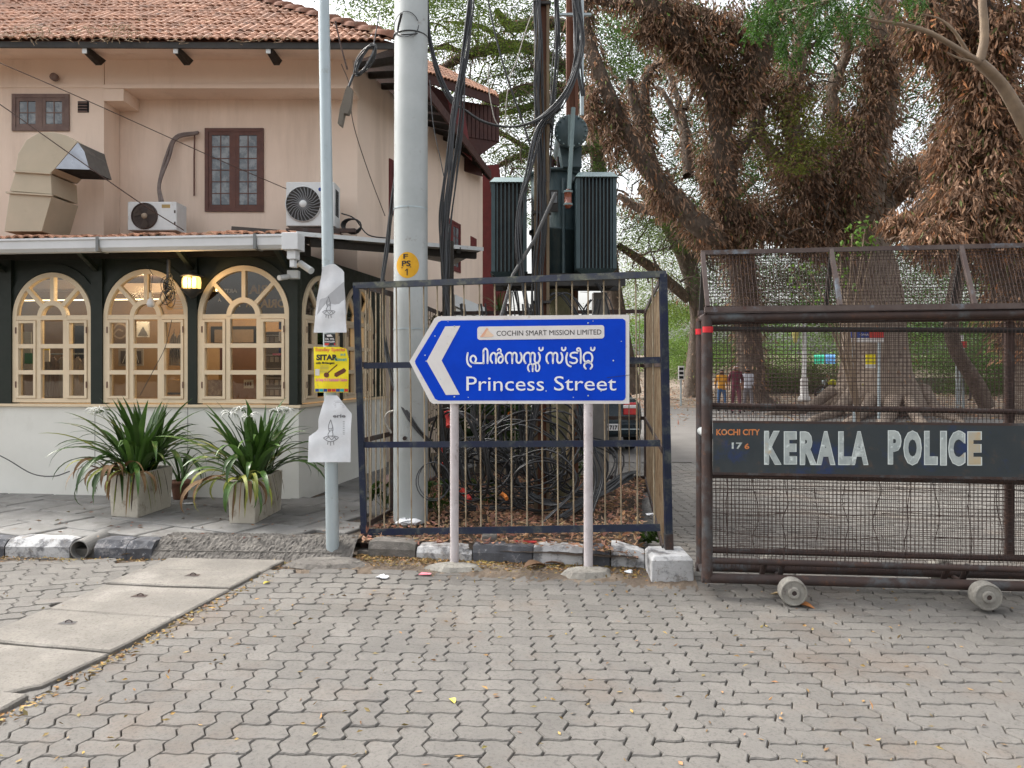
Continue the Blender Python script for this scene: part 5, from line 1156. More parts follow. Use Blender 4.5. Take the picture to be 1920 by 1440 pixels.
MB().prism([W(855,578,12.05),W(909,602,12.6),W(909,760,12.6),W(855,760,12.05)], Vector((-.1,.15,0))).build('wall_below', M['wall_cream'], fb)

# air conditioners, duct and pipes
def ac(px0, py0, px1, py1, Y, dep, old, lab):
    a, b = W(px0,py1,Y), W(px1,py0,Y); t = thing('air_conditioner', lab, 'air conditioner', ((a.x+b.x)/2, Y+dep/2, a.z), 'outdoor air conditioner units on the house wall')
    w = b.x-a.x; h = b.z-a.z
    MB().box((a.x,Y,a.z),(b.x,Y+dep,b.z)).build('casing', M['ac_white'], t, bevel=.012)
    cx, cz, r = a.x+w*(.36 if not old else .35), a.z+h*.5, h*(.39 if not old else .43)
    c = Vector((cx, Y, cz))
    MB().lathe(c, [(r,-.018),(r+.012,-.012),(r+.012,.002),(r-.0,.002),(r-.0,-.018)], 30, 'Y').build('fan_ring', M['ac_white'] if not old else M['ac_fan'], t)
    MB().lathe(c, [(r*.99,-.004),(0,-.004)], 28, 'Y').build('fan_recess', M['ac_fan'] if old else M['steel_dark'], t)
    if old:
        for k in range(3):
            a0 = k*2.09+.5; pts = [c+Vector((r*.2*math.cos(a0),-.012,r*.2*math.sin(a0))), c+Vector((r*.9*math.cos(a0-.35),-.010,r*.9*math.sin(a0-.35))), c+Vector((r*.95*math.cos(a0+.2),-.012,r*.95*math.sin(a0+.2))), c+Vector((r*.8*math.cos(a0+.6),-.02,r*.8*math.sin(a0+.6)))]
            MB().add(pts, [(0,1,2,3)]).build('blade', plain('blade_brown',(.11,.085,.07)), t)
        MB().lathe(c, [(0,-.024),(r*.22,-.022),(r*.25,-.006)], 14, 'Y').build('hub', plain('hub_beige',(.34,.27,.20)), t)
        for k in range(9): rr = r*(.3+.07*k); MB().tube([c+Vector((rr*math.cos(q*.3),-.02,rr*math.sin(q*.3))) for q in range(22)], .0015, 3, cap=False).build('grille_ring', M['ac_fan'], t)
        MB().box((b.x-w*.30,Y-.002,b.z-h*.22),(b.x-w*.13,Y+.001,b.z-h*.10)).build('name_plate', plain('gold_plate',(.42,.30,.12)), t)
        for q in range(2): MB().box((b.x-w*.05, Y-.003, a.z+h*(.2+.4*q)), (b.x-w*.02, Y+.001, a.z+h*(.3+.4*q))).build('clip', M['ac_fan'], t)
    else:
        for k in range(26): a0 = k*2*math.pi/26; MB().tube([c+Vector((r*.2*math.cos(a0),-.016,r*.2*math.sin(a0))), c+Vector((r*.6*math.cos(a0+.1),-.018,r*.6*math.sin(a0+.1))), c+Vector((r*.99*math.cos(a0+.32),-.014,r*.99*math.sin(a0+.32)))], .0065, 4).build('grille_rib', M['ac_grille'], t)
        MB().lathe(c, [(0,-.028),(r*.2,-.026),(r*.23,-.012),(r*.2,-.006)], 18, 'Y').build('hub', M['ac_white'], t)
        q = MB()
        for k in range(6): q.box((b.x-w*.06,Y+.06+k*.03,a.z+.15),(b.x+.004,Y+.07+k*.03,b.z-.08))
        q.build('side_vents', M['black'], t)
        MB().lathe(Vector((b.x-w*.29,Y-.002,b.z-h*.17)), [(0,-.004),(.022,-.003),(.026,0)], 14, 'Y').build('badge', M['ink_blue'], t)
    return t
ac1 = ac(239,378,331,432,9.55,.30,True,'old grimy air conditioner with brown fan on the annex roof')
ac2 = ac(536,341,627,424,9.6,.32,False,'clean white air conditioner with round ribbed grille behind the lamp pole')
a_ = W(536,428,9.6); MB().box((a_.x,9.6,a_.z-.05),(a_.x+.9,9.66,a_.z)).box((a_.x+.15,9.6,a_.z-.12),(a_.x+.7,9.9,a_.z-.05)).build('bracket', M['rust'], ac2)
ho = thing('insulated_pipe','grey wrapped pipe curving from the wall to the old air conditioner','pipe',W(366,248,10.15))
for d in (0,.035): MB().tube(smooth_curve([W(300,378,9.75)+Vector((d,0,0)), W(298+d*40,345,9.95), W(312,292,10.1)+Vector((d,0,-d)), W(330,256,10.12)+Vector((0,0,-d)), W(366,249,10.12)+Vector((0,0,-d*.4)), W(371,248,10.19)],6), .019, 8).build('pipe', M['insul'], ho)
MB().tube([W(365,252,10.15), W(364,300,10.17), W(364,367,10.17)], .011, 6).build('drop_pipe', M['brown_wood'], ho)
cc = MB(); c = W(662,425,9.9)
for k in range(5): cc.tube([c+Vector((.11*math.cos(q*.45)*(1+.05*k),-.03*k,.10*math.sin(q*.45)*(1-.04*k))) for q in range(15)], .009, 6)
cc.tube(smooth_curve([W(640,400,9.7), W(665,410,9.8), W(690,440,9.9), W(730,447,10)],5), .009, 6); tag(cc.build('coiled_hose', M['cable'], None, c), 'black coiled hose on the awning right of the clean air conditioner', 'hose')
duct = thing('exhaust_duct','cream painted sheet metal kitchen exhaust duct with grey hood mouth','duct',W(80,430,9.0))
def dpoly(pts, Y, dy, mt, name, sc=1.): MB().prism([W(x,y,Y) for x,y in pts], Vector((0,dy,0))).build(name, M[mt], duct, bevel=.004)
dpoly([(8,434),(18,363),(97,368),(78,434)], 9.0, .55, 'duct', 'lower_section'); dpoly([(18,358),(29,322),(95,327),(97,364)], 9.005, .54, 'duct', 'middle_section')
dpoly([(29,319),(34,288),(50,262),(72,249),(100,247),(125,254),(145,266),(104,315),(95,324)], 9.0, .55, 'duct', 'elbow')
MB().bar(W(12,361,8.99), W(99,366.5,8.99), .03, .02).build('flange', M['duct'], duct); MB().bar(W(26,321,8.99), W(96,325.5,8.99), .03, .02).build('flange', M['duct'], duct)
h0 = [(104,316),(146,267),(158,284),(168,318)]
mo = MB(); F0 = [W(x,y,9.0) for x,y in h0]; F1 = [W(104,316,9.0)+Vector((.02,.5,0)), W(146,267,9.0)+Vector((.05,.5,0)), W(158,284,9.0)+Vector((.0,.5,0)), W(168,318,9.0)+Vector((.0,.5,0))]
mo.add(F0, [(0,1,2,3)]).build('hood_cheek', M['duct_metal'], duct)
MB().add([F0[1], F0[2], F1[2], F1[1], F0[3], F1[3]], [(0,1,2,3),(1,4,5,2)]).build('hood_top', plain('dark_galv',(.16,.165,.16),.5,.3), duct)
MB().add([F0[0], F0[3], F1[3], F1[0]], [(0,1,2,3)]).build('hood_mouth', M['black'], duct)

# ============================================================ TRANSFORMER
TY = 7.8; S_ = TY/F
tr = thing('transformer', 'grey green pole transformer with two finned radiators behind the fence', 'transformer', W(1040,515,TY))
tcx = W(1041,0,TY).x; Zp = lambda py: EYE-(py-HZ)*S_
def radiator(x0, x1, y0, y1, Y, nf):
    a, b = W(x0,y1,Y), W(x1,y0,Y); t = MB(); dep = .42; w = (b.x-a.x)
    MB().box((a.x+.0,Y+.05,a.z+.02),(b.x-.0,Y+dep,b.z-.05)).build('radiator_core', M['steel_dark'], tr)
    for k in range(nf):
        x = a.x+w*(k+.5)/nf; edge = k in (0, nf-1)
        MB().box((x-(.02 if edge else .006),Y,a.z+.015),(x+(.02 if edge else .006),Y+dep,b.z-.045)).build('radiator_fin', M['xf'], tr)
    c = MB(); zt = b.z; m = .015
    c.hexa([(a.x-m,Y-.03,zt-.05),(b.x+m,Y-.03,zt-.05),(b.x+m,Y+dep,zt-.05),(a.x-m,Y+dep,zt-.05),(a.x+.03,Y+.05,zt+.015),(b.x-.03,Y+.05,zt+.015),(b.x-.03,Y+dep,zt+.015),(a.x+.03,Y+dep,zt+.015)]); c.build('radiator_cap', M['xf_light'], tr)
    MB().hexa([(a.x+.05,Y+.04,a.z-.03),(b.x-.05,Y+.04,a.z-.03),(b.x-.05,Y+dep,a.z-.03),(a.x+.05,Y+dep,a.z-.03),(a.x-.01,Y-.01,a.z+.02),(b.x+.01,Y-.01,a.z+.02),(b.x+.01,Y+dep,a.z+.02),(a.x-.01,Y+dep,a.z+.02)]).build('radiator_foot', M['xf'], tr)
radiator(921, 988, 333, 513, 7.55, 9); radiator(1081, 1156, 323, 507, 7.5, 11)
MB().lathe((tcx,TY+.15,0), [(0,Zp(322)),(.24,Zp(322)),(.25,Zp(326)),(.25,Zp(428)),(.275,Zp(429)),(.275,Zp(434)),(.25,Zp(435)),(.245,Zp(516)),(0,Zp(516))], 28).build('tank', M['xf'], tr)
MB().lathe((tcx,TY+.15,Zp(322)), [(0,.03),(.2,.03),(.29,.01),(.30,-.015),(.25,-.02)], 28).build('tank_lid', M['xf'], tr)
for k in range(10): a = k*.63; MB().lathe((tcx+.275*math.cos(a),TY+.15+.275*math.sin(a),Zp(322)+.005), [(0,.03),(.012,.03),(.012,0)], 6).build('lid_bolt', M['steel_dark'], tr)
MB().tube([(tcx+.08,TY-.115,Zp(340)),(tcx+.08,TY-.115,Zp(515))], .02, 8).build('tank_seam', M['xf'], tr)
MB().box((W(1029,0,7.6).x,7.66,Zp(402)),(W(1047,0,7.6).x,7.685,Zp(362))).build('rating_plate', M['steel_dark'], tr); MB().box((W(1034,0,7.6).x,7.65,Zp(386)),(W(1045,0,7.6).x,7.66,Zp(366))).build('plate_label', M['ac_grille'], tr)
cc_ = W(1071,246,7.45); r = .165
MB().lathe(cc_, [(0,-.012),(r,-.012),(r+.004,.0),(r+.004,.018),(r-.02,.02),(r-.025,.75),(0,.75)], 28, 'Y').build('conservator', M['xf'], tr)
for k in range(18): a = k*2*math.pi/18; MB().lathe(cc_+Vector((r*.93*math.cos(a),-.012,r*.93*math.sin(a))), [(0,-.014),(.009,-.012),(.009,0)], 6, 'Y').build('flange_bolt', M['xf_light'], tr)
MB().box((cc_.x-.035,7.42,cc_.z-.15),(cc_.x-.012,7.438,cc_.z+.15)).build('level_gauge', M['xf_light'], tr)
MB().hexa([(cc_.x-.07,7.6,Zp(322)),(cc_.x+.12,7.6,Zp(322)),(cc_.x+.12,8.0,Zp(322)),(cc_.x-.07,8.0,Zp(322)),(cc_.x-.11,7.6,cc_.z-.1),(cc_.x+.12,7.6,cc_.z-.1),(cc_.x+.12,8.0,cc_.z-.1),(cc_.x-.11,8.0,cc_.z-.1)]).build('conservator_support', M['xf'], tr)
MB().tube([W(1075,202,7.35), W(1067,355,7.35)], .022, 10).build('breather_pipe', M['xf_light'], tr)
bc = W(1065,372,7.35); MB().lathe(bc, [(0,.09),(.02,.09),(.025,.075),(.045,.072),(.045,.055),(.036,.05),(.036,-.05),(.046,-.055),(.046,-.07),(.03,-.08),(.02,-.1),(0,-.1)], 16).build('breather', M['copper'], tr)
MB().lathe(bc, [(.047,.075),(.047,.055)], 16).lathe(bc, [(.048,-.052),(.048,-.07)], 16).build('breather_collar', M['xf_light'], tr)
for px in (1035, 1048): MB().lathe(W(px,318,7.9), [(.03,-.02),(.045,.02),(.02,.03),(.045,.06),(.02,.07),(.035,.1),(0,.12)], 12).build('bushing', M['maroon_board'], tr)
for (x,y) in ((tcx-.05,TY-.22),(tcx+.02,TY-.22)): MB().tube([(x,y+.1,Zp(322)),(x,y+.1,Zp(300))], .012, 8).build('oil_valve', M['rust'], tr)
pf = thing('transformer_platform', 'dark steel channel platform carrying the transformer on concrete posts', 'platform', W(1040,540,TY))
zt_ = Zp(516)-.0; xa, xb = W(925,0,TY).x, W(1168,0,TY).x
for y in (7.62, 8.1): MB().box((xa,y,zt_-.13),(xb,y+.06,zt_-.004)).build('channel', M['steel_dark'], pf)
for x in (xa+.1, tcx-.2, tcx+.2, xb-.15): MB().box((x,7.683,zt_-.11),(x+.06,8.098,zt_-.01)).build('cross_channel', M['steel_dark'], pf)
MB().tube([(W(1060,0,TY).x,TY+.15,.1),(W(1050,0,TY).x,TY+.15,zt_-.135)], .115, 14).build('mossy_post', M['moss_concrete'], pf)
MB().box((W(1112,0,8.3).x,8.25,.1),(W(1138,0,8.3).x,8.42,zt_-.135)).build('square_post', M['grey_concrete'], pf)
MB().tube([W(1062,905,7.5), W(1074,760,7.6), W(1078,560,7.7)], .03, 10).build('leaning_stake', M['tan_pole'], pf)
MB().box((W(830,0,7.9).x,7.85,.1),(W(850,0,7.9).x,7.97,2.9)).build('dark_post', M['dark_wood'], pf)
rp = thing('rail_pole', 'tall tan rail section pole wrapped in cables left of the transformer tank', 'pole', W(1015,900,7.45))
for dx, w_ in ((-.06,.035),(.06,.03)): MB().box((W(1016,0,7.45).x+dx-w_/2,7.42,.1),(W(1016,0,7.45).x+dx+w_/2,7.50,8)).build('flange_strip', M['tan_pole'], rp)
MB().box((W(1016,0,7.45).x-.04,7.45,.1),(W(1016,0,7.45).x+.044,7.475,8)).build('web', M['rust_pole'], rp)
for z in (2.2, 3.1, 4.0, 5.2): MB().box((W(1016,0,7.45).x-.09,7.40,z),(W(1016,0,7.45).x+.09,7.51,z+.025)).build('band', M['steel_dark'], rp)
rp2 = thing('rail_pole', 'rust red rail pole rising behind the bolted transformer drum', 'pole', W(1073,300,8.25))
for dx in (-.05,.045): MB().box((W(1073,0,8.25).x+dx-.018,8.2,.1),(W(1073,0,8.25).x+dx+.018,8.28,8.5)).build('flange_strip', M['rust_pole'], rp2)
MB().box((W(1073,0,8.25).x-.035,8.23,.1),(W(1073,0,8.25).x+.03,8.25,8.5)).build('web', M['rust_pole'], rp2)
MB().tube([W(1091,216,7.9), W(1091,10,7.9), W(1091,-60,7.9)], .022, 10).build('conduit', M['galv'], rp2)
MB().box((W(1040,0,8.15).x,8.1,W(0,28,8.1).z),(W(1108,0,8.15).x,8.14,W(0,24,8.1).z)).build('cross_arm', M['galv'], rp2)
MB().box((W(1078,0,8).x,8.0,W(0,137,8).z),(W(1090,0,8).x,8.12,W(0,121,8).z)).build('small_box', M['steel_dark'], rp2)
MB().tube([W(1073,0,8.25)+Vector((0,0,-6)), W(1073,0,8.25)], .001, 3).build('earth_wire', M['cable'], rp2)
MB().tube([W(1042,362,7.2), W(1002,450,7.2), W(962,515,7.2), W(938,600,7.1)], .018, 10).build('slanting_conduit', plain('conduit_grey',(.10,.10,.10)), pf)

# ============================================================ CABLES
def bundle(pts, n, spread, r, lab, mts=('cable',), seed=1, twist=1.2, flat=.4, sub=7):
    """pts: (px, py, Y); strands share the path with their own slow wander"""
    rs = random.Random(seed); P = smooth_curve([W(*p) for p in pts], sub); t = thing('cable_bundle', lab, 'cables', P[-1])
    for k in range(n):
        a0 = rs.uniform(0, 6.28); rad = spread*math.sqrt(rs.random()); ph = rs.uniform(0,6.28); sp = rs.uniform(.5,1.3)*twist; q = []
        for i, p in enumerate(P):
            a = a0 + math.sin(i*.12*sp+ph)*1.1; e = rad*(1+.35*math.sin(i*.23+ph*2)); q.append(p+Vector((math.cos(a)*e, math.sin(a)*e*flat+.0, .15*e*math.sin(a))))
        MB().tube(q, r*rs.uniform(.7,1.15), 6).build('cable', M[rs.choice(mts)], t)
    return t
CG = ('cable','cable','cable','cable_grey')
bundle([(884,-60,6.9),(878,40,6.9),(868,120,6.9),(850,220,6.85),(838,330,6.8),(830,420,6.8),(832,520,6.8),(842,600,6.8)], 9, .032, .0078, 'thick black cable bundle sweeping down just right of the grey pole', CG, 2)
bundle([(872,110,6.9),(868,220,6.9),(852,330,6.9),(840,430,6.85),(838,520,6.8),(832,640,6.8),(826,760,6.8),(838,880,6.8)], 5, .026, .0075, 'second cable strand group hanging behind the thick bundle to the ground', CG, 3)
bundle([(797,-40,6.95),(803,60,6.95),(824,140,6.95),(850,190,6.95),(870,205,6.95),(905,228,7.1),(955,238,7.2),(1005,226,7.2),(1050,190,7.2),(1078,140,7.2),(1092,70,7.2),(1078,0,7.2),(1072,-60,7.2)], 6, .026, .009, 'sagging black cables looping from the grey pole to the rail poles', CG, 4, sub=6)
bundle([(748,300,7.05),(735,380,7.05),(726,460,7.05),(716,540,7.0),(722,640,6.98),(742,730,6.75),(780,800,6.6),(825,850,6.7),(850,900,6.8)], 6, .022, .0085, 'cables passing left of the grey pole and crossing its foot', CG, 5)
bundle([(1002,-60,7.4),(1010,60,7.38),(1008,180,7.38),(1012,300,7.36),(1016,420,7.36),(1006,540,7.36),(1010,700,7.3),(985,860,7.2)], 11, .05, .0078, 'dense vertical cables strapped against the tan rail pole', CG, 6)
bundle([(1040,-60,7.6),(1046,60,7.6),(1040,150,7.55),(1034,260,7.5),(1030,340,7.45)], 6, .035, .008, 'dark cables right of the tan rail pole above the tank', CG, 7)
bundle([(1080,-60,7.4),(1088,60,7.4),(1078,130,7.4),(1052,196,7.3),(1012,240,7.3),(992,330,7.25),(974,400,7.25),(972,470,7.2),(984,560,7.2),(1000,640,7.2)], 8, .034, .008, 'cable fan curving from the rail poles down past the left radiator', CG, 8)
bundle([(1072,-60,7.7),(1078,30,7.7),(1082,110,7.6),(1092,180,7.6)], 5, .03, .012, 'stiff grey cables at the top of the conduit', ('cable_grey','cable'), 9)
bundle([(910,-60,8),(918,10,8),(938,100,8),(960,170,8),(985,240,8),(1008,320,8)], 2, .008, .009, 'single twisted dark service wire slanting between the poles', ('cable',), 10)
bundle([(1003,10,8.5),(985,60,8.5),(970,110,8.5),(955,150,8.5),(948,210,8.5),(947,240,8.5)], 1, .0, .006, 'thin pale wire slanting between the poles', ('cable_pale',), 11)
bundle([(916,120,7.2),(916,160,7.2),(922,200,7.2),(932,232,7.2),(960,250,7.2)], 1, 0, .007, 'short pale wire hanging above the red gable box', ('cable_pale',), 12)
bundle([(806,150,7.5),(812,230,7.5),(826,300,7.5),(832,330,7.5)], 1, 0, .006, 'thin grey wire beside the grey pole', ('cable_grey',), 13)
bundle([(640,120,8),(655,160,8),(662,230,8),(690,320,8.3),(722,405,8.6)], 1, 0, .006, 'thin wire dropping across the house corner', ('cable_brown',), 14)
bundle([(628,40,8),(640,90,8),(650,130,8)], 2, .02, .006, 'short pair of wires above the hanging coil', ('cable_brown',), 15)
bundle([(-60,95,9),(0,118,9.0),(180,196,9.1),(400,295,9.3),(537,354,9.5)], 1, 0, .006, 'brown wire crossing the house wall to the clean air conditioner', ('cable_brown',), 16, sub=4)
bundle([(-60,160,8.9),(0,196,8.9),(60,238,8.9),(190,330,8.9),(270,385,9.0),(345,432,9.2)], 1, 0, .006, 'brown wire crossing the exhaust hood to the old air conditioner', ('cable_brown',), 17, sub=4)
bundle([(-20,845,8.2),(15,862,8.1),(60,888,8.0),(100,893,7.9),(130,884,7.8)], 1, 0, .007, 'dark hose sagging along the cream plinth at far left', ('cable',), 18, sub=5)
bundle([(322,600,8.0),(310,650,8.0),(290,690,8.0),(262,742,8.0)], 1, 0, .004, 'fine wire dropping across the second arched window', ('cable',), 19, sub=4)
bundle([(752,25,6.55),(745,60,6.6),(760,65,6.55),(800,60,6.8)], 2, .01, .006, 'fine wire wrapped round the top of the grey pole', ('cable',), 20, sub=6)
mb = MB(); mb.tube([Vector((PSX+.155*math.cos(a), PSY+.155*math.sin(a), W(0,57,6.65).z)) for a in [k*.3 for k in range(22)]], .007, 6); mb.tube([cyl(765+24*math.cos(a), 46+24*math.sin(a), .01) for a in [k*.33 for k in range(19)]], .0035, 5); mb.build('wire_band', M['cable'], ps)
# coil with its plastic box, hung on a wire
hc = thing('hanging_cable_coil', 'pale grey cable coil with a long junction box hanging by the lamp pole', 'cable coil', W(668,150,6.6))
for k in range(9):
    a = R(-58)+random.uniform(-.1,.1); rx, ry = 32+random.uniform(-5,4), 10+random.uniform(-4,6)
    q = []
    for s in range(25): th = s*math.pi/12; x = rx*math.cos(th); y = ry*math.sin(th); q.append(W(685+x*math.cos(a)-y*math.sin(a), 112+x*math.sin(a)+y*math.cos(a), 6.6+.03*math.sin(th+k)))
    MB().tube(q, .0055, 6).build('coil_turn', M['cable_grey' if k % 2 else 'cable'], hc)
MB().tube([W(663,140,6.6), W(652,168,6.6)], .012, 8).build('neck', M['cable_grey'], hc)
MB().prism([W(x,y,6.56) for x,y in [(651,160),(660,166),(656,205),(652,213),(645,212),(640,236),(633,231),(637,205),(647,170)]], Vector((0,.07,0))).build('junction_box', plain('box_taupe',(.16,.14,.115)), hc)
MB().tube(smooth_curve([W(712,20,6.6), W(705,60,6.6), W(700,88,6.6)], 5), .005, 6).build('suspension_wire', M['cable_grey'], hc)
# coils heaped behind the sign
rs = random.Random(11)
rings = [(905,880,60,55,7.1),(985,850,95,85,7.2),(930,800,90,70,7.4),(1010,905,85,45,7.0),(960,870,110,90,7.6),(870,850,50,90,6.9),(1040,830,60,95,7.4),(1090,880,70,60,7.6),(1000,800,120,80,7.9),(920,900,90,60,7.3)]
for i, (cx, cy, rx, ry, Y) in enumerate(rings):
    t = thing('cable_coil', ['small','wide','upper','low','big','narrow','upright','right hand','rearmost','lower left'][i]+' loop pile of black cable heaped behind the street sign', 'cable coil', W(cx,cy+ry,Y), 'cable coils heaped behind the sign')
    for k in range(rs.choice((4,5,6))):
        q = []; p1_, p2_ = rs.uniform(0,6.28), rs.uniform(0,6.28); ex, ey = rx*rs.uniform(.7,1.05), ry*rs.uniform(.65,1.05); ox, oy = rs.uniform(-16,16), rs.uniform(-12,12); tl = rs.uniform(-.5,.5)
        for s in range(26):
            th = s*2*math.pi/25+p1_; x = ex*math.cos(th)*(1+.08*math.sin(3*th+p2_)); y = ey*math.sin(th)*(1+.08*math.sin(2*th+p1_)); p = W(cx+ox+x*math.cos(tl)-y*math.sin(tl), cy+oy+x*math.sin(tl)+y*math.cos(tl), Y+.14*math.sin(th+p2_))
            p.z = max(p.z, .16+rs.uniform(0,.03)); q.append(p)
        MB().tube(q, rs.uniform(.006,.011), 6).build('cable', M[rs.choice(CG)], t)
bundle([(1190,885,7.7),(1165,893,7.5),(1120,925,7.3),(1060,950,7.1),(1000,930,7.2),(960,900,7.3)], 12, .06, .0095, 'tied bundle of black cable lying right of the heap', CG, 31)
bundle([(1183,890,7.7),(1150,915,7.4),(1100,940,7.1),(1050,970,6.8)], 6, .05, .009, 'lower tied bundle of black cable on the leaf litter', CG, 32)
bundle([(1090,780,7.3),(1110,850,7.2),(1122,900,7.1),(1105,960,6.9)], 4, .04, .009, 'cables dropping behind the right sign post', CG, 33)
bundle([(960,545,7.5),(975,600,7.5),(1010,580,7.5),(1060,550,7.5),(1100,600,7.5),(1120,560,7.5)], 6, .10, .008, 'looped cables hanging under the transformer platform', CG, 34, sub=9)
bundle([(1120,530,7.6),(1138,560,7.6),(1145,600,7.6),(1135,640,7.6)], 3, .03, .009, 'cables hanging below the right radiator', CG, 35)
for i, (px, Yb) in enumerate(((990,7.3),(950,7.4),(1026,7.5),(905,7.2),(870,7.0))): bundle([(px,570,Yb),(px+10,660,Yb),(px-12,780,Yb),(px+6,900,Yb-.1)], 4, .05, .009, ['central','left central','right central','left','leftmost'][i]+' group of cables descending behind the blue sign', CG, 40+i)
bundle([(1010,985,6.6),(1060,940,6.8),(1100,900,7.1)], 3, .02, .009, 'blue black cables crossing low behind the right post', ('cable',), 50)
lc = MB(); lc.tube([W(812+32*math.cos(a), 903+36*math.sin(a), 6.55+.03*math.sin(a*2)) for a in [k*.27 for k in range(25)]], .005, 6); lc.tube([W(814+30*math.cos(a), 901+35*math.sin(a), 6.56+.03*math.sin(a*2+1)) for a in [k*.27 for k in range(25)]], .004, 6)
tag(lc.build('wire_loop', M['cable_grey'], None, W(812,940,6.5)), 'single grey wire loop hung before the foot of the grey pole', 'wire')
lc = MB(); lc.tube(smooth_curve([W(738,770,6.7),(W(726,775,6.7)),W(722,790,6.7),W(734,812,6.7)],6), .009, 6); tag(lc.build('white_conduit_loop', M['cable_pale'], None, W(730,812,6.7)), 'short white cable loop on the left edge of the grey pole', 'wire')

# ============================================================ LITTER AND SMALL THINGS
def crumple(px, py, s, mt, lab, cat, name, z=.0, sc=(1,1,.5)):
    p = G(px, py, z); rs = random.Random(int(px*7+py)); n, m_ = 9, 5; vs = []
    for i in range(m_+1):
        for k in range(n): a = 2*math.pi*k/n; e = math.sin(math.pi*(i+.3)/(m_+.6)); j = rs.uniform(.6,1.25); vs.append((p.x+s*sc[0]*math.cos(a)*e*j, p.y+s*sc[1]*math.sin(a)*e*j, z+.006+s*sc[2]*(1-math.cos(math.pi*i/m_))*.5*rs.uniform(.7,1.2)))
    MBo = MB().add(vs, [(i*n+k, i*n+(k+1)%n, (i+1)*n+(k+1)%n, (i+1)*n+k) for i in range(m_) for k in range(n)]); tag(MBo.build(name, mt, None, p), lab, cat)
crumple(764,985,.11,M['paper'],'crumpled clear plastic bag at the foot of the grey pole','plastic bag','plastic_bag',.15,(1,.5,.5))
crumple(717,1085,.045,M['paper'],'small crumpled white plastic scrap on the paving before the fence','plastic scrap','plastic_scrap')
crumple(1180,1075,.035,M['paper'],'white crumpled tissue near the concrete block','tissue','tissue_scrap')
crumple(1222,968,.05,M['paper'],'white paper scrap inside the right corner of the fence','paper scrap','paper_scrap',.14)
crumple(728,910,.07,plain('pink_rag',(.55,.38,.34)),'pale pink rag bundle left of the grey pole','rag','rag_bundle',.14,(1,.7,1.6))
crumple(980,1004,.03,M['sign_white'],'white torn cup on the kerb above the red wrapper','cup','torn_cup',.13)
p = G(984,1018,.135); tag(MB().hexa([(p.x-.10,p.y-.01,.137),(p.x+.10,p.y-.012,.137),(p.x+.10,p.y+.02,.137),(p.x-.10,p.y+.02,.137),(p.x-.095,p.y-.008,.15),(p.x+.10,p.y-.01,.148),(p.x+.095,p.y+.018,.148),(p.x-.09,p.y+.018,.15)]).build('red_wrapper', M['ink_red'], None, p), 'flat red wrapper on the kerb behind the blue sign posts', 'wrapper')
p = G(797,1079,0); tag(MB().add([(p.x-.05,p.y,.008),(p.x+.04,p.y-.01,.012),(p.x+.045,p.y+.03,.010),(p.x-.03,p.y+.04,.014),(p.x-.05,p.y,.004),(p.x+.04,p.y-.01,.008),(p.x+.045,p.y+.03,.006),(p.x-.03,p.y+.04,.010)], [(0,1,2,3),(7,6,5,4),(0,4,5,1),(1,5,6,2),(2,6,7,3),(3,7,4,0)]).build('pink_scrap', M['ink_pink'], None, p), 'pinkish red plastic scrap left of the left sign post', 'plastic scrap')
p = G(918,1018,.13); tag(MB().box((p.x-.065,p.y,.10),(p.x+.06,p.y+.10,.19)).build('brick_lump', M['kerb_raw'], None, p, bevel=.012), 'brown cement lump lying on the kerb under the fence', 'brick')
def dry_leaf(px, py, L, mt, lab, yaw=0, z=.01):
    p = G(px, py, 0); d = Vector((math.cos(yaw), math.sin(yaw), 0)); s = Vector((-d.y, d.x, 0)); vs = []; n = 7
    for i in range(n+1):
        t = i/n; w = L*.24*math.sin(math.pi*min(1,t*1.05))**.8+.002; c = p+d*(t-.5)*L+Vector((0,0,z+.03*L*4*t*(1-t)+.02*math.sin(t*5)*L))
        vs += [c-s*w+Vector((0,0,w*.5)), c, c+s*w+Vector((0,0,w*.6))]
    tag(MB().add(vs, [q for i in range(n) for q in ((i*3,i*3+1,i*3+4,i*3+3),(i*3+1,i*3+2,i*3+5,i*3+4))]).build('dry_leaf', mt, None, p), lab, 'leaf')
dry_leaf(244,1044,.17,plain('tan_leaf',(.42,.31,.17)),'large tan dry leaf by the painted kerb right of the drain pipe',.2)
dry_leaf(1462,1122,.13,plain('tan_leaf',(.42,.31,.17)),'curled tan leaf against the left barrier wheel',2.6,.02)
dry_leaf(1508,1140,.13,plain('orange_leaf',(.40,.16,.05)),'orange brown leaf lying right of the left barrier wheel',-.6)
dry_leaf(1003,1066,.20,plain('brown_leaf',(.20,.12,.07)),'brown curled leaf below the kerb between the sign posts',.5,.02)
dry_leaf(1040,1062,.16,plain('brown_leaf',(.20,.12,.07)),'second brown curled leaf close to the right sign post',-.2,.02)
for i,(px,py) in enumerate(((500,1096),(848,1318))): dry_leaf(px,py,.06,plain('yellow_leaf',(.55,.48,.10)),('small yellow leaf at the edge of the drain slabs','small yellow leaf on the paving in the foreground')[i],1+i)
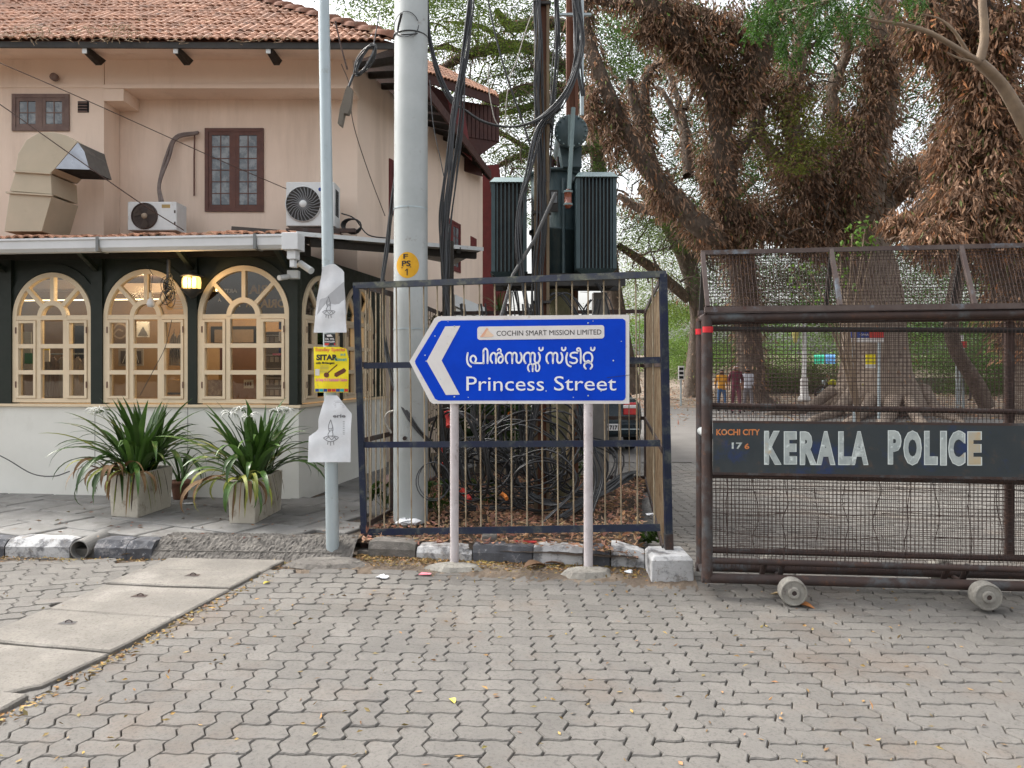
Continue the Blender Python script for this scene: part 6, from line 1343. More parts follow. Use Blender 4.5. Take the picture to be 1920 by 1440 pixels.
# small green weeds in the bed
def weed(px, py, s, n, lab, z=.13, mt='strap'):
    p = G(px, py, z); t = thing('weed', lab, 'weed', p); rs = random.Random(int(px))
    st = MB(); C = []; D = []
    for k in range(n):
        a = rs.uniform(0,6.28); q = p+Vector((math.cos(a)*s*rs.uniform(.1,.6), math.sin(a)*s*rs.uniform(.1,.4), s*rs.uniform(.3,1.2))); st.tube([p, p.lerp(q,.5)+Z_*.02, q], .003, 4)
        for _ in range(5): C.append(q+Vector((rs.gauss(0,.02),rs.gauss(0,.02),rs.gauss(0,.02)))); D.append((math.cos(a)+rs.gauss(0,.5), math.sin(a)-.5+rs.gauss(0,.4), rs.uniform(-.6,.4)))
    st.build('stem', M['strap'], t); V, Q = leaf_arrays(np.array([tuple(c) for c in C]), np.array(D), rng.uniform(.05,.11,len(C)), rng.uniform(.035,.07,len(C))); np_mesh('leaves', V, Q, M['leaf_bright'], t, np.repeat(rng.uniform(.5,1.1,(len(C),1))*np.array([1,.8,1]),4,0), 'stuff')
weed(722,960,.25,12,'green weed inside the left fence panel'); weed(822,965,.3,16,'green weed clump right of the grey pole foot'); weed(905,950,.25,9,'green weed behind the left sign post'); weed(1215,1020,.13,10,'small green weed beside the concrete block',.03); weed(1085,905,.3,8,'low green weed under the mossy post')
for i,(x0,y0,x1,y1) in enumerate(((838,770,842,800),(864,918,880,938),(940,925,950,935),(828,840,832,870))):
    tag(MB().tube([W(x0,y0,7.0), W((x0+x1)/2+2,(y0+y1)/2,7.0), W(x1,y1,6.95)], .03 if i<2 else .02, 8).build('red_pipe_piece', M['ink_red'] if i != 2 else M['ink_orange'], None, W(x1,y1,6.95)), ('faded red plastic piece low behind the left sign post','red plastic scrap on the litter right of the left sign post','orange plastic bit among the cable coils','red plastic strip beside the cable loops')[i], 'plastic piece')

# ============================================================ POTTED CRINUM LILIES
def strap_leaf(p, yaw, L, w, rise, droop, mt, parent, n=12, twist=0., rs=random):
    """long strap leaf: rises at angle 'rise', bends over by 'droop'"""
    d = Vector((math.cos(yaw), math.sin(yaw), 0)); s0 = Vector((-d.y, d.x, 0)); c = Vector(p); vs = []; ang = rise; L_ = L/n
    for i in range(n+1):
        t = i/n; ww = w*(.55+.9*t if t < .4 else .91*(1-((t-.4)/.6)**2.2)+.02)*.5
        tw = twist*t; dirv = d*math.cos(ang)+Z_*math.sin(ang); up_ = (s0.cross(dirv)) * -1; s = s0*math.cos(tw)+up_*math.sin(tw); fold = ww*.45
        vs += [c-s*ww+up_*fold*-1*-.6, c, c+s*ww+up_*fold*.6]
        c = c+dirv*L_; ang -= droop*(.25+1.5*t)/n
        if c.z < .15: c.z = .15; ang = max(ang, -.1)
    fs = [q for i in range(n) for q in ((i*3,i*3+1,i*3+4,i*3+3),(i*3+1,i*3+2,i*3+5,i*3+4))]
    return MB().add(vs, fs, 0, True).build('leaf', M[mt], parent)
def lily(c0, ex, ey, h, lab_pl, lab_pt, seed, nleaf, flowers, bias=0):
    rs = random.Random(seed); base = Vector((c0.x, c0.y, .13)); pot = thing('planter', lab_pl, 'planter', base+ex/2+ey/2)
    q = [base, base+ex, base+ex+ey, base+ey]; cen = base+ex/2+ey/2
    def ring(z, e): return [Vector((cen.x+(p.x-cen.x)*e, cen.y+(p.y-cen.y)*e, z)) for p in q]
    v = ring(.13,.93)+ring(.13+h,1)+ring(.13+h,.84)+ring(.13+h-.06,.82); f = [(0,1,2,3)[::-1]]+[(r*4+i, r*4+(i+1)%4, r*4+4+(i+1)%4, r*4+4+i) for r in range(3) for i in range(4)]
    MB().add(v, f).build('pot', M['planter'], pot, bevel=.012); MB().add(ring(.13+h-.05,.83), [(0,1,2,3)]).build('soil', M['soil'], pot)
    pt = thing('lily_plant', lab_pt, 'plant', Vector((cen.x, cen.y, .13+h-.05)))
    for k in range(nleaf):
        t = k/nleaf; yaw = rs.uniform(0, 6.28); r0 = rs.uniform(0,.09); p = Vector((cen.x+r0*math.cos(yaw)+rs.uniform(-.5,.5)*ey.x*.4, cen.y+r0*math.sin(yaw)+rs.uniform(-.3,.3)*abs(ey.y), .13+h-.04))
        if t < .35: rise, dr, L = rs.uniform(1.15,1.5), rs.uniform(.3,1.0), rs.uniform(.6,.85)
        elif t < .75: rise, dr, L = rs.uniform(.8,1.2), rs.uniform(1.0,2.0), rs.uniform(.65,.95)
        else: rise, dr, L = rs.uniform(.5,1.0), rs.uniform(2.2,3.3), rs.uniform(.65,1.0)
        strap_leaf(p, yaw, L, rs.uniform(.045,.075), rise, dr, 'strap' if rs.random() > .1 or t < .5 else 'strap_yellow', pt, 12, rs.uniform(-.5,.5))
    for k in range(22):     # yellowing and dead leaves hanging over the rim towards the camera
        yaw = R(-90)+rs.uniform(-1.2,1.2); e = rs.uniform(0,1); p = (base.lerp(base+ex, e) if rs.random() < .6 else (base+ex).lerp(base+ex+ey, rs.uniform(0,.6)))+Vector((0,0,h-.02))
        strap_leaf(p, yaw, rs.uniform(.35,.66), rs.uniform(.03,.055), rs.uniform(.2,.9), rs.uniform(2.6,3.4), rs.choice(('strap_yellow','strap_dead','strap_dead','strap')), pt, 12, rs.uniform(-1,1))
    for k in range(16):     # dry roots and dead leaves clinging to the two faces towards the street
        e = rs.uniform(.05,.95); fr = rs.random() < .5; p = (base.lerp(base+ex, e) if fr else base.lerp(base+ey, e))+Vector((0 if fr else .012, -.012 if fr else 0, h-.004))
        strap_leaf(p, R(-90) if fr else 0, h*rs.uniform(.5,1.0), rs.uniform(.008,.028), -1.35, rs.uniform(.05,.3), rs.choice(('strap_dead','strap_dead','soil','strap_yellow')), pt, 8, rs.uniform(-.5,.5))
    for (px, py, Yf) in flowers:
        c = W(px, py, Yf); fl = thing('spider_lily_flower', '', 'flower', c); 
        st = MB().tube(smooth_curve([Vector((cen.x+(c.x-cen.x)*.2, cen.y, .13+h)), c.lerp(Vector((cen.x,cen.y,.9)),.35)+Z_*.03, c-Z_*.01], 6), .006, 6).build('stem', M['strap'], fl)
        for k in range(16): 
            yaw = rs.uniform(0,6.28); L = rs.uniform(.08,.13); q_ = [c]; a = rs.uniform(.1,1.2); pnt = Vector(c)
            for s in range(7): pnt = pnt+Vector((math.cos(yaw)*math.cos(a), math.sin(yaw)*math.cos(a), math.sin(a)))*L/6; a -= .38; q_.append(pnt)
            MB().tube(q_, [.0035,.0045,.005,.0045,.004,.003,.002,.001], 4).build('petal', M['petal'], fl)
        fls.append((fl, px))
    return pot, pt
fls = []
lily(G(258,973,.13), Vector((-.33,.10,0)), Vector((.05,.62,0)), .42, 'cream concrete planter with roots over its rim, left of the pair', 'dark green strap leaved lily with drooping tips in left planter', 3, 100, [(187,768,7.0),(178,772,7.1)])
lily(G(478,984,.13), Vector((-.26,.02,0)), Vector((.03,.72,0)), .40, 'narrower cream planter hung with yellowing leaves, right of the pair', 'strap leaved lily with yellow lower leaves in the right planter', 5, 84, [(430,775,6.9),(452,768,7.0),(468,782,6.8),(520,770,7.0),(540,768,7.1)])
fln = ['spidery white lily flower standing out at the left of the left plant','second white lily flower tucked behind the leftmost one','white lily flower on the left edge of the right plant','topmost white lily flower over the right plant','white lily flower low in the middle of the right plant','white lily flower right of the middle of the right plant','rightmost white lily flower near the cafe corner post']
for (fl, px), s in zip(fls, fln): fl['label'] = s; fl['group'] = 'white spider lily flowers'
rc = G(338,935,.13); tp = thing('terracotta_pot', 'small brick red flower pot in the gap between the two planters', 'flower pot', rc)
MB().lathe(rc, [(.0,0),(.07,0),(.095,.17),(.105,.17),(.105,.20),(.09,.20),(.085,.17),(0,.17)], 16).build('pot', M['tile_plain'], tp)
pd = thing('palm_shoot', 'dark spiky leaved plant between the two planters', 'plant', rc+Z_*.18)
for k in range(14): strap_leaf(rc+Z_*.18+Vector((random.gauss(0,.02),random.gauss(0,.02),0)), random.uniform(0,6.28), random.uniform(.3,.55), .03, random.uniform(.8,1.5), random.uniform(.5,1.8), 'strap', pd, 9)
crumple(352,946,.06,M['paper'],'white paper plate scrap beside the terracotta pot','paper scrap','paper_scrap',.13,(1,.7,.2))

# ============================================================ TREES
def limb_pts(pts, n=5): return smooth_curve([W(*p[:3]) for p in pts], n)
def lerp_r(pts, n=5):
    r = [p[3] for p in pts]; out = []
    for i in range(len(r)-1):
        for k in range(n): out.append(r[i]+(r[i+1]-r[i])*k/n)
    return out+[r[-1]]
def bark_tube(mb, P, Rr, sides=14, rs=random):
    vs = []; fs = []; N = len(P); ref = None; ph = rs.uniform(0,6.28)
    for i, p in enumerate(P):
        d = (P[min(i+1,N-1)]-P[max(i-1,0)]).normalized()
        if ref is None: ref = Vector((1,0,0))
        x = (ref-d*ref.dot(d)).normalized(); ref = x; y = d.cross(x)
        for k in range(sides):
            a = 2*math.pi*k/sides; rr = Rr[i]*(1+.10*math.sin(3*a+ph+i*.2)+.06*math.sin(5*a+ph*2-i*.35)+rs.uniform(-.03,.03)); vs.append(p+(x*math.cos(a)+y*math.sin(a))*rr)
    for i in range(N-1):
        for k in range(sides): fs.append((i*sides+k, i*sides+(k+1)%sides, (i+1)*sides+(k+1)%sides, (i+1)*sides+k))
    mb.add(vs, fs, 0, True)
def clothe(P, Rr, dens, L, W_=.34, shag=.22, t0=0., t1=1.):
    """dead leaves hanging all round a limb: returns centres and directions"""
    P = np.array([tuple(p) for p in P]); Rr = np.array(Rr); seg = np.linalg.norm(np.diff(P, axis=0), axis=1); cum = np.concatenate([[0], np.cumsum(seg)]); N = int(cum[-1]*dens)
    s = rng.uniform(t0*cum[-1], t1*cum[-1], N); i = np.clip(np.searchsorted(cum, s)-1, 0, len(seg)-1); f = ((s-cum[i])/np.maximum(seg[i],1e-6))[:,None]
    c = P[i]*(1-f)+P[i+1]*f; r = Rr[i]*(1-f[:,0])+Rr[i+1]*f[:,0]; o = rng.normal(size=(N,3)); d = (P[i+1]-P[i])/np.maximum(seg[i],1e-6)[:,None]; o -= d*(o*d).sum(1, keepdims=True); o /= np.linalg.norm(o, axis=1, keepdims=True)
    clump = 1+.5*np.sin(s*2.3+o[:,0]*2)+.35*np.sin(s*5.1+o[:,2]*3); rad = r+np.abs(rng.normal(0, shag*.72, N))*np.clip(clump,.1,2)
    C = c+o*rad[:,None]; D = np.stack([o[:,0]*.7, o[:,1]*.7, o[:,2]*.35-1.0], 1)+rng.normal(0,.38,(N,3)); return C, D, L
def dead_mesh(parent, lst, name='dead_leaves', tint=(1,1,1)):
    Vs = []; Qs = []; Ts = []; b = 0
    for C, D, L in lst:
        N = len(C); V, Q = leaf_arrays(C, D, rng.uniform(.45,1.6,N)*L, rng.uniform(.6,1.2,N)*L*.27); Vs.append(V); Qs.append(Q+b); b += len(V)
        t = rng.uniform(.3,1.45,(N,1))*np.array(tint); w = rng.random(N) < .22; t[w] *= np.array([1.4,1.36,1.28]); w = rng.random(N) < .08; t[w] = t[w]*np.array([1.35,1.05,.8]); w = rng.random(N) < .06; t[w] = t[w]*np.array([.45,.85,.4]); Ts.append(np.repeat(t,4,0))
    return np_mesh(name, np.concatenate(Vs), np.concatenate(Qs), M['dead_leaf'], parent, np.concatenate(Ts), 'stuff')
def blobs(lst, L):
    out = []
    for (px,py,Y,rx,rz,n) in lst:
        n = int(n*.62); rx *= .95; rz *= .9
        c = np.array(W(px,py,Y)); o = rng.normal(size=(n,3)); o /= np.linalg.norm(o,axis=1,keepdims=True); k = rng.uniform(.45,1.15,(n,1))*(1+.25*np.sin(o[:,:1]*7+o[:,2:]*5))
        s = Y/F; C = c+o*k*np.array([rx*s,min(rx,rz)*s,rz*s]); D = np.stack([o[:,0]*.5,o[:,1]*.5,-np.ones(n)],1)+rng.normal(0,.4,(n,3)); out.append((C,D,L))
    return out
def tree(lab, base, limbs, dens=470, L=.21, extra=None, mt='bark', branchy=2.4, shag=.22, name='rain_tree', tint=(1,1,1)):
    t = thing(name, lab, 'tree', base); mb = MB(); lst = []
    for lb in limbs:
        pts = lb['p']; P = limb_pts(pts); Rr = lerp_r(pts); Rr = [x*.85 for x in Rr]; bark_tube(mb, P, Rr, lb.get('s', 14))
        if lb.get('d', 1): lst.append(clothe(P, Rr, dens*lb.get('d', 1)*(sum(Rr)/len(Rr)+.25), lb.get('L', L), shag=lb.get('g', shag), t0=lb.get('t0', 0)))
    mb.build('trunk', M[mt], t)
    lst += blobs(extra or [], L)
    if lst: dead_mesh(t, lst, tint=tint)
    return t
left_tree = tree('rain tree cloaked in dead brown leaves, forking low left of the barrier', G(1408,778), [
    dict(p=[(1418,768,27.5,.95),(1410,735,27.5,.6),(1404,640,27,.5),(1392,520,26,.55),(1375,430,25,.52)], d=.5),
    dict(p=[(1378,470,25.2,.5),(1362,380,23.6,.42),(1352,280,23.2,.40),(1345,190,22.8,.38),(1305,110,22.4,.42),(1250,40,22,.42),(1180,-30,22,.4)], d=1.55, g=.34),
    dict(p=[(1345,200,22.8,.32),(1400,150,22.6,.36),(1440,70,22.4,.38),(1470,-40,22,.36)], d=1.5, g=.36),
    dict(p=[(1385,455,25.2,.5),(1320,430,23.4,.42),(1270,380,23,.34),(1215,320,22.6,.29),(1170,240,22.3,.26),(1130,150,22,.25),(1100,60,22,.22),(1088,-30,22,.2)], d=1.05, g=.16),
    dict(p=[(1420,90,22.6,.26),(1340,40,22.4,.24),(1260,10,22.3,.22),(1170,8,22.4,.18),(1080,-6,22.6,.12)], d=1., g=.2),
    dict(p=[(1370,300,23.6,.24),(1410,250,23.6,.2),(1425,190,23.6,.16),(1410,130,23.6,.12)], d=1., g=.2),
    dict(p=[(1255,385,23.2,.26),(1222,300,23.1,.22),(1195,215,23,.19),(1180,150,23,.15)], d=1., g=.14),
    dict(p=[(1290,400,23.6,.24),(1240,395,24,.2),(1195,388,24.4,.18),(1160,365,24.6,.1)], d=.8, g=.16),
    dict(p=[(1210,260,23,.2),(1208,190,23.4,.19),(1215,140,23.6,.16),(1245,110,23.8,.1)], d=1., g=.14),
    dict(p=[(1290,330,24.5,.22),(1283,250,25,.2),(1275,200,25.4,.14),(1255,140,25.8,.08),(1225,80,26,.04)], d=.45, g=.12),
    dict(p=[(1280,240,25.2,.12),(1240,170,25.6,.09),(1215,165,26,.05)], d=.3), dict(p=[(1284,205,25.2,.1),(1300,170,25.4,.08),(1320,120,25.6,.04)], d=.3)], extra=[(1300,90,22.3,55,50,4200),(1355,60,22.3,60,60,4200),(1375,160,22.8,50,60,3800),(1255,30,22,50,35,2500),(1345,330,23.5,34,90,3500),(1335,440,24.3,60,40,3500),(1150,250,22.2,24,70,1600),(1240,370,23,30,40,1400),(1225,60,22,45,30,1500),(1400,420,24,40,60,3000),(1110,200,22.3,22,60,1300)])
mid_tree = tree('huge rain tree with massive ridged trunk behind the barrier centre', G(1650,782), [
    dict(p=[(1655,785,26,2.6),(1650,755,26,1.75),(1645,700,26,1.35),(1635,600,26,1.2),(1618,500,26,1.15),(1602,420,26,1.0)], d=.07, s=22),
    dict(p=[(1602,440,26,.9),(1620,340,25,.72),(1645,240,24.4,.60),(1655,140,24,.55),(1650,30,23.6,.5),(1660,-60,23.4,.45)], d=1.0, g=.32),
    dict(p=[(1600,430,26,.62),(1545,375,25,.5),(1500,300,24.2,.36),(1480,200,23.8,.32),(1500,100,23.4,.3),(1520,-20,23,.3)], d=1.15, g=.36),
    dict(p=[(1640,400,26,.5),(1720,330,26.5,.42),(1790,270,27,.38),(1860,200,27.4,.32)], d=.9, g=.26),
    dict(p=[(1500,330,24.6,.3),(1450,290,24.4,.26),(1420,240,24.2,.22),(1440,170,24,.16),(1470,120,24,.1)], d=1., g=.22),
    dict(p=[(1635,330,25,.3),(1580,250,24.6,.26),(1560,170,24.4,.22),(1590,90,24.2,.18),(1570,20,24,.14)], d=1.1, g=.25),
    dict(p=[(1560,470,25.6,.5),(1490,440,24.8,.4),(1440,420,24.4,.3),(1400,380,24.4,.2)], d=1.1, g=.34)], mt='bark_pale', extra=[(1500,330,24,60,80,5000),(1560,400,24.6,55,60,4200),(1620,250,24,45,90,4200),(1470,420,24.3,60,45,3800),(1650,120,23.6,40,80,3400),(1560,290,24.4,45,60,2600),(1700,330,25.5,55,45,3000),(1540,460,24.2,70,30,3200),(1780,250,26.5,50,40,2000),(1600,330,23.8,40,60,2400),(1480,180,23.6,40,60,2200)])
mb = MB()
for (a, b, r) in (((1560,745),(1440,778),.16),((1600,760),(1520,790),.2),((1680,765),(1650,800),.25),((1730,760),(1800,790),.22),((1590,750),(1480,768),.13),((1640,770),(1580,800),.18),((1700,770),(1740,806),.2)):
    A_ = Vector((W(a[0],a[1],26).x,26,.75)); B_ = G(b[0],b[1]); bark_tube(mb, smooth_curve([A_, A_.lerp(B_,.45)*1.0-Z_*.28, B_+Z_*.0, B_+(B_-A_).normalized()*.8-Z_*.25], 5), [r*1.3*(1-i/17) for i in range(16)], 8)
mb.build('roots', M['bark_pale'], mid_tree)
right_tree = tree('dense rain tree smothered in hanging dead leaves at the right edge', G(1985,850), [
    dict(p=[(1985,860,18.5,1.2),(1960,700,18.5,.85),(1925,560,18.5,.8),(1890,440,18.5,.85),(1865,330,18.3,.8),(1845,210,18,.72),(1825,90,17.6,.65),(1800,-60,17,.6)], d=1.3, g=.3, L=.21, t0=.22),
    dict(p=[(1900,430,18.4,.55),(1830,400,18,.42),(1770,430,17.8,.32),(1745,480,17.7,.22)], d=1.5, g=.42, L=.21),
    dict(p=[(1870,330,18.2,.5),(1930,230,18,.45),(1980,120,18,.4)], d=1.3, g=.4, L=.21),
    dict(p=[(1850,230,18,.45),(1790,140,17.8,.36),(1740,60,17.6,.34),(1700,-40,17.4,.3)], d=1.2, g=.34, L=.21),
    dict(p=[(1860,300,18.5,.4),(1800,330,19,.34),(1740,380,19.6,.24),(1700,420,20,.15)], d=1.2, g=.3, L=.21)], tint=(1.12,1.06,1.0), extra=[(1820,380,17.4,70,70,5200),(1760,450,17.2,60,45,3600),(1880,300,17.2,50,110,5200),(1840,150,17,60,90,4600),(1790,300,17.8,45,80,3600),(1900,430,17,60,60,3600),(1740,60,17,50,60,3000),(1890,60,16.6,50,70,3200),(1700,420,18.4,50,30,2200)])
lean = tree('slim dark trunk leaning down to the right behind the barrier', G(1850,770), [dict(p=[(1850,765,26.8,.32),(1830,720,26.8,.3),(1795,660,26.8,.28),(1785,600,26.8,.28),(1800,500,27,.28),(1820,400,27,.25)], d=.0)], name='leaning_trunk')
far1 = tree('distant rain tree with thin horizontal limbs above the red gable', (0,36,0), [
    dict(p=[(1180,740,38,.8),(1150,560,38,.6),(1130,420,38,.5),(1120,300,38,.45),(1090,180,37,.4)], d=.3),
    dict(p=[(1130,230,37,.36),(1060,130,35,.3),(980,88,34,.3),(900,95,33,.28),(840,122,32,.2),(790,170,32,.1)], d=.8, g=.14, L=.22), dict(p=[(1100,60,35,.34),(1020,40,34,.32),(960,50,34,.3),(930,20,33,.15)], d=.8, g=.14, L=.22),
    dict(p=[(1110,180,37,.3),(1030,160,36,.28),(950,180,35,.26),(890,210,34,.16),(850,240,34,.08)], d=.8, g=.14, L=.22), dict(p=[(1060,170,36,.22),(990,200,35,.2),(930,215,35,.1)], d=.8, g=.12, L=.22),
    dict(p=[(1120,270,37,.26),(1040,300,36,.22),(980,290,36,.18),(900,330,36,.1)], d=.8, g=.12, L=.22), dict(p=[(1020,300,36,.16),(940,250,36,.14),(900,240,36,.06)], d=.5), dict(p=[(960,90,34,.16),(900,50,34,.12),(830,40,34,.06)], d=.5), dict(p=[(880,100,33,.14),(820,90,33,.1),(740,120,33,.05)], d=.4)], dens=300)
far2 = tree('distant rain tree seen between left fork and barrier', (9,42,0), [dict(p=[(1300,745,40,.7),(1310,600,40,.55),(1290,500,40,.5),(1250,420,40,.4),(1200,350,40,.25)], d=.2), dict(p=[(1295,500,40,.4),(1350,400,40,.3),(1420,330,40,.2)], d=.3),
    dict(p=[(1290,560,40,.35),(1220,500,39,.3),(1160,460,38,.2)], d=.8, g=.3)], dens=240)
far3 = tree('distant tree trunk right of the rightmost barrier post', (30,44,0), [dict(p=[(1930,740,44,.6),(1910,600,44,.5),(1880,450,44,.4)], d=.1)])
far4 = tree('thin far tree trunk right of the white lamp post', (18,46,0), [dict(p=[(1600,735,46,.4),(1590,640,46,.32),(1580,540,46,.25)], d=0)])

# thin twigs
def twigs(parent, regions, seed):
    rs = random.Random(seed); mb = MB()
    for (x0,y0,x1,y1,Y0,Y1,n) in regions:
        for _ in range(n):
            x, y, Y = rs.uniform(x0,x1), rs.uniform(y0,y1), rs.uniform(Y0,Y1); a = rs.uniform(-2.6,-.5); q = []; r = rs.uniform(.02,.06)
            for s in range(7): q.append(W(x,y,Y)); x += math.cos(a)*14; y += math.sin(a)*12; a += rs.gauss(0,.5); Y += rs.gauss(0,.15)
            mb.tube(q, [r*(1-i/8) for i in range(7)], 4)
    o = mb.build('twigs', M['bark'], parent); o['kind'] = 'stuff'
twigs(far1, [(700,60,1260,420,30,37,260),(1150,250,1420,560,34,40,160)], 1); twigs(mid_tree, [(1400,60,1760,460,23,28,150)], 2)
# layered sprays of fine green leaflets
def sprays(parent, regions, seed, L=.11, tint=(1,1,1), name='crown'):
    r2 = np.random.default_rng(seed); Vs = []; Qs = []; Ts = []; b = 0
    for (x0,y0,x1,y1,Y0,Y1,n,rad,per,tn) in regions:
        for _ in range(n):
            px, py, Y = r2.uniform(x0,x1), r2.uniform(y0,y1), r2.uniform(Y0,Y1); c = np.array(W(px,py,Y)); R_ = rad*r2.uniform(.5,1.3); N = int(per*R_*R_*r2.uniform(.6,1.3))
            o = r2.normal(size=(N,3))*np.array([R_*.55,R_*.55,R_*.13]); tl = r2.uniform(-.35,.35); o[:,2] += o[:,0]*tl; C = c+o; D = r2.normal(size=(N,3))*np.array([1,1,.35]); D[:,2] -= .25
            V, Q = leaf_arrays(C, D, r2.uniform(.6,1.3,N)*L, r2.uniform(.6,1.2,N)*L*.55, r2); Vs.append(V); Qs.append(Q+b); b += len(V)
            t = r2.uniform(.6,1.45)*np.array(tn)*r2.uniform(.7,1.3,(N,1)); Ts.append(np.repeat(t,4,0))
    return np_mesh(name, np.concatenate(Vs), np.concatenate(Qs), M['leaf_green'], parent, np.concatenate(Ts)*np.array(tint), 'stuff')
g1, g2, g3, g4 = (1,1,1), (1.5,1.3,1.1), (.95,1.1,.95), (.8,.62,.5)
sprays(far1, [(760,-60,1000,110,29,34,92,1.2,180,(1.9,1.6,1.1)),(800,100,1000,300,31,37,92,1.1,180,(1.8,1.5,1.1)),(980,0,1110,330,31,38,80,1.1,170,g1),(640,-80,860,20,26,32,42,1.1,170,g1),(930,300,1010,420,36,42,40,1.1,150,g1),(1120,20,1300,150,32,38,95,1.2,170,(1.3,1.3,1)),(1110,140,1330,330,33,40,90,1.2,160,(1.3,1.3,1)),(640,-10,745,60,22,26,8,.8,170,g2),(1180,330,1330,420,36,42,30,1.3,150,g2),(780,-300,1300,-60,24,36,60,1.8,120,g1)], 11)
sprays(left_tree, [(1130,-40,1250,90,27,31,24,1.2,160,g3),(1290,270,1400,420,30,36,46,1.2,150,g1),(1300,120,1400,260,27,33,30,1.1,150,g3),(1200,-400,1500,-60,18,26,50,1.8,120,g1)], 12)
sprays(mid_tree, [(1400,30,1660,240,27,33,110,1.2,160,g3),(1390,230,1560,400,28,33,70,1.2,160,g3),(1660,60,1790,230,27,31,50,1.1,160,g3),(1440,170,1560,330,21,23,26,.7,200,(1.6,1.05,.7)),(1700,230,1800,330,30,34,26,1.0,150,g3),(1500,-450,1900,-60,16,26,60,1.8,120,g1),(1850,160,1930,320,30,34,40,1.2,150,g3)], 13)
sprays(far2, [(1160,430,1320,600,40,48,90,1.6,110,(2.0,1.7,1.0)),(1160,380,1300,470,36,42,50,1.4,120,g2),(1230,560,1320,690,46,56,60,1.8,110,(2.0,1.9,1.2)),(1320,600,1420,690,46,56,40,1.8,90,(.9,.8,.6)),(1340,440,1560,600,34,46,95,1.5,110,g3),(1420,480,1560,590,30,40,40,1.4,130,g4)], 14)
sprays(far3, [(1700,430,1960,620,30,42,120,1.6,120,g3),(1560,460,1740,640,34,44,80,1.5,120,g4),(1760,600,1960,720,36,50,90,1.6,120,(.8,.85,.7)),(1800,360,1960,470,22,28,40,1.2,150,g3)], 15)
sprays(far4, [(1480,560,1660,640,50,60,40,1.8,80,g4),(1400,650,1600,720,60,75,16,1.8,60,g4)], 16)
bm = MB()
hedge = thing('clipped_bushes', 'low dark green bushes and bank across the square', 'hedge', (18, 44, 0))
sprays(hedge, [(1405,690,1520,730,42,46,60,1.3,140,(.75,.6,.5)),(1520,690,1640,740,42,48,60,1.3,140,(.75,.6,.5)),(1760,680,1960,745,40,46,90,1.3,140,(.8,.8,.7)),(1240,690,1300,705,50,60,20,1.3,140,g2)], 17, name='foliage')
tag(MB().box((14,46,-.1),(34,46.4,.95)).build('low_wall', M['grey_concrete'], None, (24,46,0)), 'long low grey brown wall across the far side of the square', 'wall')
tag(MB().add([(-40,75,-.02),(70,75,-.02),(75,95,3.2),(-45,95,3.2)], [(0,1,2,3)]).build('far_bank', M['dirt']), kind='structure')
fw = thing('distant_treeline', 'pale green distant treeline closing the far end of the street', 'trees', (10, 85, 0)); fw['kind'] = 'stuff'
sprays(fw, [(1150,600,1960,695,78,92,160,3.2,30,(1.6,1.7,1.3))], 18, L=.3, name='foliage')

# bright green pinnate branch and bare pale bough of the near tree at the upper right
nt_ = thing('near_tree', 'young smooth barked tree reaching in from the upper right corner', 'tree', G(2100,960))
mb = MB()
for pts in ([(2130,950,10,.17),(2080,700,10,.15),(2010,400,9.6,.12),(1930,250,9.3,.085),(1880,160,9.2,.07),(1836,116,9.1,.06)], [(1836,116,9.1,.055),(1845,70,9.1,.05),(1842,0,9.1,.045),(1838,-60,9.1,.04)], [(1836,118,9.1,.045),(1800,95,9.0,.036),(1750,65,8.9,.028),(1700,48,8.8,.022),(1640,38,8.7,.014),(1590,25,8.6,.008)], [(1815,100,9.05,.025),(1790,60,9,.018),(1760,35,9,.012),(1720,25,9,.006)], [(1750,62,8.9,.018),(1700,40,8.9,.012),(1660,10,8.9,.008)], [(1836,118,9.1,.022),(1800,110,9.0,.014),(1775,98,9,.008)], [(1640,38,8.7,.01),(1610,45,8.7,.006),(1580,40,8.7,.004)], [(1700,-80,8.8,.05),(1640,-30,8.8,.04),(1560,0,8.8,.03),(1480,20,8.8,.018),(1420,30,8.8,.008)]):
    bark_tube(mb, limb_pts(pts), lerp_r(pts), 10)
mb.build('branches', M['bark_smooth'], nt_)
r2 = np.random.default_rng(5); Cs = []; Ds = []
def pinnae(px, py, Y, L_=.22, n=12):
    a = r2.uniform(-2.6,-.5); d = Vector((math.cos(a)*.7, r2.uniform(-.5,.5), -abs(math.sin(a))*.8-.1)).normalized(); p = W(px,py,Y); s = d.cross(Z_).normalized()
    for k in range(n):
        q = p+d*L_*k/n+Z_*(-.04*(k/n)**2)
        for sg_ in (-1,1): Cs.append(tuple(q)); e = s*sg_*1.1+d*.5+Vector((0,0,-.25)); Ds.append((e.x+r2.normal()*.15,e.y,e.z+r2.normal()*.15))
for (x0,y0,x1,y1,n) in ((1400,0,1450,45,46),(1440,-30,1530,40,60),(1450,40,1500,90,34),(1510,30,1560,80,30),(1500,-40,1640,20,80),(1590,10,1640,60,16),(1465,85,1500,115,8),(1530,90,1560,105,6),(1395,50,1420,62,5),(1690,-40,1745,10,26),(1545,20,1600,50,18)):
    for _ in range(n): pinnae(r2.uniform(x0,x1), r2.uniform(y0,y1), r2.uniform(8.2,9.4))
V, Q = leaf_arrays(np.array(Cs), np.array(Ds), r2.uniform(.03,.055,len(Cs)), r2.uniform(.014,.022,len(Cs)), r2); np_mesh('crown', V, Q, M['leaf_bright'], nt_, np.repeat(r2.uniform(.45,1.3,(len(Cs),1))*np.array([1,1,1]),4,0), 'stuff')
sp = thing('sapling', 'light green broad leaved shoots standing above the barrier ridge', 'sapling', G(1612,800))
Cs = []; Ds = []; mb = MB()
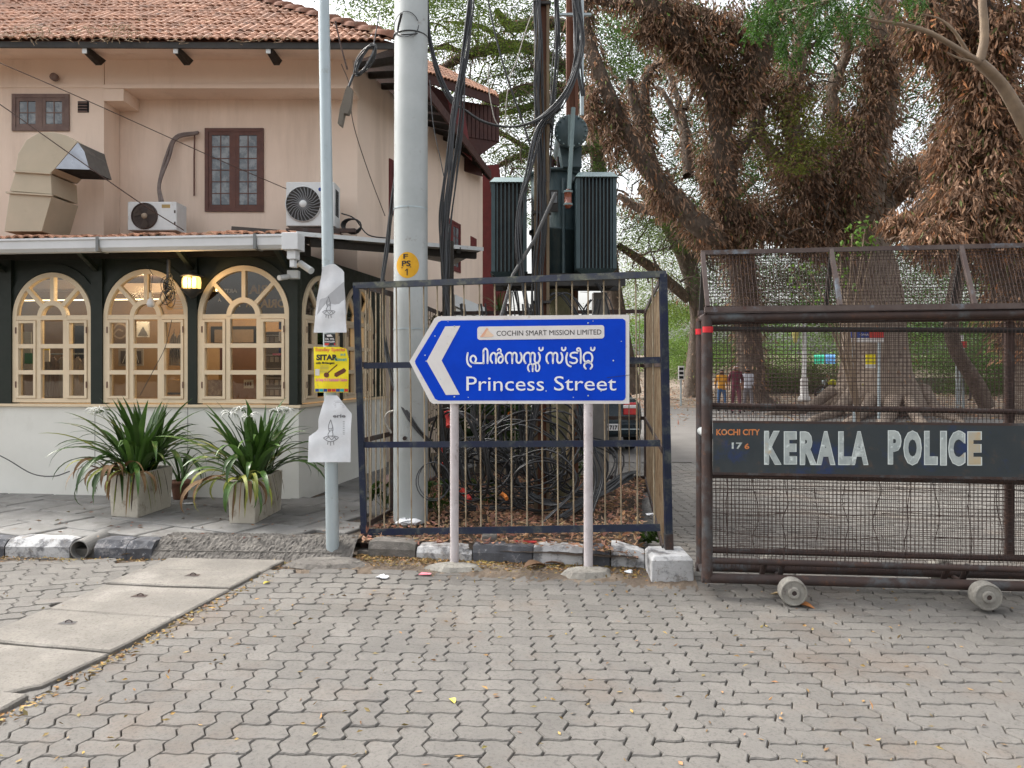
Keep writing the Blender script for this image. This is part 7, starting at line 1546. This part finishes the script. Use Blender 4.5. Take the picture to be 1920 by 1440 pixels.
for (x,y) in ((1598,428),(1622,420),(1636,452),(1602,452),(1575,470),(1560,500),(1520,500),(1490,510),(1500,540),(1590,520),(1540,560),(1620,470)):
    for k in range(14): Cs.append(tuple(W(x+r2.normal()*9,y+r2.normal()*9,19+r2.normal()*.3))); Ds.append((r2.normal(),r2.normal()-.4,r2.normal()*.5-.6))
    mb.tube(smooth_curve([G(1612,800), W(1590+(x-1590)*.3,620,19), W(x,y+10,19)],4), .018, 5)
mb.build('stems', M['bark_smooth'], sp); V, Q = leaf_arrays(np.array(Cs), np.array(Ds), r2.uniform(.10,.2,len(Cs)), r2.uniform(.07,.12,len(Cs)), r2); np_mesh('leaves', V, Q, M['leaf_bright'], sp, np.repeat(r2.uniform(1.2,2.4,(len(Cs),1))*np.array([1.3,1,1]),4,0), 'stuff')
pm = thing('palm_bush', 'dark spiky palm in a pot by the dark red wall', 'palm', W(938,600,13))
for k in range(26): strap_leaf(W(938,585,13)+Vector((random.gauss(0,.05),0,0)), random.uniform(0,6.28), random.uniform(.35,.6), .025, random.uniform(.3,1.5), random.uniform(.3,1.4), 'strap', pm, 8)
MB().lathe(W(938,640,13), [(0,0),(.12,0),(.17,.35),(0,.35)], 14).tube([W(938,618,13),W(938,585,13)], .04, 8).build('pot', M['tile_plain'], pm)
# dead sticks hanging over the house eave
tw = MB(); rs = random.Random(9)
for _ in range(46):
    x = rs.choice((rs.gauss(62,22), rs.gauss(170,26), rs.gauss(235,14))); y = 70+rs.uniform(-22,8); a = rs.uniform(.3,2.6); Y = 9.12; q = []
    for s in range(6): q.append(W(x,y,Y)); x += math.cos(a)*6; y += abs(math.sin(a))*5*(1 if s>1 else -.6); a += rs.gauss(0,.6)
    tw.tube(q, .004, 4)
for _ in range(70):
    x = rs.uniform(0,560); y = 74-rs.uniform(0,22)+x*.02; tw.tube([W(x,y,9.1), W(x+rs.uniform(-10,10),y+rs.uniform(-3,5),9.1), W(x+rs.uniform(-18,18),y+rs.uniform(-2,6),9.12)], .003, 4)
o = tw.build('dry_creeper', plain('dry_stem',(.36,.26,.16)), None, W(100,80,9.12)); tag(o, kind='stuff')

# ============================================================ PEOPLE AND THINGS IN THE SQUARE
def person(x, y, yaw, cols, lab, stride=.18, h=1.66, bag=None):
    """cols: shirt, trousers, hair material names; walking figure with one continuous body"""
    root = thing('person', lab, 'person', (x, y, 0)); s = h/1.7
    J = {'pel':(0,0,.93),'wai':(0,0,1.10),'che':(0,.0,1.32),'nek':(0,.01,1.46),'hea':(0,.02,1.56),'top':(0,.02,1.66),
         'sl':(-.17,0,1.40),'el':(-.22,-.05,1.14),'wl':(-.20,.10,.92),'hl':(-.20,.13,.84),'sr':(.17,0,1.40),'er':(.22,-.10,1.14),'wr':(.22,-.02,.90),'hr':(.22,-.0,.82),
         'tl':(-.09,0,.88),'kl':(-.10,stride*.8,.50),'al':(-.10,stride,.09),'fl':(-.10,stride+.15,.04),'tr':(.09,0,.88),'kr':(.10,-stride*.3,.50),'ar':(.10,-stride*1.2,.12),'fr':(.10,-stride*1.2+.14,.04)}
    rad = {'pel':(.15,.11),'wai':(.13,.10),'che':(.16,.11),'nek':(.055,.055),'hea':(.085,.095),'top':(.07,.08),'sl':(.065,.065),'el':(.045,.045),'wl':(.03,.03),'hl':(.035,.025),'tl':(.095,.095),'kl':(.06,.06),'al':(.042,.042),'fl':(.04,.03)}
    E = [('pel','wai'),('wai','che'),('che','nek'),('nek','hea'),('hea','top'),('che','sl'),('sl','el'),('el','wl'),('wl','hl'),('che','sr'),('sr','er'),('er','wr'),('wr','hr'),('pel','tl'),('tl','kl'),('kl','al'),('al','fl'),('pel','tr'),('tr','kr'),('kr','ar'),('ar','fr')]
    keys = list(J); me = bpy.data.meshes.new('body'); ca, sa_ = math.cos(yaw), math.sin(yaw)
    me.from_pydata([((J[k][0]*ca-J[k][1]*sa_)*s, (J[k][0]*sa_+J[k][1]*ca)*s, J[k][2]*s) for k in keys], [(keys.index(a), keys.index(b)) for a, b in E], [])
    tmp = bpy.data.objects.new('tmp', me); COL.objects.link(tmp); sk = tmp.modifiers.new('s','SKIN')
    for i, k in enumerate(keys):
        kk = k if k in rad else k[0]+'l'; sv = me.skin_vertices[0].data[i]; sv.radius = (rad[kk][0]*s, rad[kk][1]*s); sv.use_root = (k == 'pel')
    ss = tmp.modifiers.new('u','SUBSURF'); ss.levels = 2; ss.render_levels = 2; bpy.context.view_layer.update()
    m2 = bpy.data.meshes.new_from_object(tmp.evaluated_get(bpy.context.evaluated_depsgraph_get())); bpy.data.objects.remove(tmp); m2.name = 'body'
    mats = [M['skin'], cols[0], cols[1], cols[2], M['black']]
    m2.materials.clear()
    for q in mats: m2.materials.append(q)
    for p in m2.polygons:
        c = p.center/s; z = c.z; lat = math.hypot(c.x, c.y); back = (-c.x*sa_ + c.y*ca)
        p.use_smooth = True
        p.material_index = 3 if z > 1.60 or (z > 1.5 and back < .04) else 0 if z > 1.45 else (1 if (z > .98 or (z > .90 and lat < .17)) and not (lat > .2 and z < 1.1) else 0 if lat > .17 and z > .75 else 2 if z > .10 else 4)
    link('body', m2, None, root); 
    return root
c_or, c_mr, c_wh = plain('orange_yellow_shirt',(.62,.28,.03)), plain('maroon_shirt',(.10,.015,.03)), plain('white_shirt',(.55,.55,.60))
c_je, c_dk, c_gr = plain('blue_jeans',(.05,.12,.24)), plain('dark_trousers',(.03,.025,.03)), plain('grey_trousers',(.20,.19,.20))
a = G(1353,772); person(a.x,a.y,R(180),(c_or,c_je,M['hair']),'person in orange and yellow top and blue jeans walking away',.14,1.52)
a = G(1380,776); person(a.x,a.y,R(175),(c_mr,plain('maroon_skirt',(.13,.03,.05)),M['hair_grey']),'person in maroon shirt with pale scarf in the middle of the group',.12,1.68)
a = G(1402,774); person(a.x,a.y,R(185),(c_wh,c_gr,M['hair']),'person in white shirt and grey trousers at the right of the group',.14,1.60)
a = G(1826,752); person(a.x,a.y,R(20),(plain('pale_blue_shirt',(.40,.48,.60)),c_dk,M['hair']),'person in pale blue shirt behind the leaning trunk',.1,1.68)
a = G(1272,712); person(a.x,a.y,R(60),(c_dk,c_dk,M['hair']),'tiny far person in dark clothes at the end of the street',.1,1.6)
# motorcycle
def motorcycle(c, yaw):
    t = thing('motorcycle','black and yellow motorcycle parked at the foot of the huge trunk','motorcycle',c); d = Vector((math.cos(yaw),math.sin(yaw),0))
    n = Vector((-d.y,d.x,0))
    for s in (-.64,.64):
        o = c+d*s+Z_*.31; w = MB(); ring = [o+d*.29*math.cos(a)+Z_*.29*math.sin(a) for a in [k*.35 for k in range(19)]]; w.tube(ring, .05, 8, cap=False); wh = w.build('wheel', M['black'], t)
        for k in range(6): a = k*math.pi/6; MB().tube([o+d*.25*math.cos(a)+Z_*.25*math.sin(a), o-d*.25*math.cos(a)-Z_*.25*math.sin(a)], .008, 4).build('spoke', M['galv'], wh)
    MB().tube([c+d*.64+Z_*.31, c+d*.42+Z_*.95], .03, 8).build('fork', M['galv'], t); MB().tube([c+d*.40+Z_*.98-n*.35, c+d*.42+Z_*.95, c+d*.40+Z_*.98+n*.35], .014, 6).build('handlebar', M['black'], t)
    MB().lathe(c+d*.56+Z_*.84, [(0,-.06),(.09,-.05),(.10,.04),(0,.06)], 12, 'X').build('headlight', M['galv'], t)
    MB().tube([c+d*.36+Z_*.78, c+d*.12+Z_*.86, c-d*.08+Z_*.76], [.08,.15,.10], 10).build('tank', plain('bike_yellow',(.45,.42,.03)), t)
    MB().tube([c-d*.05+Z_*.78, c-d*.4+Z_*.78, c-d*.72+Z_*.86], [.10,.12,.06], 8).build('seat', M['black'], t)
    MB().tube([c+d*.2+Z_*.55, c-d*.12+Z_*.42], [.16,.17], 10).tube([c+d*.38+Z_*.8, c+d*.2+Z_*.4, c-d*.2+Z_*.35, c-d*.62+Z_*.31], .03, 6).build('engine', M['steel_dark'], t)
    MB().tube([c+d*.1+Z_*.3+n*.12, c-d*.8+Z_*.36+n*.14], .035, 8).build('exhaust', M['galv'], t)
motorcycle(G(1566,748), R(165))
# lamp post with lantern, signs, poster, awning
b = G(1508,752); t = thing('white_lamp_post','white fluted lamp post standing in the square left of the motorcycle','lamp post',b)
MB().lathe(b, [(0,0),(.28,0),(.28,.15),(.2,.25),(.17,.9),(.2,.95),(.11,1.15),(.085,3.6),(0,3.6)], 14).build('post', M['sign_white'], t)
MB().tube([b+Z_*3.4, b+Vector((-.3,0,3.6)), b+Vector((-.42,0,3.45))], .03, 6).build('arm', M['sign_white'], t)
MB().lathe(b+Vector((-.42,0,2.75)), [(0,-.05),(.08,0),(.17,.45),(.12,.55),(0,.65)], 8).build('lantern', plain('lamp_yellow_glass',(.70,.62,.22)), t)
def board(px0,py0,px1,py1,Y,mts,name,lab,post=True,writing=()):
    a, b = W(px0,py1,Y), W(px1,py0,Y); t = thing(name, lab, 'sign', ((a.x+b.x)/2,Y,0 if post else a.z)); n = len(mts)
    for k, m_ in enumerate(mts): MB().box((a.x,Y-.03,b.z-(b.z-a.z)*(k+1)/n+.002),(b.x,Y,b.z-(b.z-a.z)*k/n)).build('panel', m_, t)
    for (s, x0, x1, yb, yt, m_) in writing: mb = MB(); text(mb, s, lambda x,y: W(x,y,Y-.034), x0, x1, yb, yt, .03); mb.build('lettering', m_, t)
    if post:
        for x in (a.x+.1, b.x-.1): MB().box((x-.03,Y+.001,0),(x+.03,Y+.06,b.z)).build('post', M['galv'], t)
    return t
t = board(1595,618,1656,642,20,[M['ink_blue'],M['ink_blue'],M['sign_white']],'information_sign','blue white and red information sign mounted before the huge trunk',True,[('VEHICLE PARKING',1598,1652,622,618.5,M['sign_white']),('CALL US',1612,1640,628.5,625,M['sign_white'])])
a, b2 = W(1630,633,19.95), W(1656,619,19.95); MB().box((a.x,19.93,a.z),(b2.x,19.965,b2.z)).build('red_panel', M['ink_red'], t)
board(1623,664,1641,690,23.5,[M['poster'],M['poster'],M['poster'],M['sign_white']],'yellow_notice','yellow notice with white foot fixed against the huge trunk', False)
board(1790,640,1812,652,27,[M['ink_red']],'red_sign','small red sign high behind the leaning trunk')
board(1790,628,1806,640,27.4,[M['sign_white']],'white_sign','small white board just above the red sign')
t = thing('market_stall','distant stall with green and blue awning across the square','stall',W(1553,700,52))
for k,(x0,x1,m_) in enumerate(((1526,1546,plain('awning_green',(.02,.38,.22))),(1547,1566,plain('awning_blue',(.10,.28,.55))))):
    MB().hexa([W(x0,682,51),W(x1,682,51),W(x1,680,54),W(x0,680,54),W(x0,668,51.4),W(x1,668,51.4),W(x1,664,54),W(x0,664,54)]).build('awning', m_, t)
for x in (1528,1564): MB().tube([W(x,682,51.5), G(x, 731)], .05, 6).build('post', M['steel_dark'], t)
MB().box((W(1528,0,52).x,51.6,0),(W(1564,0,52).x,53,1.0)).build('counter', M['brown_wood'], t)
t = thing('street_notice_stand','small black and white notice stand at the far kerb of the street','sign',W(1277,712,30))
MB().box((W(1272,0,30).x,30,W(0,712,30).z),(W(1283,0,30).x,30.05,W(0,686,30).z)).build('board', M['sign_white'], t)
for k in range(3): MB().box((W(1273.5,0,30).x,29.985,W(0,710-k*8,30).z),(W(1281.5,0,30).x,29.999,W(0,705-k*8,30).z)).build('panel', M['black'], t)
MB().box((W(1276,0,30).x,30.051,0),(W(1279,0,30).x,30.1,W(0,690,30).z)).build('post', M['galv'], t)

# dark car parked behind the enclosure
def car(cx, Y, lab):
    t = thing('parked_car', lab, 'car', (cx, Y, 0)); hw = .84; st = [ # (y, [(x, z)...] half section)
        (0.00,[(.70,.30),(.76,.45),(.76,.62),(.74,.80),(.70,.90),(.0,.92)]),(.10,[(.78,.22),(.84,.45),(.84,.66),(.82,.86),(.76,.95),(.0,.97)]),(.55,[(.80,.20),(.85,.45),(.85,.68),(.83,.88),(.72,1.0),(.0,1.02)]),
        (1.15,[(.80,.20),(.85,.45),(.85,.68),(.83,.90),(.58,1.40),(.0,1.43)]),(2.4,[(.80,.20),(.85,.45),(.85,.68),(.83,.90),(.60,1.42),(.0,1.45)]),(3.2,[(.80,.20),(.85,.45),(.85,.66),(.82,.86),(.70,.96),(.0,.98)]),(4.2,[(.74,.30),(.78,.45),(.78,.60),(.74,.72),(.66,.78),(.0,.80)])]
    vs = []; K = 11
    for y, h in st:
        row = [(-x, z) for x, z in h]+[(x, z) for x, z in h[-2::-1]]; vs += [(cx+x, Y+y, z) for x, z in row]
    body = MB().add(vs, [(i*K+k, (i+1)*K+k, (i+1)*K+k+1, i*K+k+1) for i in range(6) for k in range(K-1)]+[tuple(range(K)), tuple(range(6*K+K-1,6*K-1,-1))], 0, True)
    paint = plain('car_dark_teal',(.012,.022,.028),.22); body.build('body', paint, t)
    MB().add([(cx-.50,Y+1.07,1.35),(cx+.50,Y+1.07,1.35),(cx+.64,Y+.60,1.045),(cx-.64,Y+.60,1.045)], [(3,2,1,0)]).build('rear_window', M['car_glass'], t)
    for s in (-1,1): 
        MB().add([(cx+s*.845,Y+1.0,.93),(cx+s*.845,Y+3.0,.93),(cx+s*.63,Y+2.4,1.38),(cx+s*.61,Y+1.2,1.36)], [(0,1,2,3)]).build('side_window', M['car_glass'], t)
        MB().box((cx+s*.62-.13,Y-.02,.70),(cx+s*.62+.13,Y+.08,.92)).build('tail_lamp', M['ink_red'], t, bevel=.02)
        MB().box((cx+s*.60-.12,Y-.03,.82),(cx+s*.60+.12,Y+.06,.88)).build('reverse_lamp', M['sign_white'], t, bevel=.01)
        for y in (.75,3.4): MB().lathe((cx+s*.72,Y+y,.31), [(0,-.09),(.2,-.09),(.30,-.08),(.31,0),(.30,.08),(.2,.09),(0,.09)], 20, 'X').build('wheel', M['black'], t)
        MB().box((cx+s*.93-.07,Y+2.9,.93),(cx+s*.93+.07,Y+3.0,1.05)).build('mirror', paint, t, bevel=.02)
    MB().box((cx-.80,Y-.10,.34),(cx+.80,Y+.05,.56)).build('bumper', paint, t, bevel=.03); MB().box((cx-.78,Y-.106,.44),(cx+.78,Y-.10,.46)).build('bumper_trim', M['galv'], t)
    MB().box((cx-.5,Y-.02,.93),(cx+.5,Y+.04,.95)).build('boot_trim', M['galv'], t)
    px = 1148; c = W(px,801,Y-.12); MB().box((c.x-.26,Y-.122,c.z-.06),(c.x+.14,Y-.112,c.z+.06)).build('number_plate', M['sign_white'], t)
    mb = MB(); text(mb, 'P 7171', lambda x,y: W(x,y,Y-.126), 1135.5, 1160.5, 805.5, 797, .05); mb.build('lettering', M['print_black'], t)
car((1118-960)*13.4/F, 13.4, 'dark teal car parked rear on behind the fence, number plate visible')
# orange auto behind the coils, only slivers seen
ar = thing('auto_rickshaw','black and orange auto rickshaw parked behind the cable coils','auto rickshaw',((955-960)*15.5/F,15.5,0))
ax_ = (940-960)*15.5/F
MB().hexa([(ax_-.6,15.5,.35),(ax_+.6,15.5,.35),(ax_+.6,17.8,.35),(ax_-.6,17.8,.35),(ax_-.62,15.45,.95),(ax_+.62,15.45,.95),(ax_+.6,17.6,.95),(ax_-.6,17.6,.95)]).build('body', M['black'], ar, bevel=.04)
MB().box((ax_-.12,15.43,.50),(ax_+.22,15.447,.88)).build('orange_panel', plain('auto_orange',(.65,.16,.02),.4), ar)
MB().hexa([(ax_-.6,15.55,.96),(ax_+.6,15.55,.96),(ax_+.58,17.3,.96),(ax_-.58,17.3,.96),(ax_-.5,15.75,1.7),(ax_+.5,15.75,1.7),(ax_+.45,17.1,1.68),(ax_-.45,17.1,1.68)]).build('hood', M['black'], ar, bevel=.06)
for s in (-.52,.52): MB().lathe((ax_+s,16.0,.24), [(0,-.05),(.22,-.05),(.24,0),(.22,.05),(0,.05)], 16, 'X').build('wheel', M['black'], ar); MB().box((ax_+s-.07,15.42,.7),(ax_+s+.07,15.46,.8)).build('tail_lamp', M['ink_red'], ar)
MB().lathe((ax_,17.6,.24), [(0,-.05),(.22,-.05),(.24,0),(.22,.05),(0,.05)], 16, 'X').build('wheel', M['black'], ar)

sb = thing('dark_shrubs', 'dark leafy shrubs growing behind the cable coils', 'shrub', (-.3, 11.3, 0))
sprays(sb, [(850,640,1035,850,11.1,12.2,46,.42,900,(.7,.75,.7)),(800,560,900,840,11.0,12.0,16,.35,800,(.6,.65,.6))], 21, L=.09, name='foliage')
MB().tube([(-.2,11.6,0),(-.15,11.6,.9)], .04, 6).tube([(-.7,11.6,0),(-.8,11.6,1.0)], .03, 6).build('stem', M['bark'], sb)
